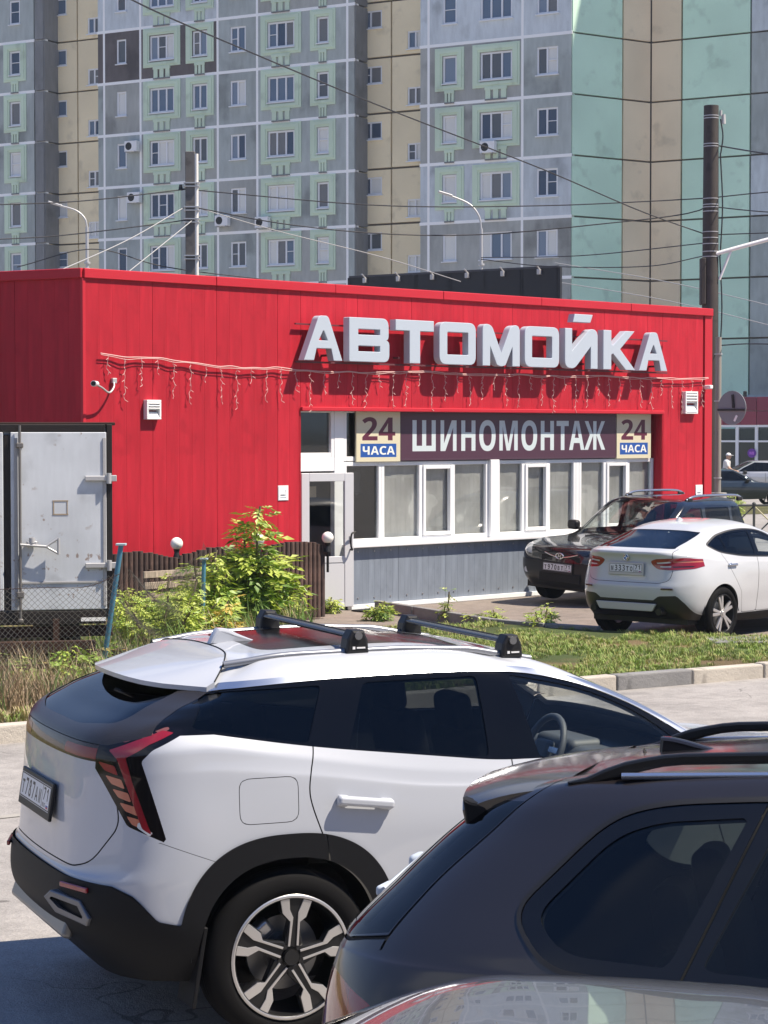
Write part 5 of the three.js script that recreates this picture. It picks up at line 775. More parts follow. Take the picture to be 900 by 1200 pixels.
  // black gloss panel above the lamp bar, with the rear window in it
  const hatchTop = C.take((x, y, z, u, v) => Math.min(y - 1.268 - 0.05 * Math.max(0, u - 2), 9.72 - v), (x, y, z, u) => 3.02 - u);
  { const d = sdf(rounded([[-0.3, 1.322], [0.3, 1.322], [0.60, 1.352], [0.545, 1.47], [0.45, 1.56], [-0.45, 1.56], [-0.545, 1.47], [-0.60, 1.352]], 0.06)), [a, b] = clip(hatchTop, (x, y, z) => d(z, y)); C.centre('rear_window', a, CM.tint, { off: -0.004, line: false }); C.centre('hatch_panel', b, phys(lin(0.022, 0.02, 0.0195), 0.25)); }
  // rear lamps
  const lampPoly = rounded(wp([[-0.82, 1.262], [-0.82, 1.19], [-0.71, 0.945], [-0.553, 0.883], [-0.648, 1.215], [-0.60, 1.262], [-0.40, 1.345], [-0.52, 1.352]]), 0.012), lampD = sdf(lampPoly);
  C.rest = (() => { const [a, b] = clip(C.rest, (x, y, z, u) => Math.min(lampD(x, y) + 0.05, z - 0.5, 3.9 - u)); return b.concat(refine(a, 1)); })();
  let lamp = refine(C.take((x, y) => lampD(x, y), (x, y, z, u) => Math.min(z - 0.6, 3.9 - u)), 1);
  const lampParts = [['lamp_red_band', [[-0.76, 1.25], [-0.735, 1.215], [-0.70, 1.09], [-0.655, 0.94], [-0.615, 0.915], [-0.63, 0.95], [-0.685, 1.13], [-0.705, 1.225], [-0.61, 1.283], [-0.49, 1.33], [-0.54, 1.34], [-0.655, 1.298]], CM.lampRed], ['lamp_reverse', [[-0.668, 0.968], [-0.64, 0.955], [-0.632, 0.935], [-0.61, 0.925], [-0.628, 0.912], [-0.675, 0.945]], CM.lampClear]];
  for (let k = 0; k < 5; k++) { const y = 1.20 - k * 0.053, x = -0.80 + k * 0.022; lampParts.push(['lamp_segment', [[x, y], [x + 0.055, y - 0.012], [x + 0.066, y - 0.05], [x + 0.02, y - 0.034]], k ? CM.lampOrange : CM.lampRed]); }
  for (let k = 0; k < 3; k++) { const x = -0.70 + k * 0.075, y = 1.285 + k * 0.02; lampParts.push(['lamp_segment', [[x, y], [x + 0.045, y + 0.02], [x + 0.03, y + 0.036], [x - 0.035, y + 0.018]], mat(lin(0.16, 0.06, 0.06), 0.2)]); }
  const lampBodies = [false, true].map(() => { const g = new THREE.Group(); g.name = 'tail_lamp'; root.add(g); return g; });
  for (const [n, pg, m] of lampParts) { const d = sdf(rounded(wp(pg), 0.006)), [a, b] = clip(lamp, (x, y) => d(x, y)); lamp = b; C.sides(n, a, m, { off: 0.002, parents: lampBodies }); }
  C.sides('lamp_housing', lamp, phys(lin(0.004, 0.003, 0.0035), 0.06), { parents: lampBodies });
  C.gap((x, y) => y - 1.268, (x, y, z, u, v) => Math.min(2.35 - u, v - 6.4, 7.4 - v), 0.003);
  let bar_ = C.take((x, y) => Math.min(y - 1.185 - 0.01, 1.268 - y), (x, y, z, u) => 2.35 - u);
  { const [red, dark] = clip(bar_, (x, y, z) => Math.min(z - 0.3, 1.25 - y, y - 1.205)); C.centre('lamp_bar_red', red, phys(lin(0.2, 0.03, 0.025), 0.12), { off: 0.001 }); C.centre('lamp_bar', dark, phys(lin(0.035, 0.022, 0.018), 0.1)); }
  // black lower bumper and cladding
  const clad = (x, y, z, u) => Math.max(Math.min(pl(wp([[-0.95, 0.70], [-0.78, 0.695], [-0.70, 0.66], [-0.60, 0.56], [-0.43, 0.53]]))(x) - y, -0.36 - x), sup(x, y, 0, 0.37, 0.49, 0.525, 2.5) * 0.5 - (z < 0.5 ? 9 : 0), sup(x, y, 2.74, 0.37, 0.49, 0.525, 2.5) * 0.5 - (z < 0.5 ? 9 : 0), 0.45 - y);
  C.gap((x, y) => (x < 0.2 ? -(x - (0.155 + (y - 0.9) * -0.1)) : 1), (x, y, z, u) => Math.min(u - 3, clad(x, y, z, u)), 0.0025);
  const cladS = C.take(clad); C.centre('cladding', cladS, CM.clad, { off: 0.012 });
  // panel joints
  const hatch = sdf(rounded([[-0.5, 0.742], [0.5, 0.742], [0.62, 0.775, 0.06], [0.745, 0.94, 0.05], [0.66, 1.3], [-0.66, 1.3], [-0.745, 0.94], [-0.62, 0.775]], 0.03));
  C.gap((x, y, z) => hatch(z, y), rear); const tg = C.take((x, y, z) => hatch(z, y), rear); C.centre('tailgate', tg, paint);
  const rd = sdf(rounded([[0.13, 1.6], [0.12, 1.24, 0.02], [0.085, 1.10, 0.1], [0.09, 1.02, 0.1], [0.15, 0.86, 0.02], [0.45, 0.42], [1.06, 0.42], [1.055, 1.6]], 0.01)), fd = sdf([[1.057, 0.42], [1.052, 1.6], [2.1, 1.6], [2.02, 1.0], [2.12, 0.7], [2.12, 0.42]]);
  C.gap((x, y) => rd(x, y), (x, y, z, u, v) => Math.min(u - 4.2, 7.6 - v)); C.sides('rear_door', C.take((x, y) => rd(x, y), (x, y, z, u, v) => Math.min(u - 4.2, 7.6 - v)), paint);
  C.gap((x, y) => fd(x, y), (x, y, z, u, v) => Math.min(u - 4.2, 7.4 - v)); C.sides('front_door', C.take((x, y) => fd(x, y), (x, y, z, u, v) => Math.min(u - 4.2, 7.4 - v)), paint);
  const ff = sdf(rounded(rectP(-0.225, 0.945, 0.035, 1.135), 0.045)); C.gap((x, y) => ff(x, y), (x, y, z, u) => Math.min(u - 3.2, 6 - u), 0.0015);
  const fuel = C.take((x, y) => ff(x, y), (x, y, z, u) => Math.min(u - 3.2, 6 - u)); C.sides('fuel_flap', fuel, paint);
  C.gap((x, y) => y - pl([[-0.553, 0.885], [-0.33, 0.80]])(x), (x, y, z, u) => Math.min(u - 3, -0.33 - x, x + 0.56), 0.0012);
  // windscreen, glass roof, skin
  const ws = C.take((x, y, z, u, v) => Math.min(u - 9.12, v - 7.1, 10.4 - v)); C.centre('windscreen', ws, CM.clear, { off: -0.004, line: false });
  const rg = sdf(rounded([[0.06, -0.43], [1.04, -0.46], [1.04, 0.46], [0.06, 0.43]], 0.1)), roofG = C.take((x, y, z, u, v) => Math.min(rg(x, z), v - 9.6)); C.centre('glass_roof', roofG, phys(lin(0.008, 0.007, 0.007), 0.16, { ior: 1.32 }), { off: -0.002 });
  { const q = C.take((x, y, z, u, v) => Math.min(y - 1.318, -0.3 - x, 4.6 - u, 8.9 - v)); C.sides('window_surround', q, CM.gloss); }
  C.centre('body', C.rest, paint);
  C.finish();
  // spoiler over the rear window
  { const nu = 28, nv = 12, top = [], bot = [], zs = 0.622; const P = (a, q) => { const z = mix(-zs, zs, a), e = Math.abs(z) / zs, xf = -0.06 - 0.17 * e ** 3, xr = pl([[0, -0.535], [0.12, -0.532], [0.25, -0.518], [0.38, -0.485], [0.48, -0.43], [0.56, -0.345], [0.622, -0.268]])(Math.abs(z)); const y0 = 1.607 - 0.022 * e ** 2 - 0.03 * e ** 6 - 0.048 * smooth(0.72, 1, e), yT = 1.514 - 0.024 * e * e; return [mix(xf, xr, q), mix(y0 + 0.004, yT, Math.pow(q, 1.12)), z]; };
    const g = (off) => { const p = [], ix = []; for (let i = 0; i <= nu; i++) for (let j = 0; j <= nv; j++) { const v = P(i / nu, j / nv); const th = off ? mix(0.075, 0.02, (j / nv) ** 0.7) * (off ? 1 : 0) : 0; p.push(v[0], v[1] - th, v[2]); } for (let i = 0; i < nu; i++) for (let j = 0; j < nv; j++) { const a = i * (nv + 1) + j, b = a + nv + 1; if (off) ix.push(a, a + 1, b, b, a + 1, b + 1); else ix.push(a, b, a + 1, b, b + 1, a + 1); } const q = new THREE.BufferGeometry(); q.setAttribute('position', new THREE.Float32BufferAttribute(p, 3)); q.setIndex(ix); q.computeVertexNormals(); return q; };
    const rim = []; const edge = []; for (let j = 0; j <= nv; j++) edge.push([0, j / nv]); for (let i = 1; i <= nu; i++) edge.push([i / nu, 1]); for (let j = nv - 1; j >= 0; j--) edge.push([1, j / nv]);
    { const p = [], ix = []; edge.forEach(([a, q], i) => { const v = P(a, q), th = mix(0.075, 0.02, q ** 0.7); p.push(...v, v[0], v[1] - th, v[2]); if (i) { const k = 2 * i; ix.push(k - 2, k, k - 1, k, k + 1, k - 1); } }); const q = new THREE.BufferGeometry(); q.setAttribute('position', new THREE.Float32BufferAttribute(p, 3)); q.setIndex(ix); q.computeVertexNormals(); rim.push(q); }
    const sp = obj('spoiler', [g(0), ...rim], paint, root); obj('spoiler_underside', g(1), CM.clad, sp); obj('brake_lamp', bx(0.02, 0.018, 0.3, -0.49, 1.496, 0, 0.004), CM.lampDark, sp);
    obj('spoiler_joint', tube(Array.from({ length: 15 }, (_, i) => { const v = P(i / 14, 0); return [v[0], v[1] + 0.001, v[2]]; }), 0.0035, 60, 5), CM.gap, sp); }
  // antenna, rails, cross bars
  { const s = new THREE.Shape(); s.moveTo(0, 0); s.quadraticCurveTo(0.02, 0.05, 0.035, 0.062); s.quadraticCurveTo(0.07, 0.066, 0.1, 0.045); s.quadraticCurveTo(0.16, 0.015, 0.21, 0); s.closePath(); const g = ext(s, 0.05, 0.012, -0.025); g.scale(1.2, 1.15, 1.1); g.translate(-0.055, 1.612, 0); obj('antenna', g, paint, root); }
  const railY = pl([[-0.3, 1.565], [-0.15, 1.592], [0.1, 1.612], [0.65, 1.622], [1.0, 1.605], [1.3, 1.55]]);
  for (const s of [-1, 1]) { const pts = []; for (let x = -0.16; x <= 1.31; x += 0.105) pts.push([x, railY(x) - 0.006 - 0.012 * smooth(0.12, -0.16, x), s * pl([[-0.3, 0.51], [0, 0.555], [0.65, 0.585], [1.3, 0.57]])(x)]); const g = tube(pts, 0.016, 40, 8); obj('roof_rail', g, mat(lin(0.3, 0.31, 0.33), 0.3, { metalness: 0.6 }), root); }
  for (const x of [0.44, 1.2]) {
    const cb = new THREE.Group(); cb.name = 'cross_bar'; root.add(cb); const y = railY(x) + 0.062;
    const aero = new THREE.CylinderGeometry(0.04, 0.04, 1.08, 16); aero.scale(0.9, 1, 0.36); aero.rotateX(Math.PI / 2); aero.translate(x, y, 0); obj('bar', aero, mat(lin(0.03, 0.034, 0.04), 0.25), cb); obj('groove', bx(0.012, 0.004, 1.05, x, y + 0.0145, 0), CM.gap, cb);
    for (const s of [-1, 1]) { const z = s * 0.565, f = new THREE.Group(); f.name = 'foot'; f.position.set(x, y, z); cb.add(f); const sh = poly([[-0.055, -0.075], [0.055, -0.075], [0.05, -0.015], [0.03, 0.027], [-0.025, 0.029], [-0.047, -0.01]]); obj('foot_block', ext(sh, 0.09, 0.012, -0.045), CM.black, cb.children.at(-1)); obj('bar_end', cyl(0.018, 0.018, 0.01, 0.0, 0.004, s * 0.05, 12, 'z'), CM.disc, f); obj('foot_mark', [bx(0.012, 0.012, 0.003, -0.02, -0.05, s * 0.046), bx(0.04, 0.007, 0.003, 0.014, -0.05, s * 0.046)], M.white, f); }
  }
  // handles, mirrors, bumper details
  for (const s of [1, -1]) for (const [hx, hy] of [[0.33, 1.01], [1.3, 0.965]]) { const h = new THREE.Group(); h.name = 'door_handle'; root.add(h); h.position.set(hx, hy, s * 0.945); h.rotation.z = -7.5 * R; const g = bx(0.26, 0.042, 0.034, 0, 0, s * 0.026, 0.016); obj('grip', g, paint, h); obj('grip_end', [bx(0.05, 0.05, 0.03, -0.1, -0.003, s * 0.006, 0.012), bx(0.06, 0.05, 0.03, 0.1, -0.003, s * 0.006, 0.012)], paint, h); }
  for (const s of [1, -1]) { const m = new THREE.Group(); m.name = 'wing_mirror'; m.position.set(1.95, 1.03, s * 1.0); root.add(m); obj('mirror_shell', bx(0.12, 0.17, 0.24, 0, 0, 0, 0.055), paint, m); obj('mirror_glass', bx(0.01, 0.13, 0.19, -0.062, 0, 0, 0.003), CM.satin, m); obj('mirror_arm', bx(0.06, 0.05, 0.14, 0.02, -0.06, -s * 0.14, 0.015), CM.black, m); }
  obj('rear_view_mirror', bx(0.03, 0.08, 0.24, 1.5, 1.4, 0, 0.02, 0.2), CM.black, root);
  for (const s of [1, -1]) {
    const e = new THREE.Group(); e.name = 'bumper_vent'; root.add(e); e.position.set(WX(-0.915) + (s < 0 ? 0.05 : 0), 0.575, s * 0.53); e.rotation.y = s * 19 * R; const ring = poly([[-0.17, 0.02], [-0.12, 0.055], [0.1, 0.045], [0.17, -0.02], [0.15, -0.055], [-0.08, -0.035]], [[[-0.13, 0.018], [-0.11, 0.036], [0.09, 0.026], [0.135, -0.018], [0.125, -0.034], [-0.06, -0.015]]]); const g = ext(ring, 0.05, 0.006, -0.025); g.scale(s, 1, 1); g.rotateY(-Math.PI / 2); obj('vent_ring', g, mat(lin(0.16, 0.165, 0.18), 0.35, { metalness: 0.5 }), e); obj('vent_insert', bx(0.02, 0.05, 0.26, 0.01, 0, 0, 0.01), CM.black, e);
    const rf = bx(0.016, 0.026, 0.2, -0.885, 0.672, s * 0.6, 0.006); { const q = obj('rear_reflector', bx(0.016, 0.024, 0.2, 0, 0, 0, 0.006), CM.lampRed, root); q.position.set(WX(-0.912), 0.668, s * 0.58); q.rotation.y = s * 19 * R; }
  }
  obj('skid_plate', bx(0.05, 0.1, 0.95, WX(-0.9), 0.47, 0, 0.02, 0, -0.35), mat(lin(0.2, 0.205, 0.21), 0.35, { metalness: 0.5 }), root);
  obj('underbody', [bx(3.5, 0.1, 1.5, 1.5, 0.28, 0), bx(0.9, 0.5, 1.1, 0.0, 0.5, 0), bx(0.9, 0.5, 1.1, 2.74, 0.5, 0)], CM.black, root);
  for (const s of [1, -1]) obj('mud_flap', bx(0.02, 0.34, 0.2, -0.40, 0.36, s * 0.83, 0.006, 0, -0.16), CM.clad, root);
  for (const cx of [0, 2.74]) for (const s of [1, -1]) { const arch = new THREE.CylinderGeometry(0.43, 0.43, 0.34, 28, 1, true, 0, Math.PI); arch.rotateX(Math.PI / 2); arch.rotateZ(Math.PI / 2 * 0); const q = obj('arch_liner', arch.rotateZ(-Math.PI / 2 + Math.PI / 2), CM.black, root); q.position.set(cx, 0.38, s * 0.74); q.rotation.z = Math.PI / 2; }
  // wheels
  const face = (g, r) => {
    obj('rim_barrel', lathe([[r + 0.004, 0.0], [r - 0.004, 0.006], [r - 0.014, 0.0], [r - 0.018, -0.03], [r - 0.03, -0.19]], 64), CM.alloyDark, g); obj('rim_lip', lathe([[r + 0.005, 0.001], [r - 0.002, 0.0075], [r - 0.009, 0.004]], 64), CM.silver, g);
    obj('brake_disc', [cyl(0.16, 0.16, 0.02, 0, 0, -0.12, 40, 'z'), cyl(0.09, 0.085, 0.06, 0, 0, -0.1, 24, 'z')], CM.disc, g); obj('brake_caliper', bx(0.07, 0.13, 0.08, -0.11, 0.09, -0.12, 0.02, 0, -0.9), CM.silver, g);
    const rot = (pts, a) => pts.map(([x, y]) => [x * Math.cos(a) - y * Math.sin(a), x * Math.sin(a) + y * Math.cos(a)]);
    for (let k = 0; k < 5; k++) {
      const a = k * 72 * R + 12 * R;
      obj('spoke', ext(poly(rot([[0.03, -0.03], [0.055, -0.05], [0.15, -0.022], [0.165, -0.055], [r - 0.012, -0.075], [r - 0.008, 0.0], [r - 0.02, 0.075], [0.185, 0.058], [0.15, 0.022], [0.05, 0.036]], a)), 0.045, 0.006, -0.052), CM.alloyDark, g);
      obj('spoke_face', [[[0.045, 0.02], [0.15, 0.02], [0.185, 0.058], [r - 0.018, 0.074], [r - 0.01, 0.034], [0.2, 0.026], [0.168, 0.008], [0.045, 0.01]], [[0.05, -0.018], [0.15, -0.014], [0.19, -0.012], [r - 0.008, -0.034], [r - 0.012, -0.072], [0.172, -0.05], [0.15, -0.024], [0.05, -0.028]]].map((p) => ext(poly(rot(p, a)), 0.006, 0.0015, -0.0055)), CM.silver, g);
      obj('wheel_bolt', cyl(0.011, 0.011, 0.02, 0.05 * Math.cos(a + 0.63), 0.05 * Math.sin(a + 0.63), -0.012, 8, 'z'), CM.black, g);
    }
    obj('hub_cap', [cyl(0.036, 0.033, 0.03, 0, 0, -0.006, 24, 'z'), cyl(0.07, 0.06, 0.03, 0, 0, -0.03, 24, 'z')], CM.alloyDark, g);
  };
  for (const [x, s] of [[0, 1], [0, -1], [2.74, 1], [2.74, -1]]) wheelParts(root, x, 0.37, s * 0.94, s, 0.37, 0.235, 0.262, face);
  plateGeo(root, 'Т787АМ', '71', [WX(-0.935), 0.985, 0.0], [-9 * R, -Math.PI / 2, 0], CM.black);
  seatsAndDash(root, { x0: 1.3, w: 0.38, y: 0.6, back: 0.3, dashX: 2.12, dashY: 1.0, wheelX: 0.25 });
}
// ---------------------------------------------------------------- dark grey-brown off-roader at the right, seen from its side and a little behind
{
  const net = [
    [[-0.62, 0.33, 0], [-0.62, 0.33, 0.42], [-0.58, 0.33, 0.66], [-0.45, 0.33, 0.82], [-0.1, 0.32, 0.86], [0.3, 0.3, 0.87], [1.1, 0.28, 0.87], [2.0, 0.28, 0.87], [2.8, 0.3, 0.86], [3.5, 0.31, 0.84], [3.9, 0.32, 0.7], [4.0, 0.32, 0.4], [4.05, 0.32, 0]],
    [[-0.78, 0.55, 0], [-0.77, 0.55, 0.42], [-0.71, 0.55, 0.70], [-0.53, 0.54, 0.89], [-0.1, 0.52, 0.955], [0.3, 0.5, 0.96], [1.1, 0.47, 0.95], [2.0, 0.47, 0.95], [2.8, 0.5, 0.955], [3.55, 0.52, 0.93], [3.95, 0.54, 0.75], [4.08, 0.54, 0.4], [4.12, 0.54, 0]],
    [[-0.80, 0.80, 0], [-0.79, 0.80, 0.42], [-0.73, 0.80, 0.70], [-0.55, 0.80, 0.89], [-0.1, 0.80, 0.965], [0.3, 0.78, 0.97], [1.1, 0.74, 0.965], [2.0, 0.74, 0.965], [2.8, 0.78, 0.965], [3.55, 0.8, 0.92], [3.93, 0.8, 0.75], [4.06, 0.8, 0.4], [4.1, 0.8, 0]],
    [[-0.79, 1.0, 0], [-0.78, 1.0, 0.42], [-0.715, 1.0, 0.68], [-0.54, 1.01, 0.865], [-0.1, 1.02, 0.95], [0.3, 1.0, 0.965], [1.1, 0.98, 0.965], [2.0, 0.96, 0.96], [2.8, 0.96, 0.95], [3.5, 0.95, 0.9], [3.86, 0.94, 0.74], [4.0, 0.94, 0.4], [4.04, 0.94, 0]],
    [[-0.765, 1.10, 0], [-0.755, 1.10, 0.42], [-0.69, 1.105, 0.665], [-0.52, 1.11, 0.84], [-0.1, 1.115, 0.93], [0.3, 1.1, 0.945], [1.1, 1.07, 0.95], [2.0, 1.05, 0.945], [2.7, 1.04, 0.92], [3.3, 1.03, 0.86], [3.6, 1.01, 0.72], [3.75, 1.01, 0.4], [3.8, 1.01, 0]],
    [[-0.735, 1.17, 0], [-0.725, 1.17, 0.41], [-0.66, 1.175, 0.645], [-0.49, 1.18, 0.805], [-0.1, 1.18, 0.905], [0.3, 1.155, 0.92], [1.1, 1.12, 0.925], [1.9, 1.1, 0.915], [2.3, 1.1, 0.88], [2.45, 1.1, 0.8], [2.55, 1.1, 0.66], [2.65, 1.12, 0.38], [2.7, 1.12, 0]],
    [[-0.585, 1.32, 0], [-0.575, 1.32, 0.39], [-0.52, 1.32, 0.61], [-0.38, 1.32, 0.745], [-0.05, 1.32, 0.83], [0.3, 1.32, 0.85], [1.1, 1.3, 0.855], [1.7, 1.28, 0.85], [2.0, 1.26, 0.82], [2.15, 1.26, 0.74], [2.25, 1.26, 0.6], [2.35, 1.28, 0.35], [2.4, 1.28, 0]],
    [[-0.39, 1.485, 0], [-0.38, 1.485, 0.37], [-0.335, 1.48, 0.575], [-0.22, 1.475, 0.68], [0.05, 1.49, 0.745], [0.3, 1.51, 0.765], [1.0, 1.53, 0.775], [1.4, 1.51, 0.765], [1.6, 1.46, 0.75], [1.72, 1.46, 0.68], [1.82, 1.47, 0.55], [1.92, 1.48, 0.32], [1.95, 1.48, 0]],
    [[-0.29, 1.555, 0], [-0.28, 1.555, 0.36], [-0.245, 1.548, 0.555], [-0.14, 1.555, 0.645], [0.1, 1.578, 0.695], [0.32, 1.595, 0.71], [0.95, 1.62, 0.715], [1.25, 1.61, 0.705], [1.4, 1.575, 0.69], [1.5, 1.57, 0.63], [1.58, 1.58, 0.52], [1.66, 1.59, 0.3], [1.7, 1.59, 0]],
    [[-0.20, 1.602, 0], [-0.19, 1.6, 0.34], [-0.16, 1.59, 0.52], [-0.07, 1.605, 0.60], [0.12, 1.624, 0.635], [0.34, 1.643, 0.645], [0.9, 1.672, 0.65], [1.1, 1.662, 0.645], [1.22, 1.64, 0.63], [1.3, 1.635, 0.58], [1.38, 1.64, 0.48], [1.45, 1.645, 0.28], [1.48, 1.645, 0]],
    [[-0.08, 1.625, 0], [-0.08, 1.622, 0.28], [-0.05, 1.618, 0.4], [0.0, 1.622, 0.46], [0.15, 1.64, 0.48], [0.36, 1.66, 0.49], [0.85, 1.69, 0.5], [1.0, 1.683, 0.49], [1.08, 1.67, 0.48], [1.14, 1.668, 0.44], [1.2, 1.668, 0.36], [1.25, 1.67, 0.2], [1.27, 1.67, 0]],
    [[0.08, 1.643, 0], [0.08, 1.643, 0], [0.09, 1.644, 0], [0.12, 1.647, 0], [0.2, 1.655, 0], [0.4, 1.674, 0], [0.8, 1.7, 0], [0.9, 1.695, 0], [0.95, 1.69, 0], [0.98, 1.687, 0], [1.0, 1.685, 0], [1.02, 1.684, 0], [1.03, 1.684, 0]],
  ];
  for (const r of net) for (const p of r) if (p[0] < -0.3) p[0] = -0.3 + (p[0] + 0.3) * 0.91;
  const tintX = phys(lin(0.27, 0.3, 0.28), 0.015, { transmission: 1, thickness: 0, ior: 1.45 });
  const C = new Car('dark_suv', 'dark grey-brown off-roader with black roof rails in front of the white crossover', 'car', [0.672, 0.016, -6.07], -16 * R, net, 0.026), root = C.root; root.rotation.order = 'YXZ'; root.rotation.x = -3.7 * R;
  const paint = phys(lin(0.021, 0.0175, 0.0175), 0.3, { metalness: 0.3, clearcoat: 0.8, clearcoatRoughness: 0.09 });
  const sup = (x, y, cx, a, b, n) => (1 - Math.pow(Math.pow(Math.abs((x - cx) / a), n) + Math.pow(Math.abs((y - 0.38) / b), n), 1 / n)) * 0.4;
  for (const cx of [0.2, 3.13]) C.take((x, y) => sup(x, y, cx, 0.44, 0.45, 2.2), (x, y, z) => z - 0.45);
  const mSide = (x, y, z, u, v) => Math.min(u - 3.02, v - 4.0);
  const band = sdf(rounded([[-0.14, 1.292, 0.06], [0.085, 1.526, 0.09], [0.22, 1.57, 0.1], [0.6, 1.6, 0.2], [1.15, 1.585, 0.2], [1.5, 1.5, 0.2], [2.15, 1.14, 0.03], [1.2, 1.115, 0.2], [0.26, 1.15, 0.2], [-0.04, 1.172, 0.07]], 0.05));
  let bs = C.take((x, y) => band(x, y), mSide);
  const lips = C.take((x, y) => band(x, y) + 0.012, mSide); C.sides('window_seal', lips, CM.black, { off: 0.004 });
  for (const [n, p, m] of [['quarter_window', [[-0.085, 1.288, 0.05], [0.105, 1.49, 0.07], [0.22, 1.53, 0.05], [0.44, 1.552, 0.01], [0.262, 1.19, 0.02], [0.0, 1.205, 0.06]], tintX], ['rear_door_window', [[0.345, 1.19], [1.1, 1.15], [1.12, 1.55], [0.53, 1.56]], tintX], ['front_door_window', [[1.2, 1.145], [2.02, 1.15], [1.5, 1.46], [1.2, 1.545]], CM.clear]]) { const d = sdf(rounded(p, 0.025)), [a, b] = clip(bs, (x, y) => d(x, y)); bs = b; C.sides(n, a, m, { off: -0.005, line: false }); }
  { const d = (x, y) => x - pl([[1.1, 0.27], [1.6, 0.495]])(y), [a, b1] = clip(bs, (x, y) => d(x, y) - 0.004), [b, g] = clip(b1, (x, y) => -d(x, y) - 0.004); C.sides('window_surround', a.concat(b), phys(lin(0.004, 0.004, 0.0045), 0.2)); C.gaps = (C.gaps || []).concat(g); }
  // rear glass hatch wrapping round the corner, lamps
  const hg = C.take((x, y, z, u, v) => Math.min(v - pl([[0, 4.9], [2, 5.0], [3, 5.3]])(u), 8.0 - v), (x, y, z, u, v) => 2.82 - 0.0 * v - u);
  { const [a, b] = clip(hg, (x, y, z, u, v) => Math.min(2.3 - u, v - 5.25, 7.7 - v)); C.centre('rear_window', a, CM.tint, { off: -0.002, line: false }); C.centre('hatch_glass_edge', b, phys(lin(0.004, 0.0045, 0.005), 0.05)); }
  C.gap((x, y, z, u, v) => (2.86 - u) * 0.18, (x, y, z, u, v) => Math.min(v - 4.9, 10.5 - v), 0.004);
  C.gap((x, y, z, u, v) => (v - pl([[0, 4.84], [2, 4.92], [3, 5.2]])(u)) * 0.09, (x, y, z, u) => 2.86 - u, 0.004);
  { const d = sdf(rounded([[-0.9, 1.07], [-0.66, 1.085], [-0.5, 1.035, 0.03], [-0.42, 0.9], [-0.9, 0.85]], 0.02)), l = C.take((x, y) => d(x, y), (x, y, z, u) => Math.min(z - 0.5, 4 - u)); C.sides('tail_lamp', l, CM.lampRed); }
  C.gap((x, y) => x - pl([[1.1, 0.27], [1.6, 0.495]])(y), (x, y, z, u, v) => Math.min(u - 3.5, 1.17 - y, y - 0.8), 0.003);
  const rd = sdf([[0.49, 1.2], [0.27, 1.1], [0.32, 0.9], [0.62, 0.5], [1.16, 0.5], [1.16, 1.2]]); C.sides('rear_door', C.take((x, y) => rd(x, y) - 0.004, (x, y, z, u, v) => Math.min(u - 3.5, 5.3 - v)), paint);
  const cl = C.take((x, y) => Math.max(0.5 - y, sup(x, y, 0.2, 0.51, 0.53, 2.3), sup(x, y, 3.13, 0.51, 0.53, 2.3))); C.centre('cladding', cl, CM.clad, { off: 0.008 });
  C.centre('windscreen', C.take((x, y, z, u, v) => Math.min(u - 9.3, v - 5.1, 8.6 - v)), CM.clear, { off: -0.004, line: false });
  C.centre('body', C.rest, paint); C.finish();
  // spoiler with black side blades
  { const nu = 24, nv = 8, zs = 0.615, P = (a, q) => { const z = mix(-zs, zs, a), e = Math.abs(z) / zs, xf = -0.03 - 0.045 * e ** 4, xr = -0.395 + 0.05 * e ** 3; return [mix(xf, xr, q), 1.632 - 0.012 * e ** 2 - 0.03 * e ** 7 - (0.03 + 0.012 * e) * q - 0.035 * q * q * q, z * (1 - 0.08 * q)]; };
    const mk = (fn, flip) => { const p = [], ix = []; for (let i = 0; i <= nu; i++) for (let j = 0; j <= nv; j++) p.push(...fn(i / nu, j / nv)); for (let i = 0; i < nu; i++) for (let j = 0; j < nv; j++) { const a = i * (nv + 1) + j, b = a + nv + 1; flip ? ix.push(a, a + 1, b, b, a + 1, b + 1) : ix.push(a, b, a + 1, b, b + 1, a + 1); } const g = new THREE.BufferGeometry(); g.setAttribute('position', new THREE.Float32BufferAttribute(p, 3)); g.setIndex(ix); g.computeVertexNormals(); return g; };
    const th = (q) => mix(0.10, 0.045, q), e1 = []; for (let j = 0; j <= nv; j++) e1.push([0, j / nv]); for (let i = 1; i <= nu; i++) e1.push([i / nu, 1]); for (let j = nv - 1; j >= 0; j--) e1.push([1, j / nv]);
    const p = [], ix = []; e1.forEach(([a, q], i) => { const v = P(a, q); p.push(...v, v[0] + 0.01, v[1] - th(q), v[2] * 0.99); if (i) { const k = 2 * i; ix.push(k - 2, k, k - 1, k, k + 1, k - 1); } }); const eg = new THREE.BufferGeometry(); eg.setAttribute('position', new THREE.Float32BufferAttribute(p, 3)); eg.setIndex(ix); eg.computeVertexNormals();
    const sp = obj('spoiler', [mk(P, false), eg], paint, root); obj('spoiler_underside', mk((a, q) => { const v = P(a, q); return [v[0] + 0.01, v[1] - th(q), v[2] * 0.99]; }, true), CM.clad, sp);
    for (const s of [1, -1]) { const g = ext(poly([[-0.345, 1.548], [-0.32, 1.54], [-0.10, 1.50], [-0.285, 1.45], [-0.33, 1.452]]), 0.06, 0.01, 0); g.translate(0, 0, s * 0.545 - 0.03); obj('spoiler_blade', g, CM.clad, sp); } }
  { const s = new THREE.Shape(); s.moveTo(0, 0); s.lineTo(0.012, 0.075); s.quadraticCurveTo(0.05, 0.08, 0.16, 0.045); s.quadraticCurveTo(0.24, 0.02, 0.3, 0.0); s.closePath(); const g = ext(s, 0.05, 0.014, -0.025); g.rotateZ(0.07); g.scale(0.68, 0.74, 0.8); g.translate(0.1, 1.632, 0); obj('antenna', g, paint, root); }
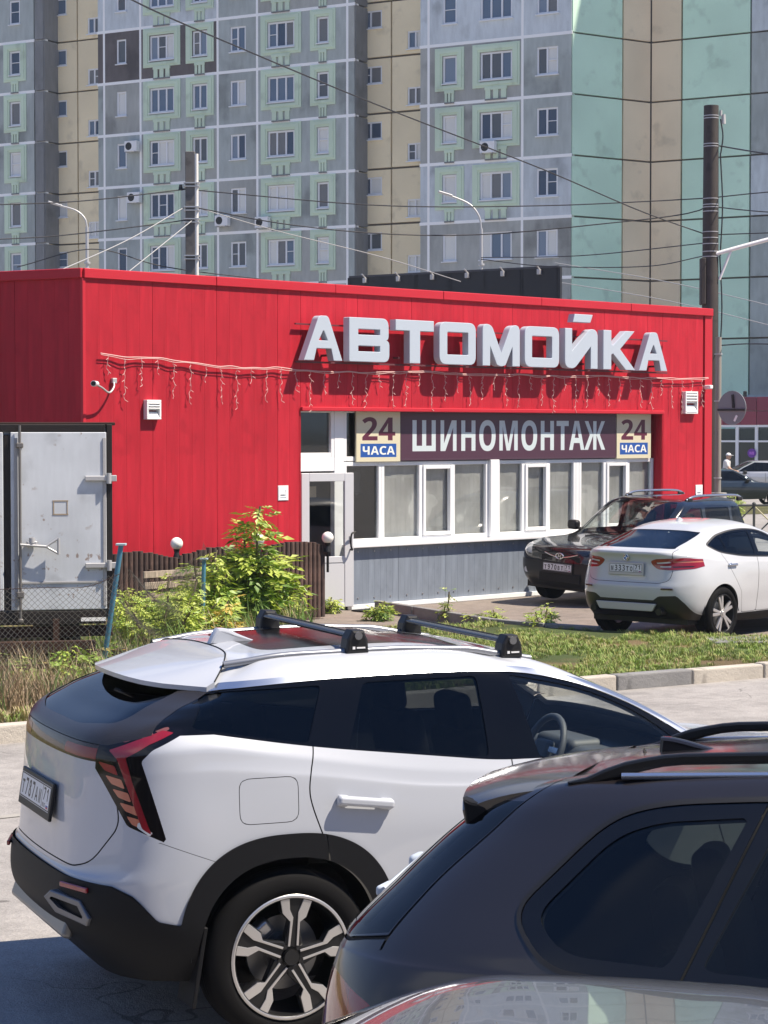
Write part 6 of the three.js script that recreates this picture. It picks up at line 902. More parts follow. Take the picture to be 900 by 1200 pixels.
  for (const s of [1, -1]) {
    const y = (x) => 1.628 + 0.062 * clamp((x + 0.03) / 1.1) + 0.038 * smooth(-0.04, 0.26, x) * smooth(1.5, 1.2, x), z = s * 0.615, pts = []; for (let i = 0; i <= 30; i++) { const x = mix(-0.05, 1.48, i / 30); pts.push([x, y(x), z]); }
    const sh = []; for (const [x, yy] of pts) sh.push([x, yy + 0.014 - 0.034 * (1 - smooth(-0.06, 0.1, x))]); for (const [x, yy] of pts.slice().reverse()) { const h = 0.016 + 0.012 * (1 - smooth(-0.05, 0.25, x)); sh.push([x + 0.02 * (1 - smooth(-0.05, 0.2, x)), yy - h]); }
    const g = ext(poly(sh), 0.04, 0.008, -0.02); g.translate(0, 0, z); obj('roof_rail', g, phys(lin(0.006, 0.006, 0.0065), 0.35), root);
    obj('rail_strip', tube(Array.from({ length: 16 }, (_, i) => { const x = mix(0.1, 1.5, i / 15); return [x, 1.632 + 0.045 * (x - 0.1) / 0.9 * (x < 1 ? 1 : 1) - 0.0, s * 0.647]; }), 0.01, 30, 6), CM.satin, root);
  }
  obj('wiper', [bar([-0.575, 1.33, 0.0], [-0.62, 1.255, 0.36], 0.009), bx(0.06, 0.05, 0.1, -0.615, 1.285, -0.03, 0.018), bx(0.03, 0.03, 0.12, -0.63, 1.25, 0.3, 0.01)], M.letter, root);
  seatsAndDash(root, { x0: 1.3, w: 0.4, y: 0.55, back: 0.5, dashX: 2.2, dashY: 1.1 });
  obj('underbody', [bx(4.2, 0.1, 1.6, 1.7, 0.3, 0)], CM.black, root);
  const face = (g, r) => { obj('rim_barrel', lathe([[r + 0.004, 0], [r - 0.012, 0], [r - 0.03, -0.2]], 40), CM.alloyDark, g); for (let k = 0; k < 5; k++) { const s = ext(poly([[0.03, -0.035], [r - 0.01, -0.05], [r - 0.01, 0.05], [0.03, 0.035]]), 0.03, 0.006, -0.04); s.rotateZ(k * 72 * R); obj('spoke', s, CM.silver, g); } obj('hub_cap', cyl(0.06, 0.05, 0.03, 0, 0, -0.01, 20, 'z'), CM.silver, g); };
  for (const [x, s] of [[0.2, 1], [0.2, -1], [3.13, 1], [3.13, -1]]) wheelParts(root, x, 0.37, s * 0.95, s, 0.375, 0.26, 0.25, face);
  for (const s of [1, -1]) obj('door_handle', bx(0.24, 0.035, 0.04, 0.5, 1.02, s * 0.975, 0.015), paint, root);
}
// ---------------------------------------------------------------- pale car at the lower edge, only its roof in view
{
  const net = genericNet({ r: -1.15, f: 3.1, w: 0.86, sh: 0.86, belt: 0.98, hood: 0.9, boot: 0.94, cowl: [1.95, 0.98], back: -0.92, rf: 1.15, rb: -0.02, roof: 1.468 });
  const C = new Car('silver_car', 'silver grey car at the lower picture edge with only its shiny roof showing', 'car', [-0.06, 0, -3.98], -15 * R, net, 0.04), root = C.root, paint = phys(lin(0.15, 0.16, 0.18), 0.2, { metalness: 0.5, clearcoat: 1, clearcoatRoughness: 0.02 });
  for (const cx of [-0.3, 2.25]) C.take((x, y) => 0.4 - Math.hypot(x - cx, y - 0.31), (x, y, z) => z - 0.4);
  const b = sdf(rounded([[-0.55, 1.06], [0.05, 1.385], [0.6, 1.41], [1.0, 1.38], [1.6, 1.02], [0.4, 1.0]], 0.05)); let g = C.take((x, y) => b(x, y), (x, y, z, u, v) => Math.min(u - 2.8, 8.2 - u, v - 5.5));
  { const q = sdf([[0.47, 0.9], [0.53, 0.9], [0.53, 1.5], [0.47, 1.5]]), [a, c] = clip(g, (x, y) => q(x, y)); C.sides('door_pillar', a, CM.gloss); C.sides('side_window', c, CM.tint, { off: -0.004, line: false }); }
  C.centre('rear_window', C.take((x, y, z, u, v) => Math.min(2.4 - u, v - 6.1, 8.3 - v)), CM.tint, { line: false }); C.centre('windscreen', C.take((x, y, z, u, v) => Math.min(u - 8.6, v - 6.1, 8.3 - v)), CM.clear, { line: false });
  const dd = sdf([[0.5, 0.3], [0.5, 1.0], [-0.3, 1.02], [-0.1, 0.7], [0.1, 0.3]]); C.gap((x, y) => dd(x, y), (x, y, z, u) => Math.min(u - 3, 9 - u)); C.sides('rear_door', C.take((x, y) => dd(x, y), (x, y, z, u) => Math.min(u - 3, 9 - u)), paint);
  C.centre('body', C.rest, paint); C.finish(); seatsAndDash(root, { x0: 0.75, w: 0.36, y: 0.5, back: -0.1, dashX: 1.6, dashY: 0.95 });
  const face = (g, r) => { obj('rim', lathe([[r, 0], [r * 0.5, -0.02], [0.02, -0.01]], 32), CM.silver, g); };
  for (const [x, s] of [[-0.3, 1], [-0.3, -1], [2.25, 1], [2.25, -1]]) wheelParts(root, x, 0.31, s * 0.84, s, 0.31, 0.2, 0.2, face);
}
// ---------------------------------------------------------------- white coupe-like off-roader parked on the forecourt
const dish = (g, r, n, w, m) => { obj('rim_barrel', lathe([[r + 0.004, 0.0], [r - 0.004, 0.006], [r - 0.014, -0.002], [r - 0.03, -0.18]], 48), CM.alloyDark, g); for (let k = 0; k < n; k++) for (const q of [-0.16, 0.16]) { const s = ext(poly([[0.035, -w / 2], [r - 0.006, -w / 2 - 0.004], [r - 0.006, w / 2 + 0.004], [0.035, w / 2]]), 0.028, 0.005, -0.034); s.rotateZ(k / n * Math.PI * 2 + q + 0.5); obj('spoke', s, m, g); } obj('hub_cap', [cyl(0.06, 0.05, 0.03, 0, 0, -0.012, 20, 'z'), cyl(0.032, 0.03, 0.012, 0, 0, 0.004, 16, 'z')], m, g); obj('brake_disc', cyl(0.15, 0.15, 0.02, 0, 0, -0.12, 32, 'z'), CM.disc, g); };
{
  const net = [
    [[-0.66, 0.30, 0], [-0.66, 0.30, 0.42], [-0.62, 0.30, 0.64], [-0.52, 0.29, 0.78], [-0.3, 0.27, 0.82], [0.1, 0.25, 0.83], [0.9, 0.22, 0.83], [1.6, 0.22, 0.83], [2.3, 0.24, 0.83], [3.1, 0.25, 0.8], [3.45, 0.26, 0.66], [3.6, 0.26, 0.38], [3.64, 0.26, 0]],
    [[-0.80, 0.40, 0], [-0.79, 0.40, 0.42], [-0.73, 0.40, 0.66], [-0.57, 0.40, 0.83], [-0.3, 0.38, 0.885], [0.1, 0.35, 0.89], [0.9, 0.31, 0.88], [1.6, 0.31, 0.88], [2.3, 0.34, 0.885], [3.1, 0.38, 0.87], [3.5, 0.4, 0.7], [3.66, 0.4, 0.4], [3.7, 0.4, 0]],
    [[-0.865, 0.56, 0], [-0.85, 0.56, 0.42], [-0.78, 0.56, 0.68], [-0.60, 0.56, 0.855], [-0.3, 0.55, 0.925], [0.1, 0.52, 0.93], [0.9, 0.48, 0.905], [1.6, 0.48, 0.905], [2.3, 0.52, 0.925], [3.1, 0.55, 0.9], [3.52, 0.56, 0.72], [3.68, 0.56, 0.4], [3.72, 0.56, 0]],
    [[-0.88, 0.70, 0], [-0.865, 0.70, 0.42], [-0.79, 0.70, 0.685], [-0.60, 0.70, 0.86], [-0.3, 0.71, 0.94], [0.1, 0.70, 0.945], [0.9, 0.66, 0.925], [1.6, 0.66, 0.925], [2.3, 0.7, 0.94], [3.1, 0.7, 0.9], [3.52, 0.7, 0.72], [3.69, 0.7, 0.4], [3.73, 0.7, 0]],
    [[-0.855, 0.80, 0], [-0.84, 0.80, 0.42], [-0.77, 0.81, 0.68], [-0.585, 0.84, 0.85], [-0.3, 0.86, 0.925], [0.1, 0.86, 0.935], [0.9, 0.84, 0.93], [1.6, 0.82, 0.93], [2.3, 0.84, 0.93], [3.1, 0.82, 0.885], [3.5, 0.8, 0.71], [3.67, 0.8, 0.4], [3.7, 0.8, 0]],
    [[-0.835, 1.0, 0], [-0.82, 1.0, 0.42], [-0.745, 1.0, 0.66], [-0.56, 1.01, 0.82], [-0.3, 1.0, 0.89], [0.1, 0.99, 0.915], [0.9, 0.95, 0.92], [1.6, 0.93, 0.92], [2.3, 0.93, 0.91], [3.1, 0.92, 0.85], [3.4, 0.9, 0.7], [3.58, 0.9, 0.4], [3.62, 0.9, 0]],
    [[-0.865, 1.165, 0], [-0.85, 1.165, 0.42], [-0.76, 1.16, 0.62], [-0.57, 1.16, 0.745], [-0.3, 1.13, 0.835], [0.1, 1.085, 0.88], [0.9, 1.035, 0.9], [1.5, 1.01, 0.895], [1.95, 1.0, 0.87], [2.05, 1.0, 0.8], [2.18, 1.0, 0.66], [2.28, 1.02, 0.38], [2.33, 1.02, 0]],
    [[-0.72, 1.21, 0], [-0.71, 1.21, 0.40], [-0.66, 1.205, 0.575], [-0.50, 1.205, 0.69], [-0.25, 1.195, 0.785], [0.12, 1.17, 0.84], [0.9, 1.12, 0.865], [1.45, 1.09, 0.86], [1.85, 1.07, 0.83], [1.95, 1.07, 0.76], [2.07, 1.08, 0.62], [2.17, 1.1, 0.36], [2.22, 1.1, 0]],
    [[-0.40, 1.31, 0], [-0.39, 1.305, 0.38], [-0.34, 1.295, 0.56], [-0.22, 1.29, 0.66], [0.0, 1.295, 0.725], [0.3, 1.30, 0.765], [0.9, 1.29, 0.785], [1.35, 1.27, 0.78], [1.62, 1.22, 0.765], [1.72, 1.23, 0.7], [1.83, 1.24, 0.57], [1.92, 1.26, 0.33], [1.97, 1.27, 0]],
    [[-0.08, 1.41, 0], [-0.07, 1.405, 0.37], [-0.03, 1.39, 0.54], [0.08, 1.385, 0.615], [0.25, 1.40, 0.655], [0.45, 1.42, 0.675], [0.9, 1.435, 0.69], [1.15, 1.42, 0.685], [1.3, 1.38, 0.675], [1.4, 1.385, 0.62], [1.5, 1.395, 0.5], [1.58, 1.41, 0.3], [1.62, 1.415, 0]],
    [[0.05, 1.465, 0], [0.06, 1.46, 0.34], [0.1, 1.445, 0.48], [0.2, 1.45, 0.545], [0.35, 1.465, 0.575], [0.52, 1.475, 0.59], [0.88, 1.49, 0.6], [1.02, 1.48, 0.6], [1.12, 1.455, 0.59], [1.2, 1.455, 0.54], [1.28, 1.46, 0.44], [1.34, 1.47, 0.27], [1.37, 1.475, 0]],
    [[0.22, 1.51, 0], [0.22, 1.508, 0.2], [0.25, 1.505, 0.3], [0.32, 1.51, 0.34], [0.42, 1.518, 0.36], [0.55, 1.525, 0.37], [0.82, 1.535, 0.37], [0.92, 1.528, 0.37], [0.99, 1.518, 0.36], [1.04, 1.515, 0.33], [1.09, 1.515, 0.26], [1.13, 1.518, 0.15], [1.15, 1.52, 0]],
    [[0.4, 1.535, 0], [0.4, 1.535, 0], [0.42, 1.536, 0], [0.46, 1.54, 0], [0.52, 1.543, 0], [0.6, 1.546, 0], [0.76, 1.548, 0], [0.82, 1.546, 0], [0.86, 1.543, 0], [0.89, 1.54, 0], [0.91, 1.538, 0], [0.93, 1.537, 0], [0.94, 1.536, 0]],
  ];
  const C = new Car('white_coupe_suv', 'white sloping-backed off-roader with red tail lamps parked on the forecourt', 'car', [3.56, 0, -27.04], 47.5 * R, net, 0.035), root = C.root, paint = CM.whitePaint2; root.scale.setScalar(0.955);
  for (const cx of [0, 2.81]) C.take((x, y) => 0.385 - Math.hypot(x - cx, y - 0.355), (x, y, z) => z - 0.45);
  const band = sdf(rounded([[-0.145, 1.235, 0.02], [0.02, 1.155, 0.12], [0.5, 1.088, 0.2], [1.2, 1.055, 0.2], [1.86, 1.04, 0.02], [1.5, 1.25, 0.2], [1.15, 1.385, 0.2], [0.8, 1.418, 0.2], [0.45, 1.402, 0.2], [0.15, 1.348, 0.1]], 0.03)), sd = (x, y, z, u, v) => Math.min(u - 3.05, v - 5.6);
  let bs = C.take((x, y) => band(x, y), sd); C.sides('window_trim', C.take((x, y) => band(x, y) + 0.016, sd), CM.black, { off: 0.003 });
  for (const [n, p, m] of [['quarter_window', [[-0.115, 1.232], [0.03, 1.17], [0.17, 1.155], [0.2, 1.335], [0.14, 1.325]], CM.tint], ['rear_door_window', [[0.195, 1.15], [0.83, 1.085], [0.845, 1.395], [0.45, 1.38], [0.23, 1.345]], CM.tint], ['front_door_window', [[0.93, 1.085], [1.75, 1.06], [1.42, 1.255], [1.12, 1.36], [0.93, 1.39]], CM.clear]]) { const d = sdf(rounded(p, 0.02)), [a, b] = clip(bs, (x, y) => d(x, y)); bs = b; C.sides(n, a, m, { off: -0.004, line: false }); }
  C.sides('window_surround', bs, CM.gloss);
  const rear = (x, y, z, u) => 3.05 - u;
  C.centre('rear_window', C.take((x, y, z, u, v) => Math.min(v - 6.95, 9.15 - v, (2.25 - u) * 0.6), (x, y, z, u) => 3.2 - u), CM.tint, { off: -0.004, line: false });
  // tail lamps
  { const side = (x, y, z, u) => Math.min(z - 0.3, 4.05 - u), gs = [0, 1].map(() => { const g = new THREE.Group(); g.name = 'tail_lamp'; root.add(g); return g; });
    const d = sdf(rounded([[0.36, 1.045], [0.44, 1.075], [0.62, 1.085], [0.78, 1.095], [0.9, 1.06], [0.905, 1.0], [0.86, 0.955], [0.62, 0.935], [0.47, 0.945], [0.40, 0.99]], 0.03));
    C.rest = (() => { const [a, b] = clip(C.rest, (x, y, z, u) => Math.min(d(z, y) + 0.06, 4.2 - u)); return b.concat(refine(a, 1)); })();
    let l = refine(C.take((x, y, z) => d(z, y), (x, y, z, u) => Math.min(3.75 - u, z - 0.3)), 1);
    for (const [p, m] of [[[[0.45, 1.03], [0.62, 1.045], [0.64, 1.028], [0.46, 1.012]], CM.lampClear], [[[0.5, 0.985], [0.64, 0.99], [0.64, 0.972], [0.5, 0.97]], CM.lampClear], [[[0.655, 1.05], [0.86, 1.055], [0.87, 1.035], [0.655, 1.032]], CM.lampOrange], [[[0.655, 0.985], [0.85, 0.99], [0.83, 0.972], [0.655, 0.968]], CM.lampDark]]) { const q = sdf(p), [a, b] = clip(l, (x, y, z) => q(z, y)); l = b; C.sides('lamp_segment', a, m, { parents: gs }); }
    C.sides('lamp_lens', l, CM.lampRed, { off: 0.004, parents: gs }); }
  const hat = sdf(rounded([[-0.5, 0.765], [0.5, 0.765], [0.64, 0.80, 0.08], [0.665, 0.95], [0.64, 1.22], [-0.64, 1.22], [-0.665, 0.95], [-0.64, 0.80, 0.08]], 0.03)); C.gap((x, y, z) => hat(z, y), (x, y, z, u, v) => Math.min(2.9 - u, 6.9 - v)); C.centre('tailgate', C.take((x, y, z) => hat(z, y), (x, y, z, u, v) => Math.min(2.9 - u, 6.9 - v)), paint);
  const low = C.take((x, y, z, u) => Math.min(pl([[0, 0.545], [0.42, 0.545], [0.5, 0.60], [0.72, 0.61], [0.8, 0.5], [0.88, 0.3]])(z) - y, 3.9 - u)); C.centre('lower_bumper', low, mat(lin(0.012, 0.0125, 0.014), 0.4));
  const di = ext(rounded2([[-0.42, 0.0], [0.42, 0.0], [0.48, 0.1], [-0.48, 0.1]]), 0.03, 0.008, 0); di.rotateY(-Math.PI / 2); obj('diffuser_plate', di.translate(-0.845, 0.4, 0), mat(lin(0.5, 0.5, 0.5), 0.4, { metalness: 0.3 }), root);
  for (const s of [1, -1]) { const q = obj('rear_reflector', bx(0.012, 0.022, 0.16, 0, 0, 0, 0.005), CM.lampDark, root); q.position.set(-0.835, 0.695, s * 0.62); q.rotation.y = s * 22 * R; }
  for (const z of [-0.52, 0.52]) obj('exhaust_pipe', cyl(0.045, 0.045, 0.14, -0.8, 0.40, z, 16, 'x'), CM.alloyDark, root);
  C.centre('skirt', C.take((x, y, z, u) => Math.min(0.33 - y, u - 3.6)), CM.clad, { off: 0.004 });
  const rdo = sdf(rounded([[0.83, 0.34], [0.86, 1.5], [0.1, 1.5], [0.05, 1.12], [0.2, 0.9], [0.42, 0.62], [0.48, 0.34]], 0.02)), fdo = sdf([[0.833, 0.34], [0.863, 1.5], [2.0, 1.5], [1.92, 0.9], [1.98, 0.34]]), dm = (x, y, z, u, v) => Math.min(u - 3.6, 8.2 - v);
  C.gap((x, y) => rdo(x, y), dm); C.sides('rear_door', C.take((x, y) => rdo(x, y), dm), paint); C.gap((x, y) => fdo(x, y), dm); C.sides('front_door', C.take((x, y) => fdo(x, y), dm), paint);
  C.centre('windscreen', C.take((x, y, z, u, v) => Math.min(u - 9.3, v - 6.2, 10.1 - v)), CM.clear, { line: false });
  C.centre('body', C.rest, paint); C.finish();
  for (const s of [1, -1]) for (const x of [0.22, 1.2]) obj('door_handle', [bx(0.2, 0.035, 0.035, x, 0.985 - x * 0.04, s * 0.935, 0.014), bx(0.06, 0.05, 0.02, x - 0.04, 0.985 - x * 0.04, s * 0.918, 0.008)], x < 0.5 ? CM.satin : paint, root);
  obj('emblem', [new THREE.TorusGeometry(0.038, 0.006, 8, 28).rotateY(-Math.PI / 2).translate(-0.865, 1.085, 0)], CM.chrome || M.chrome, root);
  obj('emblem_face', new THREE.CircleGeometry(0.037, 28).rotateY(-Math.PI / 2).translate(-0.868, 1.085, 0), mat(0xffffff, 0.35, { map: canvasTex(128, 128, (c) => { c.fillStyle = '#101216'; c.fillRect(0, 0, 128, 128); for (const [a, col] of [[0, '#e6e8ea'], [1, '#2f6fb4'], [2, '#e6e8ea'], [3, '#2f6fb4']]) { c.fillStyle = col; c.beginPath(); c.moveTo(64, 64); c.arc(64, 64, 44, a * Math.PI / 2, (a + 1) * Math.PI / 2); c.fill(); } }) }), root);
  plateGeo(root, 'М333ТО', '71', [-0.868, 0.945, 0], [-2 * R, -Math.PI / 2, 0], M.galv);
  { const s = poly([[0, 0], [0.03, 0.05], [0.06, 0.05], [0.17, 0]]), g = ext(s, 0.04, 0.01, -0.02); g.translate(0.28, 1.52, 0); obj('antenna', g, paint, root); }
  seatsAndDash(root, { x0: 1.05, w: 0.37, y: 0.55, back: 0.25, dashX: 1.85, dashY: 1.0 });
  obj('underbody', [bx(3.9, 0.1, 1.5, 1.4, 0.27, 0), bx(0.7, 0.4, 1.0, 0, 0.45, 0)], CM.black, root);
  for (const cx of [0, 2.81]) for (const s of [1, -1]) { const a = new THREE.CylinderGeometry(0.4, 0.4, 0.3, 24, 1, true, 0, Math.PI); a.rotateX(Math.PI / 2); a.rotateZ(Math.PI / 2); const q = obj('arch_liner', a, CM.black, root); q.position.set(cx, 0.36, s * 0.76); }
  for (const [x, s] of [[0, 1], [0, -1], [2.81, 1], [2.81, -1]]) wheelParts(root, x, 0.35, s * 0.93, s, 0.352, 0.245, 0.25, (g, r) => dish(g, r, 5, 0.034, CM.silver));
  for (const s of [1, -1]) { const m = new THREE.Group(); m.name = 'wing_mirror'; m.position.set(1.62, 1.1, s * 0.99); root.add(m); obj('mirror_shell', bx(0.13, 0.15, 0.22, 0, 0, 0, 0.05), paint, m); obj('mirror_arm', bx(0.06, 0.04, 0.14, 0, -0.06, -s * 0.12, 0.012), CM.black, m); }
}
function rounded2(p) { return poly(rounded(p, 0.02, 3)); }
// ---------------------------------------------------------------- black compact off-roader behind it, facing the camera
{
  const net = genericNet({ r: -0.84, f: 3.48, w: 0.9, sill: 0.28, sh: 0.84, belt: 0.98, hood: 0.9, boot: 0.98, cowl: [2.22, 1.0], back: -0.7, rf: 1.3, rb: -0.42, roof: 1.585 });
  const C = new Car('black_suv', 'black compact off-roader with silver roof rails facing the camera by the windows', 'car', [4.86, 0, -34.2], 229 * R, net, 0.04), root = C.root, paint = phys(lin(0.006, 0.0065, 0.0075), 0.22, { clearcoat: 1, clearcoatRoughness: 0.04 }); root.rotation.order = 'YXZ'; root.rotation.x = -3 * R;
  const greenish = phys(lin(0.022, 0.03, 0.03), 0.22, { metalness: 0.3, clearcoat: 1 });
  for (const cx of [0, 2.62]) C.take((x, y) => 0.38 - Math.hypot(x - cx, y - 0.33), (x, y, z) => z - 0.45);
  const b = sdf(rounded([[-0.55, 1.06], [-0.4, 1.44], [0.5, 1.5], [1.15, 1.48], [1.98, 1.04], [0.6, 1.01]], 0.04)); let g = C.take((x, y) => b(x, y), (x, y, z, u, v) => Math.min(u - 2.9, 8.05 - u, v - 5.4));
  for (const [x0, x1] of [[-0.5, -0.02], [0.04, 0.74], [0.82, 1.95]]) { const d = sdf(rounded([[x0, 1.05], [x1, 1.04], [Math.min(x1, 1.12), 1.455], [x0 + (x0 < -0.3 ? 0.12 : 0.02), 1.45]], 0.03)), [a, c] = clip(g, (x, y) => d(x, y)); g = c; C.sides('side_window', a, x0 > 0.7 ? CM.clear : CM.tint, { off: -0.004, line: false }); }
  C.sides('door_frame', g, paint);
  C.centre('windscreen', C.take((x, y, z, u, v) => Math.min((u - 8.75) * 0.5, v - 6.06, 8.6 - v)), CM.clear, { off: -0.004, line: false }); C.centre('rear_window', C.take((x, y, z, u, v) => Math.min((2.3 - u) * 0.5, v - 6.1, 8.4 - v)), CM.tint, { line: false });
  // front end
  const L = sdf(rounded([[0.55, 0.74], [0.86, 0.79], [0.93, 0.95], [0.66, 0.91]], 0.03)); C.sides('headlamp', C.take((x, y, z) => L(z, y), (x, y, z, u) => u - 7.6), phys(lin(0.4, 0.42, 0.43), 0.08, { clearcoat: 1 }));
  const hd = sdf(rounded([[2.2, -0.75], [3.32, -0.7], [3.44, -0.4], [3.44, 0.4], [3.32, 0.7], [2.2, 0.75]], 0.1)); C.gap((x, y, z) => hd(x, z), (x, y, z, u, v) => Math.min(u - 7.5, v - 3.2, 5.95 - v)); C.centre('bonnet', C.take((x, y, z) => hd(x, z), (x, y, z, u, v) => Math.min(u - 7.5, v - 3.2, 5.95 - v)), paint);
  C.centre('bumper', C.take((x, y, z, u) => Math.min(0.66 - y, u - 7.4)), mat(lin(0.01, 0.0105, 0.012), 0.4), { off: 0.004 });
  C.centre('lower_body', C.take((x, y, z, u, v) => Math.min(0.62 - y)), CM.clad, { off: 0.004 });
  const dd = sdf([[0.78, 0.3], [0.78, 1.1], [1.9, 1.1], [1.9, 0.3]]); C.gap((x, y) => dd(x, y), (x, y, z, u, v) => Math.min(u - 4, 8.1 - u)); C.sides('door', C.take((x, y) => dd(x, y), (x, y, z, u, v) => Math.min(u - 4, 8.1 - u)), paint);
  C.centre('rear_body', C.take((x, y, z, u, v) => Math.min(0.7 - x, 8.9 - v)), greenish); C.centre('body', C.rest, paint); C.finish();
  for (const s of [1, -1]) { const pts = [[-0.62, 1.555, s * 0.55], [-0.5, 1.6, s * 0.56], [0.2, 1.625, s * 0.575], [0.85, 1.61, s * 0.57], [1.02, 1.56, s * 0.56]]; const r = new THREE.Group(); r.name = 'roof_rail'; root.add(r); obj('rail', tube(pts, 0.02, 30, 8), CM.satin, r); obj('rail_foot', [bx(0.14, 0.07, 0.05, -0.54, 1.555, s * 0.555, 0.02), bx(0.14, 0.08, 0.05, 0.93, 1.56, s * 0.565, 0.02)], CM.black, r); }
  const wing = []; wing.push(tube([[3.45, 0.79, -0.3], [3.475, 0.755, -0.16], [3.485, 0.74, -0.07]], 0.011, 12, 6), tube([[3.45, 0.79, 0.3], [3.475, 0.755, 0.16], [3.485, 0.74, 0.07]], 0.011, 12, 6)); obj('grille_bar', wing, M.chrome, root);
  const lg = new THREE.TorusGeometry(0.05, 0.008, 8, 24); lg.scale(1.35, 0.85, 1); lg.rotateY(Math.PI / 2); lg.translate(3.492, 0.755, 0); obj('emblem', [lg, bar([3.492, 0.725, 0.03], [3.492, 0.785, 0.015], 0.007), bar([3.492, 0.725, -0.015], [3.492, 0.785, -0.03], 0.007), bar([3.492, 0.75, 0.02], [3.492, 0.76, -0.02], 0.007)], M.chrome, root);
  obj('grille', [bx(0.02, 0.09, 0.7, 3.455, 0.72, 0, 0.01), bx(0.03, 0.14, 0.75, 3.47, 0.43, 0, 0.02)], CM.gap, root);
  for (const s of [1, -1]) { obj('fog_lamp', cyl(0.045, 0.045, 0.03, 3.39, 0.5, s * 0.66, 18, 'x'), CM.lampClear, root); const m = new THREE.Group(); m.name = 'wing_mirror'; m.position.set(1.78, 1.09, s * 1.0); root.add(m); obj('mirror_shell', bx(0.13, 0.15, 0.2, 0, 0, 0, 0.05), CM.black, m); obj('mirror_arm', bx(0.06, 0.04, 0.14, 0, -0.05, -s * 0.12, 0.012), CM.black, m); }
  obj('wiper', [bar([2.18, 1.025, 0.5], [2.12, 1.06, -0.05], 0.008), bar([2.18, 1.025, -0.1], [2.12, 1.06, -0.6], 0.008)], CM.black, root);
  plateGeo(root, 'Т970ВТ', '71', [3.497, 0.585, 0.03], [0, Math.PI / 2, 0], CM.black);
  seatsAndDash(root, { x0: 0.95, w: 0.36, y: 0.55, back: 0.1, dashX: 1.9, dashY: 0.98 }); obj('rear_view_mirror', bx(0.03, 0.07, 0.22, 1.42, 1.38, 0, 0.02), CM.black, root); obj('underbody', bx(3.9, 0.1, 1.5, 1.3, 0.28, 0), CM.black, root);
  for (const [x, s] of [[0, 1], [0, -1], [2.62, 1], [2.62, -1]]) wheelParts(root, x, 0.33, s * 0.87, s, 0.335, 0.22, 0.2, (q, r) => dish(q, r, 5, 0.05, CM.silver));
}
// ---------------------------------------------------------------- far right: shop, two cars, a person, railing
{
  const o = at(868, 500, 94), S = thing('shop', 'low shop front with a dark red tiled band at the far right', 'building', [o[0], 0, o[2]], -31 * R);
  const tiles = [mat(lin(0.22, 0.02, 0.05), 0.3), mat(lin(0.26, 0.03, 0.06), 0.3), mat(lin(0.18, 0.02, 0.045), 0.3)];
  for (let i = -2; i < 12; i++) for (let j = 0; j < 2; j++) obj('fascia_tile', bx(0.74, 0.6, 0.08, i * 0.76 + 0.38, 3.22 + j * 0.62, 0.04, 0.01), tiles[Math.floor(rnd() * 3)], S);
  obj('wall', [bx(11, 4.3, 0.2, 4, 2.15, -3.2), bx(11, 0.2, 3.3, 4, 4.05, -1.6), bx(11, 0.35, 0.15, 4, 0.18, 0)], HM.grey, S);
  const fr = [], gl = []; for (const x of [-1.4, -0.15, 0.75, 1.7, 2.9, 4.4, 6, 7.6]) fr.push(bx(0.14, 2.6, 0.12, x, 1.6, 0)); fr.push(bx(10, 0.1, 0.12, 3.4, 2.87, 0.003), bx(10, 0.08, 0.11, 3.4, 2.2, 0.003)); obj('window_frame', fr, M.pvc, S);
  for (const [a, b] of [[-1.33, -0.22], [-0.08, 0.68], [0.82, 1.63], [1.77, 2.83], [2.97, 4.33]]) obj('window_pane', bx(b - a, 2.4, 0.02, (a + b) / 2, 1.55, -0.03), phys(lin(0.06, 0.08, 0.07), 0.03, { transmission: 0.5, thickness: 0 }), S);
  obj('shop_door', [bx(0.08, 2.0, 0.07, 1.86, 1.05, 0.05), bx(0.08, 2.0, 0.07, 2.72, 1.05, 0.05), bx(0.78, 0.1, 0.07, 2.29, 2.0, 0.05), bx(0.78, 0.3, 0.07, 2.29, 0.2, 0.05)], M.pvc, S); obj('door_handle', bar([2.0, 0.9, 0.12], [2.0, 1.4, 0.12], 0.03), M.steel, S);
  const lg = thing('round_logo_sign', 'round purple sign on the far shop window', 'sign', at(881, 531, 93.6), -31 * R); obj('disc', cyl(0.2, 0.2, 0.03, 0, 0, 0, 28, 'z'), mat(lin(0.18, 0.03, 0.3), 0.4), lg); obj('print', new THREE.CircleGeometry(0.195, 28).translate(0, 0, 0.0175), mat(0xffffff, 0.4, { map: canvasTex(96, 96, (c) => { c.fillStyle = '#6a2a9a'; c.fillRect(0, 0, 96, 96); c.fillStyle = '#d27ae0'; squeezed(c, 'WB', 20, 32, 56, 32, 'bold 60px sans-serif'); }) }), lg);
  const st = []; for (let i = 0; i < 30; i++) st.push(bx(rr(0.2, 0.5), rr(0.1, 0.5), 0.3, rr(-1.3, 4), rr(0.5, 2), -1.5)); obj('shelf_goods', st, mat(lin(0.3, 0.12, 0.1), 0.7), S).userData.kind = 'stuff';
  const cm = thing('wall_camera', 'small black camera on the wall above the red tiled band', 'camera', at(873, 463, 95)); obj('housing', bx(0.14, 0.36, 0.2, 0, 0, 0, 0.03), M.black, cm); obj('bracket', bx(0.2, 0.06, 0.12, 0, -0.2, 0), M.black, cm);
}
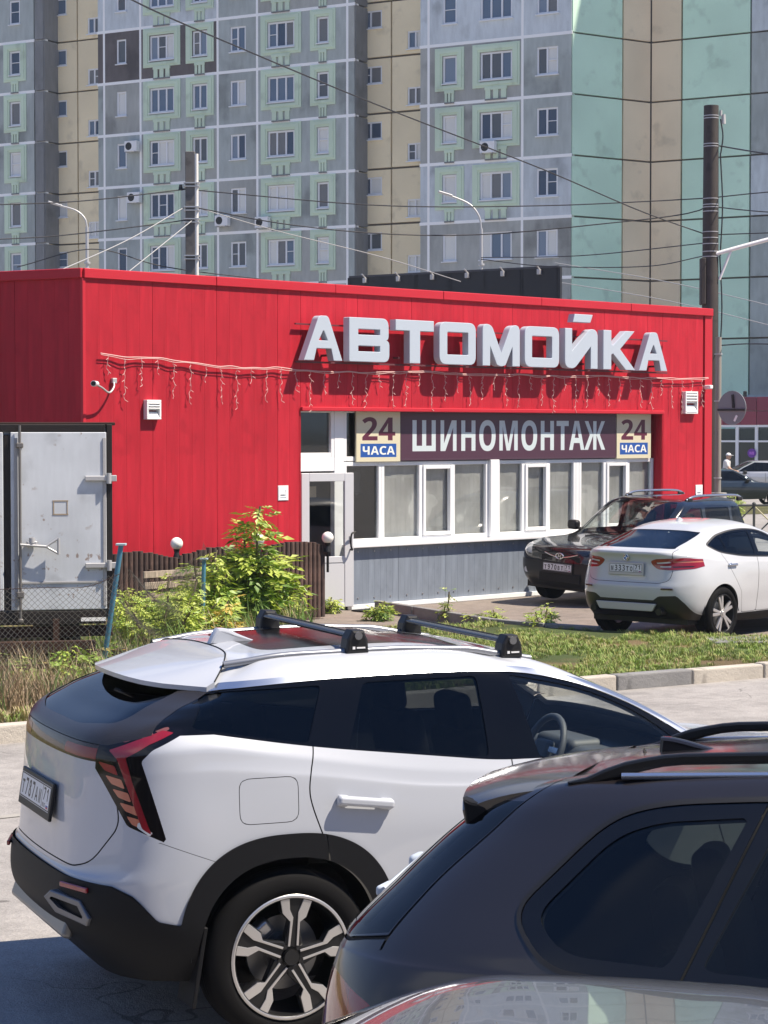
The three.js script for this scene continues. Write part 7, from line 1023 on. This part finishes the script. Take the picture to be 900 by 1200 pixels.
function farCar(name, label, px, d, turn, net, paint, glassPts, wheels, sc) {
  const p = at(px, 580, d), C = new Car(name, label, 'car', [p[0], 0, p[2]], turn, net, 0.12), root = C.root; root.scale.setScalar(sc);
  for (const cx of wheels) C.take((x, y) => 0.36 - Math.hypot(x - cx, y - 0.31), (x, y, z) => z - 0.4);
  C.rest = refine(C.rest, 1); const b = sdf(glassPts); const g = C.take((x, y) => b(x, y), (x, y, z, u, v) => Math.min(u - 2.8, 8.2 - u, v - 5.4));
  const [a, c] = clip(g, (x) => 0.05 - Math.abs(x - 0.7)); C.sides('door_pillar', a, CM.gloss); C.sides('side_window', c, CM.tint, { off: -0.004, line: false });
  C.centre('windscreen', C.take((x, y, z, u, v) => Math.min(u - 8.7, v - 6.05, 8.5 - v)), CM.clear, { line: false }); C.centre('rear_window', C.take((x, y, z, u, v) => Math.min(2.3 - u, v - 6.05, 8.5 - v)), CM.tint, { line: false });
  C.sides('headlamp', C.take((x, y, z, u) => Math.min(u - 8.1, 0.1 - Math.abs(y - 0.72), z - 0.35)), CM.lampClear); C.sides('tail_lamp', C.take((x, y, z, u) => Math.min(2.9 - u, 0.1 - Math.abs(y - 0.8), z - 0.3)), CM.lampRed);
  C.gap((x, y) => x - 0.7, (x, y, z, u, v) => Math.min(u - 4, 8 - u, 5.4 - v), 0.006); C.centre('body', C.rest, paint); C.finish();
  for (const s of [1, -1]) { obj('wing_mirror', bx(0.14, 0.13, 0.2, 1.55, 0.98, s * 0.92, 0.04), CM.black, root); obj('door_handle', [bx(0.18, 0.03, 0.03, 0.5, 0.82, s * 0.88), bx(0.18, 0.03, 0.03, -0.35, 0.82, s * 0.88)], paint, root); }
  for (const x of wheels) for (const s of [1, -1]) { const g = new THREE.Group(); g.name = 'wheel'; g.position.set(x, 0.31, s * 0.85); if (s < 0) g.rotation.y = Math.PI; root.add(g); obj('tyre', lathe([[0.2, 0], [0.28, 0.008], [0.31, -0.03], [0.31, -0.18], [0.2, -0.2]], 28), CM.tyre, g); for (let k = 0; k < 6; k++) { const q = ext(poly([[0.03, -0.025], [0.2, -0.04], [0.2, 0.04], [0.03, 0.025]]), 0.02, 0, -0.02); q.rotateZ(k * 60 * R); obj('spoke', q, CM.silver, g); } }
  return C;
}
farCar('dark_sedan', 'dark blue-grey sedan parked beyond the railing at the right', 853, 75.5, 2 * R, genericNet({ r: -0.95, f: 3.5, w: 0.87, sh: 0.8, belt: 0.93, hood: 0.83, boot: 0.95, cowl: [2.1, 0.93], back: -0.3, rf: 1.15, rb: 0.35, roof: 1.42 }), phys(lin(0.035, 0.05, 0.065), 0.25, { metalness: 0.3, clearcoat: 1 }), [[-0.15, 0.98], [0.35, 1.33], [1.05, 1.34], [1.85, 0.97]], [0, 2.65], 0.92).root.position.x -= 0.9;
farCar('silver_hatchback', 'silver car behind the dark sedan at the right edge', 876, 87, 184 * R, genericNet({ r: -0.85, f: 3.4, w: 0.88, sh: 0.85, belt: 0.97, hood: 0.88, boot: 0.97, cowl: [2.15, 0.97], back: -0.6, rf: 1.2, rb: -0.05, roof: 1.46 }), phys(lin(0.42, 0.43, 0.45), 0.25, { metalness: 0.4, clearcoat: 1 }), [[-0.45, 1.02], [0, 1.36], [1.1, 1.38], [1.9, 1.01]], [0, 2.6], 1).root.position.x += 1.2;
// person: one continuous body from a smooth union of tapered limbs
{
  const ps = at(851, 540, 86), o = thing('person', 'person in a white cap and white top standing between the far cars', 'person', [ps[0], 0, ps[2]], -20 * R);
  function blob(bones, min, max, n, k) {
    const mc = new MarchingCubes(n, new THREE.MeshBasicMaterial(), false, false, 60000), s = [0, 1, 2].map((i) => (max[i] - min[i]) / 2), c = [0, 1, 2].map((i) => (max[i] + min[i]) / 2); mc.isolation = 0;
    for (let z = 0; z < n; z++) for (let y = 0; y < n; y++) for (let x = 0; x < n; x++) {
      const p = [x, y, z].map((q, i) => c[i] + s[i] * (q - n / 2) / (n / 2)); let e = 0;
      for (const [a, b, r0, r1] of bones) { const d = [b[0] - a[0], b[1] - a[1], b[2] - a[2]], w = [p[0] - a[0], p[1] - a[1], p[2] - a[2]], t = clamp((w[0] * d[0] + w[1] * d[1] + w[2] * d[2]) / (d[0] ** 2 + d[1] ** 2 + d[2] ** 2 + 1e-9)), q = Math.hypot(w[0] - d[0] * t, w[1] - d[1] * t, w[2] - d[2] * t) - mix(r0, r1, t); e += Math.exp(-q / k); }
      mc.field[x + y * n + z * n * n] = k * Math.log(e + 1e-30);
    }
    mc.update(); const g = new THREE.BufferGeometry(); g.setAttribute('position', new THREE.BufferAttribute(mc.positionArray.slice(0, mc.count * 3), 3)); g.setAttribute('normal', new THREE.BufferAttribute(mc.normalArray.slice(0, mc.count * 3), 3)); g.scale(...s); g.translate(...c); g.deleteAttribute('normal'); g.computeVertexNormals(); return g;
  }
  const skin = mat(lin(0.42, 0.25, 0.17), 0.6), cloth = mat(lin(0.62, 0.6, 0.58), 0.85), trousers = mat(lin(0.06, 0.07, 0.1), 0.9);
  const J = { hipL: [0, 0.9, -0.09], hipR: [0, 0.9, 0.09], kL: [0.05, 0.5, -0.1], kR: [0.02, 0.5, 0.1], aL: [-0.02, 0.08, -0.11], aR: [0.0, 0.08, 0.11], sh: [0.03, 1.38, 0], sL: [0.03, 1.4, -0.19], sR: [0.03, 1.4, 0.19], eL: [0.1, 1.13, -0.25], eR: [0.16, 1.15, 0.25], wL: [0.3, 1.0, -0.2], wR: [0.38, 1.04, 0.2], nk: [0.05, 1.5, 0], hd: [0.08, 1.62, 0], hd2: [0.1, 1.66, 0] };
  const fingers = []; for (const [w, z0] of [[J.wL, 1], [J.wR, -1]]) { for (let f = 0; f < 4; f++) { const z = w[2] + (f - 1.5) * 0.02, l = [0.07, 0.08, 0.075, 0.06][f]; fingers.push([[w[0] + 0.09, w[1] - 0.02, z], [w[0] + 0.09 + l * 0.7, w[1] - 0.05, z], 0.009, 0.008], [[w[0] + 0.09 + l * 0.7, w[1] - 0.05, z], [w[0] + 0.09 + l * 0.8, w[1] - 0.05 - l * 0.5, z], 0.008, 0.007]); } fingers.push([[w[0] + 0.03, w[1], w[2] + z0 * 0.035], [w[0] + 0.08, w[1] - 0.03, w[2] + z0 * 0.06], 0.011, 0.008], [[w[0], w[1], w[2]], [w[0] + 0.09, w[1] - 0.015, w[2]], 0.026, 0.036]); }
  const body = blob([[J.hipL, J.hipR, 0.12, 0.12], [[0, 0.95, 0], J.sh, 0.13, 0.12], [J.sL, J.sR, 0.06, 0.06], [J.sL, J.eL, 0.05, 0.042], [J.eL, J.wL, 0.04, 0.03], [J.sR, J.eR, 0.05, 0.042], [J.eR, J.wR, 0.04, 0.03], [J.hipL, J.kL, 0.088, 0.06], [J.kL, J.aL, 0.058, 0.04], [J.hipR, J.kR, 0.088, 0.06], [J.kR, J.aR, 0.058, 0.04], [J.aL, [0.15, 0.04, -0.12], 0.045, 0.035], [J.aR, [0.17, 0.04, 0.12], 0.045, 0.035], [J.sh, J.nk, 0.06, 0.052], [J.hd, J.hd2, 0.085, 0.09], [[0.12, 1.56, 0], [0.12, 1.6, 0], 0.06, 0.065], [[0.17, 1.625, 0], [0.19, 1.605, 0], 0.014, 0.017], [[0.07, 1.63, -0.09], [0.07, 1.6, -0.09], 0.02, 0.016], [[0.07, 1.63, 0.09], [0.07, 1.6, 0.09], 0.02, 0.016], ...fingers], [-0.45, -0.05, -0.95], [0.75, 1.9, 0.95], 88, 0.018);
  obj('body', body, skin, o);
  obj('shirt', blob([[[0, 0.98, 0], J.sh, 0.155, 0.145], [J.sL, J.sR, 0.08, 0.08], [J.sL, [0.06, 1.24, -0.23], 0.072, 0.07], [J.sR, [0.1, 1.25, 0.23], 0.072, 0.07]], [-0.45, 0.8, -0.6], [0.6, 1.6, 0.6], 52, 0.02), cloth, o);
  obj('trousers', blob([[J.hipL, J.hipR, 0.14, 0.14], [J.hipL, J.kL, 0.105, 0.078], [J.kL, [-0.02, 0.12, -0.11], 0.078, 0.066], [J.hipR, J.kR, 0.105, 0.078], [J.kR, [0, 0.12, 0.11], 0.078, 0.066]], [-0.5, 0.0, -0.6], [0.6, 1.15, 0.6], 48, 0.015), trousers, o);
  const cap = new THREE.SphereGeometry(0.112, 20, 10, 0, 6.283, 0, 1.5); cap.translate(0.09, 1.66, 0); obj('cap', [cap, bx(0.12, 0.012, 0.15, 0.225, 1.67, 0, 0.005, 0, -0.1)], mat(lin(0.75, 0.74, 0.72), 0.8), o);
  obj('eye', [new THREE.SphereGeometry(0.009, 8, 6).translate(0.175, 1.64, -0.032), new THREE.SphereGeometry(0.009, 8, 6).translate(0.175, 1.64, 0.032)], M.black, o); obj('mouth', bx(0.006, 0.006, 0.04, 0.182, 1.572, 0), mat(lin(0.25, 0.08, 0.07), 0.6), o);
}
{ // railing with crossed braces
  const a = at(846, 592, 50), f = thing('railing', 'low metal railing with pale crossed braces at the right', 'railing', [a[0], 0, a[2]], 12 * R), dk = mat(lin(0.05, 0.055, 0.05), 0.6), pa = mat(lin(0.5, 0.48, 0.3), 0.6), h = 0.87;
  obj('top_rail', bx(6, 0.05, 0.05, 3, h, 0, 0.008), dk, f); obj('bottom_rail', bx(6, 0.04, 0.04, 3, 0.12, 0), dk, f);
  for (let i = 0; i < 8; i++) { const x = i * 0.8; obj('post', bx(0.05, h, 0.05, x, h / 2, 0, 0.006), dk, f); obj('finial', new THREE.SphereGeometry(0.05, 10, 8).translate(x, h + 0.03, 0), dk, f); if (i < 7) { obj('brace', bar([x + 0.02, h - 0.04, 0.012], [x + 0.78, 0.14, 0.012], 0.018), pa, f); obj('brace', bar([x + 0.02, 0.14, -0.02], [x + 0.78, h - 0.04, -0.02], 0.018), dk, f); } }
}
// the shop building at the viewer's back and the trees beyond it: what the car glass and paint mirror
{
  const b = thing('long_building', 'long grey building standing behind the viewer', 'building', [0, 0, 5.5]), m = mat(lin(0.16, 0.145, 0.135), 0.9, { map: T.wallgrime });
  obj('wall', boxUV(bx(90, 5, 0.4, 0, 2.5, 0.2)), m, b); obj('roof', bx(90, 0.3, 12, 0, 5.15, 6), m, b); obj('porch', boxUV(bx(90, 0.85, 4.6, 0, 0.42, -2.3)), M.kerb, b);
  const pane = mat(lin(0.02, 0.025, 0.03), 0.05); for (let i = -10; i < 11; i++) obj('window', [bx(2.6, 1.9, 0.04, i * 4, 2.4, -0.01)], pane, b);
}
{
  const g = []; for (let i = 0; i < 26; i++) { const s = new THREE.IcosahedronGeometry(1, 3), p = s.attributes.position, r = rr(2.2, 3.6), k = i * 13; for (let j = 0; j < p.count; j++) { const x = p.getX(j), y = p.getY(j), z = p.getZ(j), n = 0.72 + 0.5 * vnoise(x * 3 + k, y * 3 + z * 2.3 + k, 999, 2) + 0.22 * vnoise(x * 9 + k, y * 9 + z * 7, 999, 4); p.setXYZ(j, x * n * r, y * n * r * 1.1, z * n * r); } s.deleteAttribute('normal'); s.deleteAttribute('uv'); s.computeVertexNormals(); s.translate(-48 + i * 3.9 + rr(-1, 1), rr(3.6, 5.6), 44 + rr(-3, 3)); g.push(s, cyl(0.25, 0.18, 4, -48 + i * 3.9, 2, 44, 6)); }
  const o = obj('treeline', g, mat(lin(0.05, 0.08, 0.03), 0.9)); tag(o, 'far row of dark green trees across the street behind the viewer', 'trees', null, 'stuff');
}
renderer.render(scene, camera);
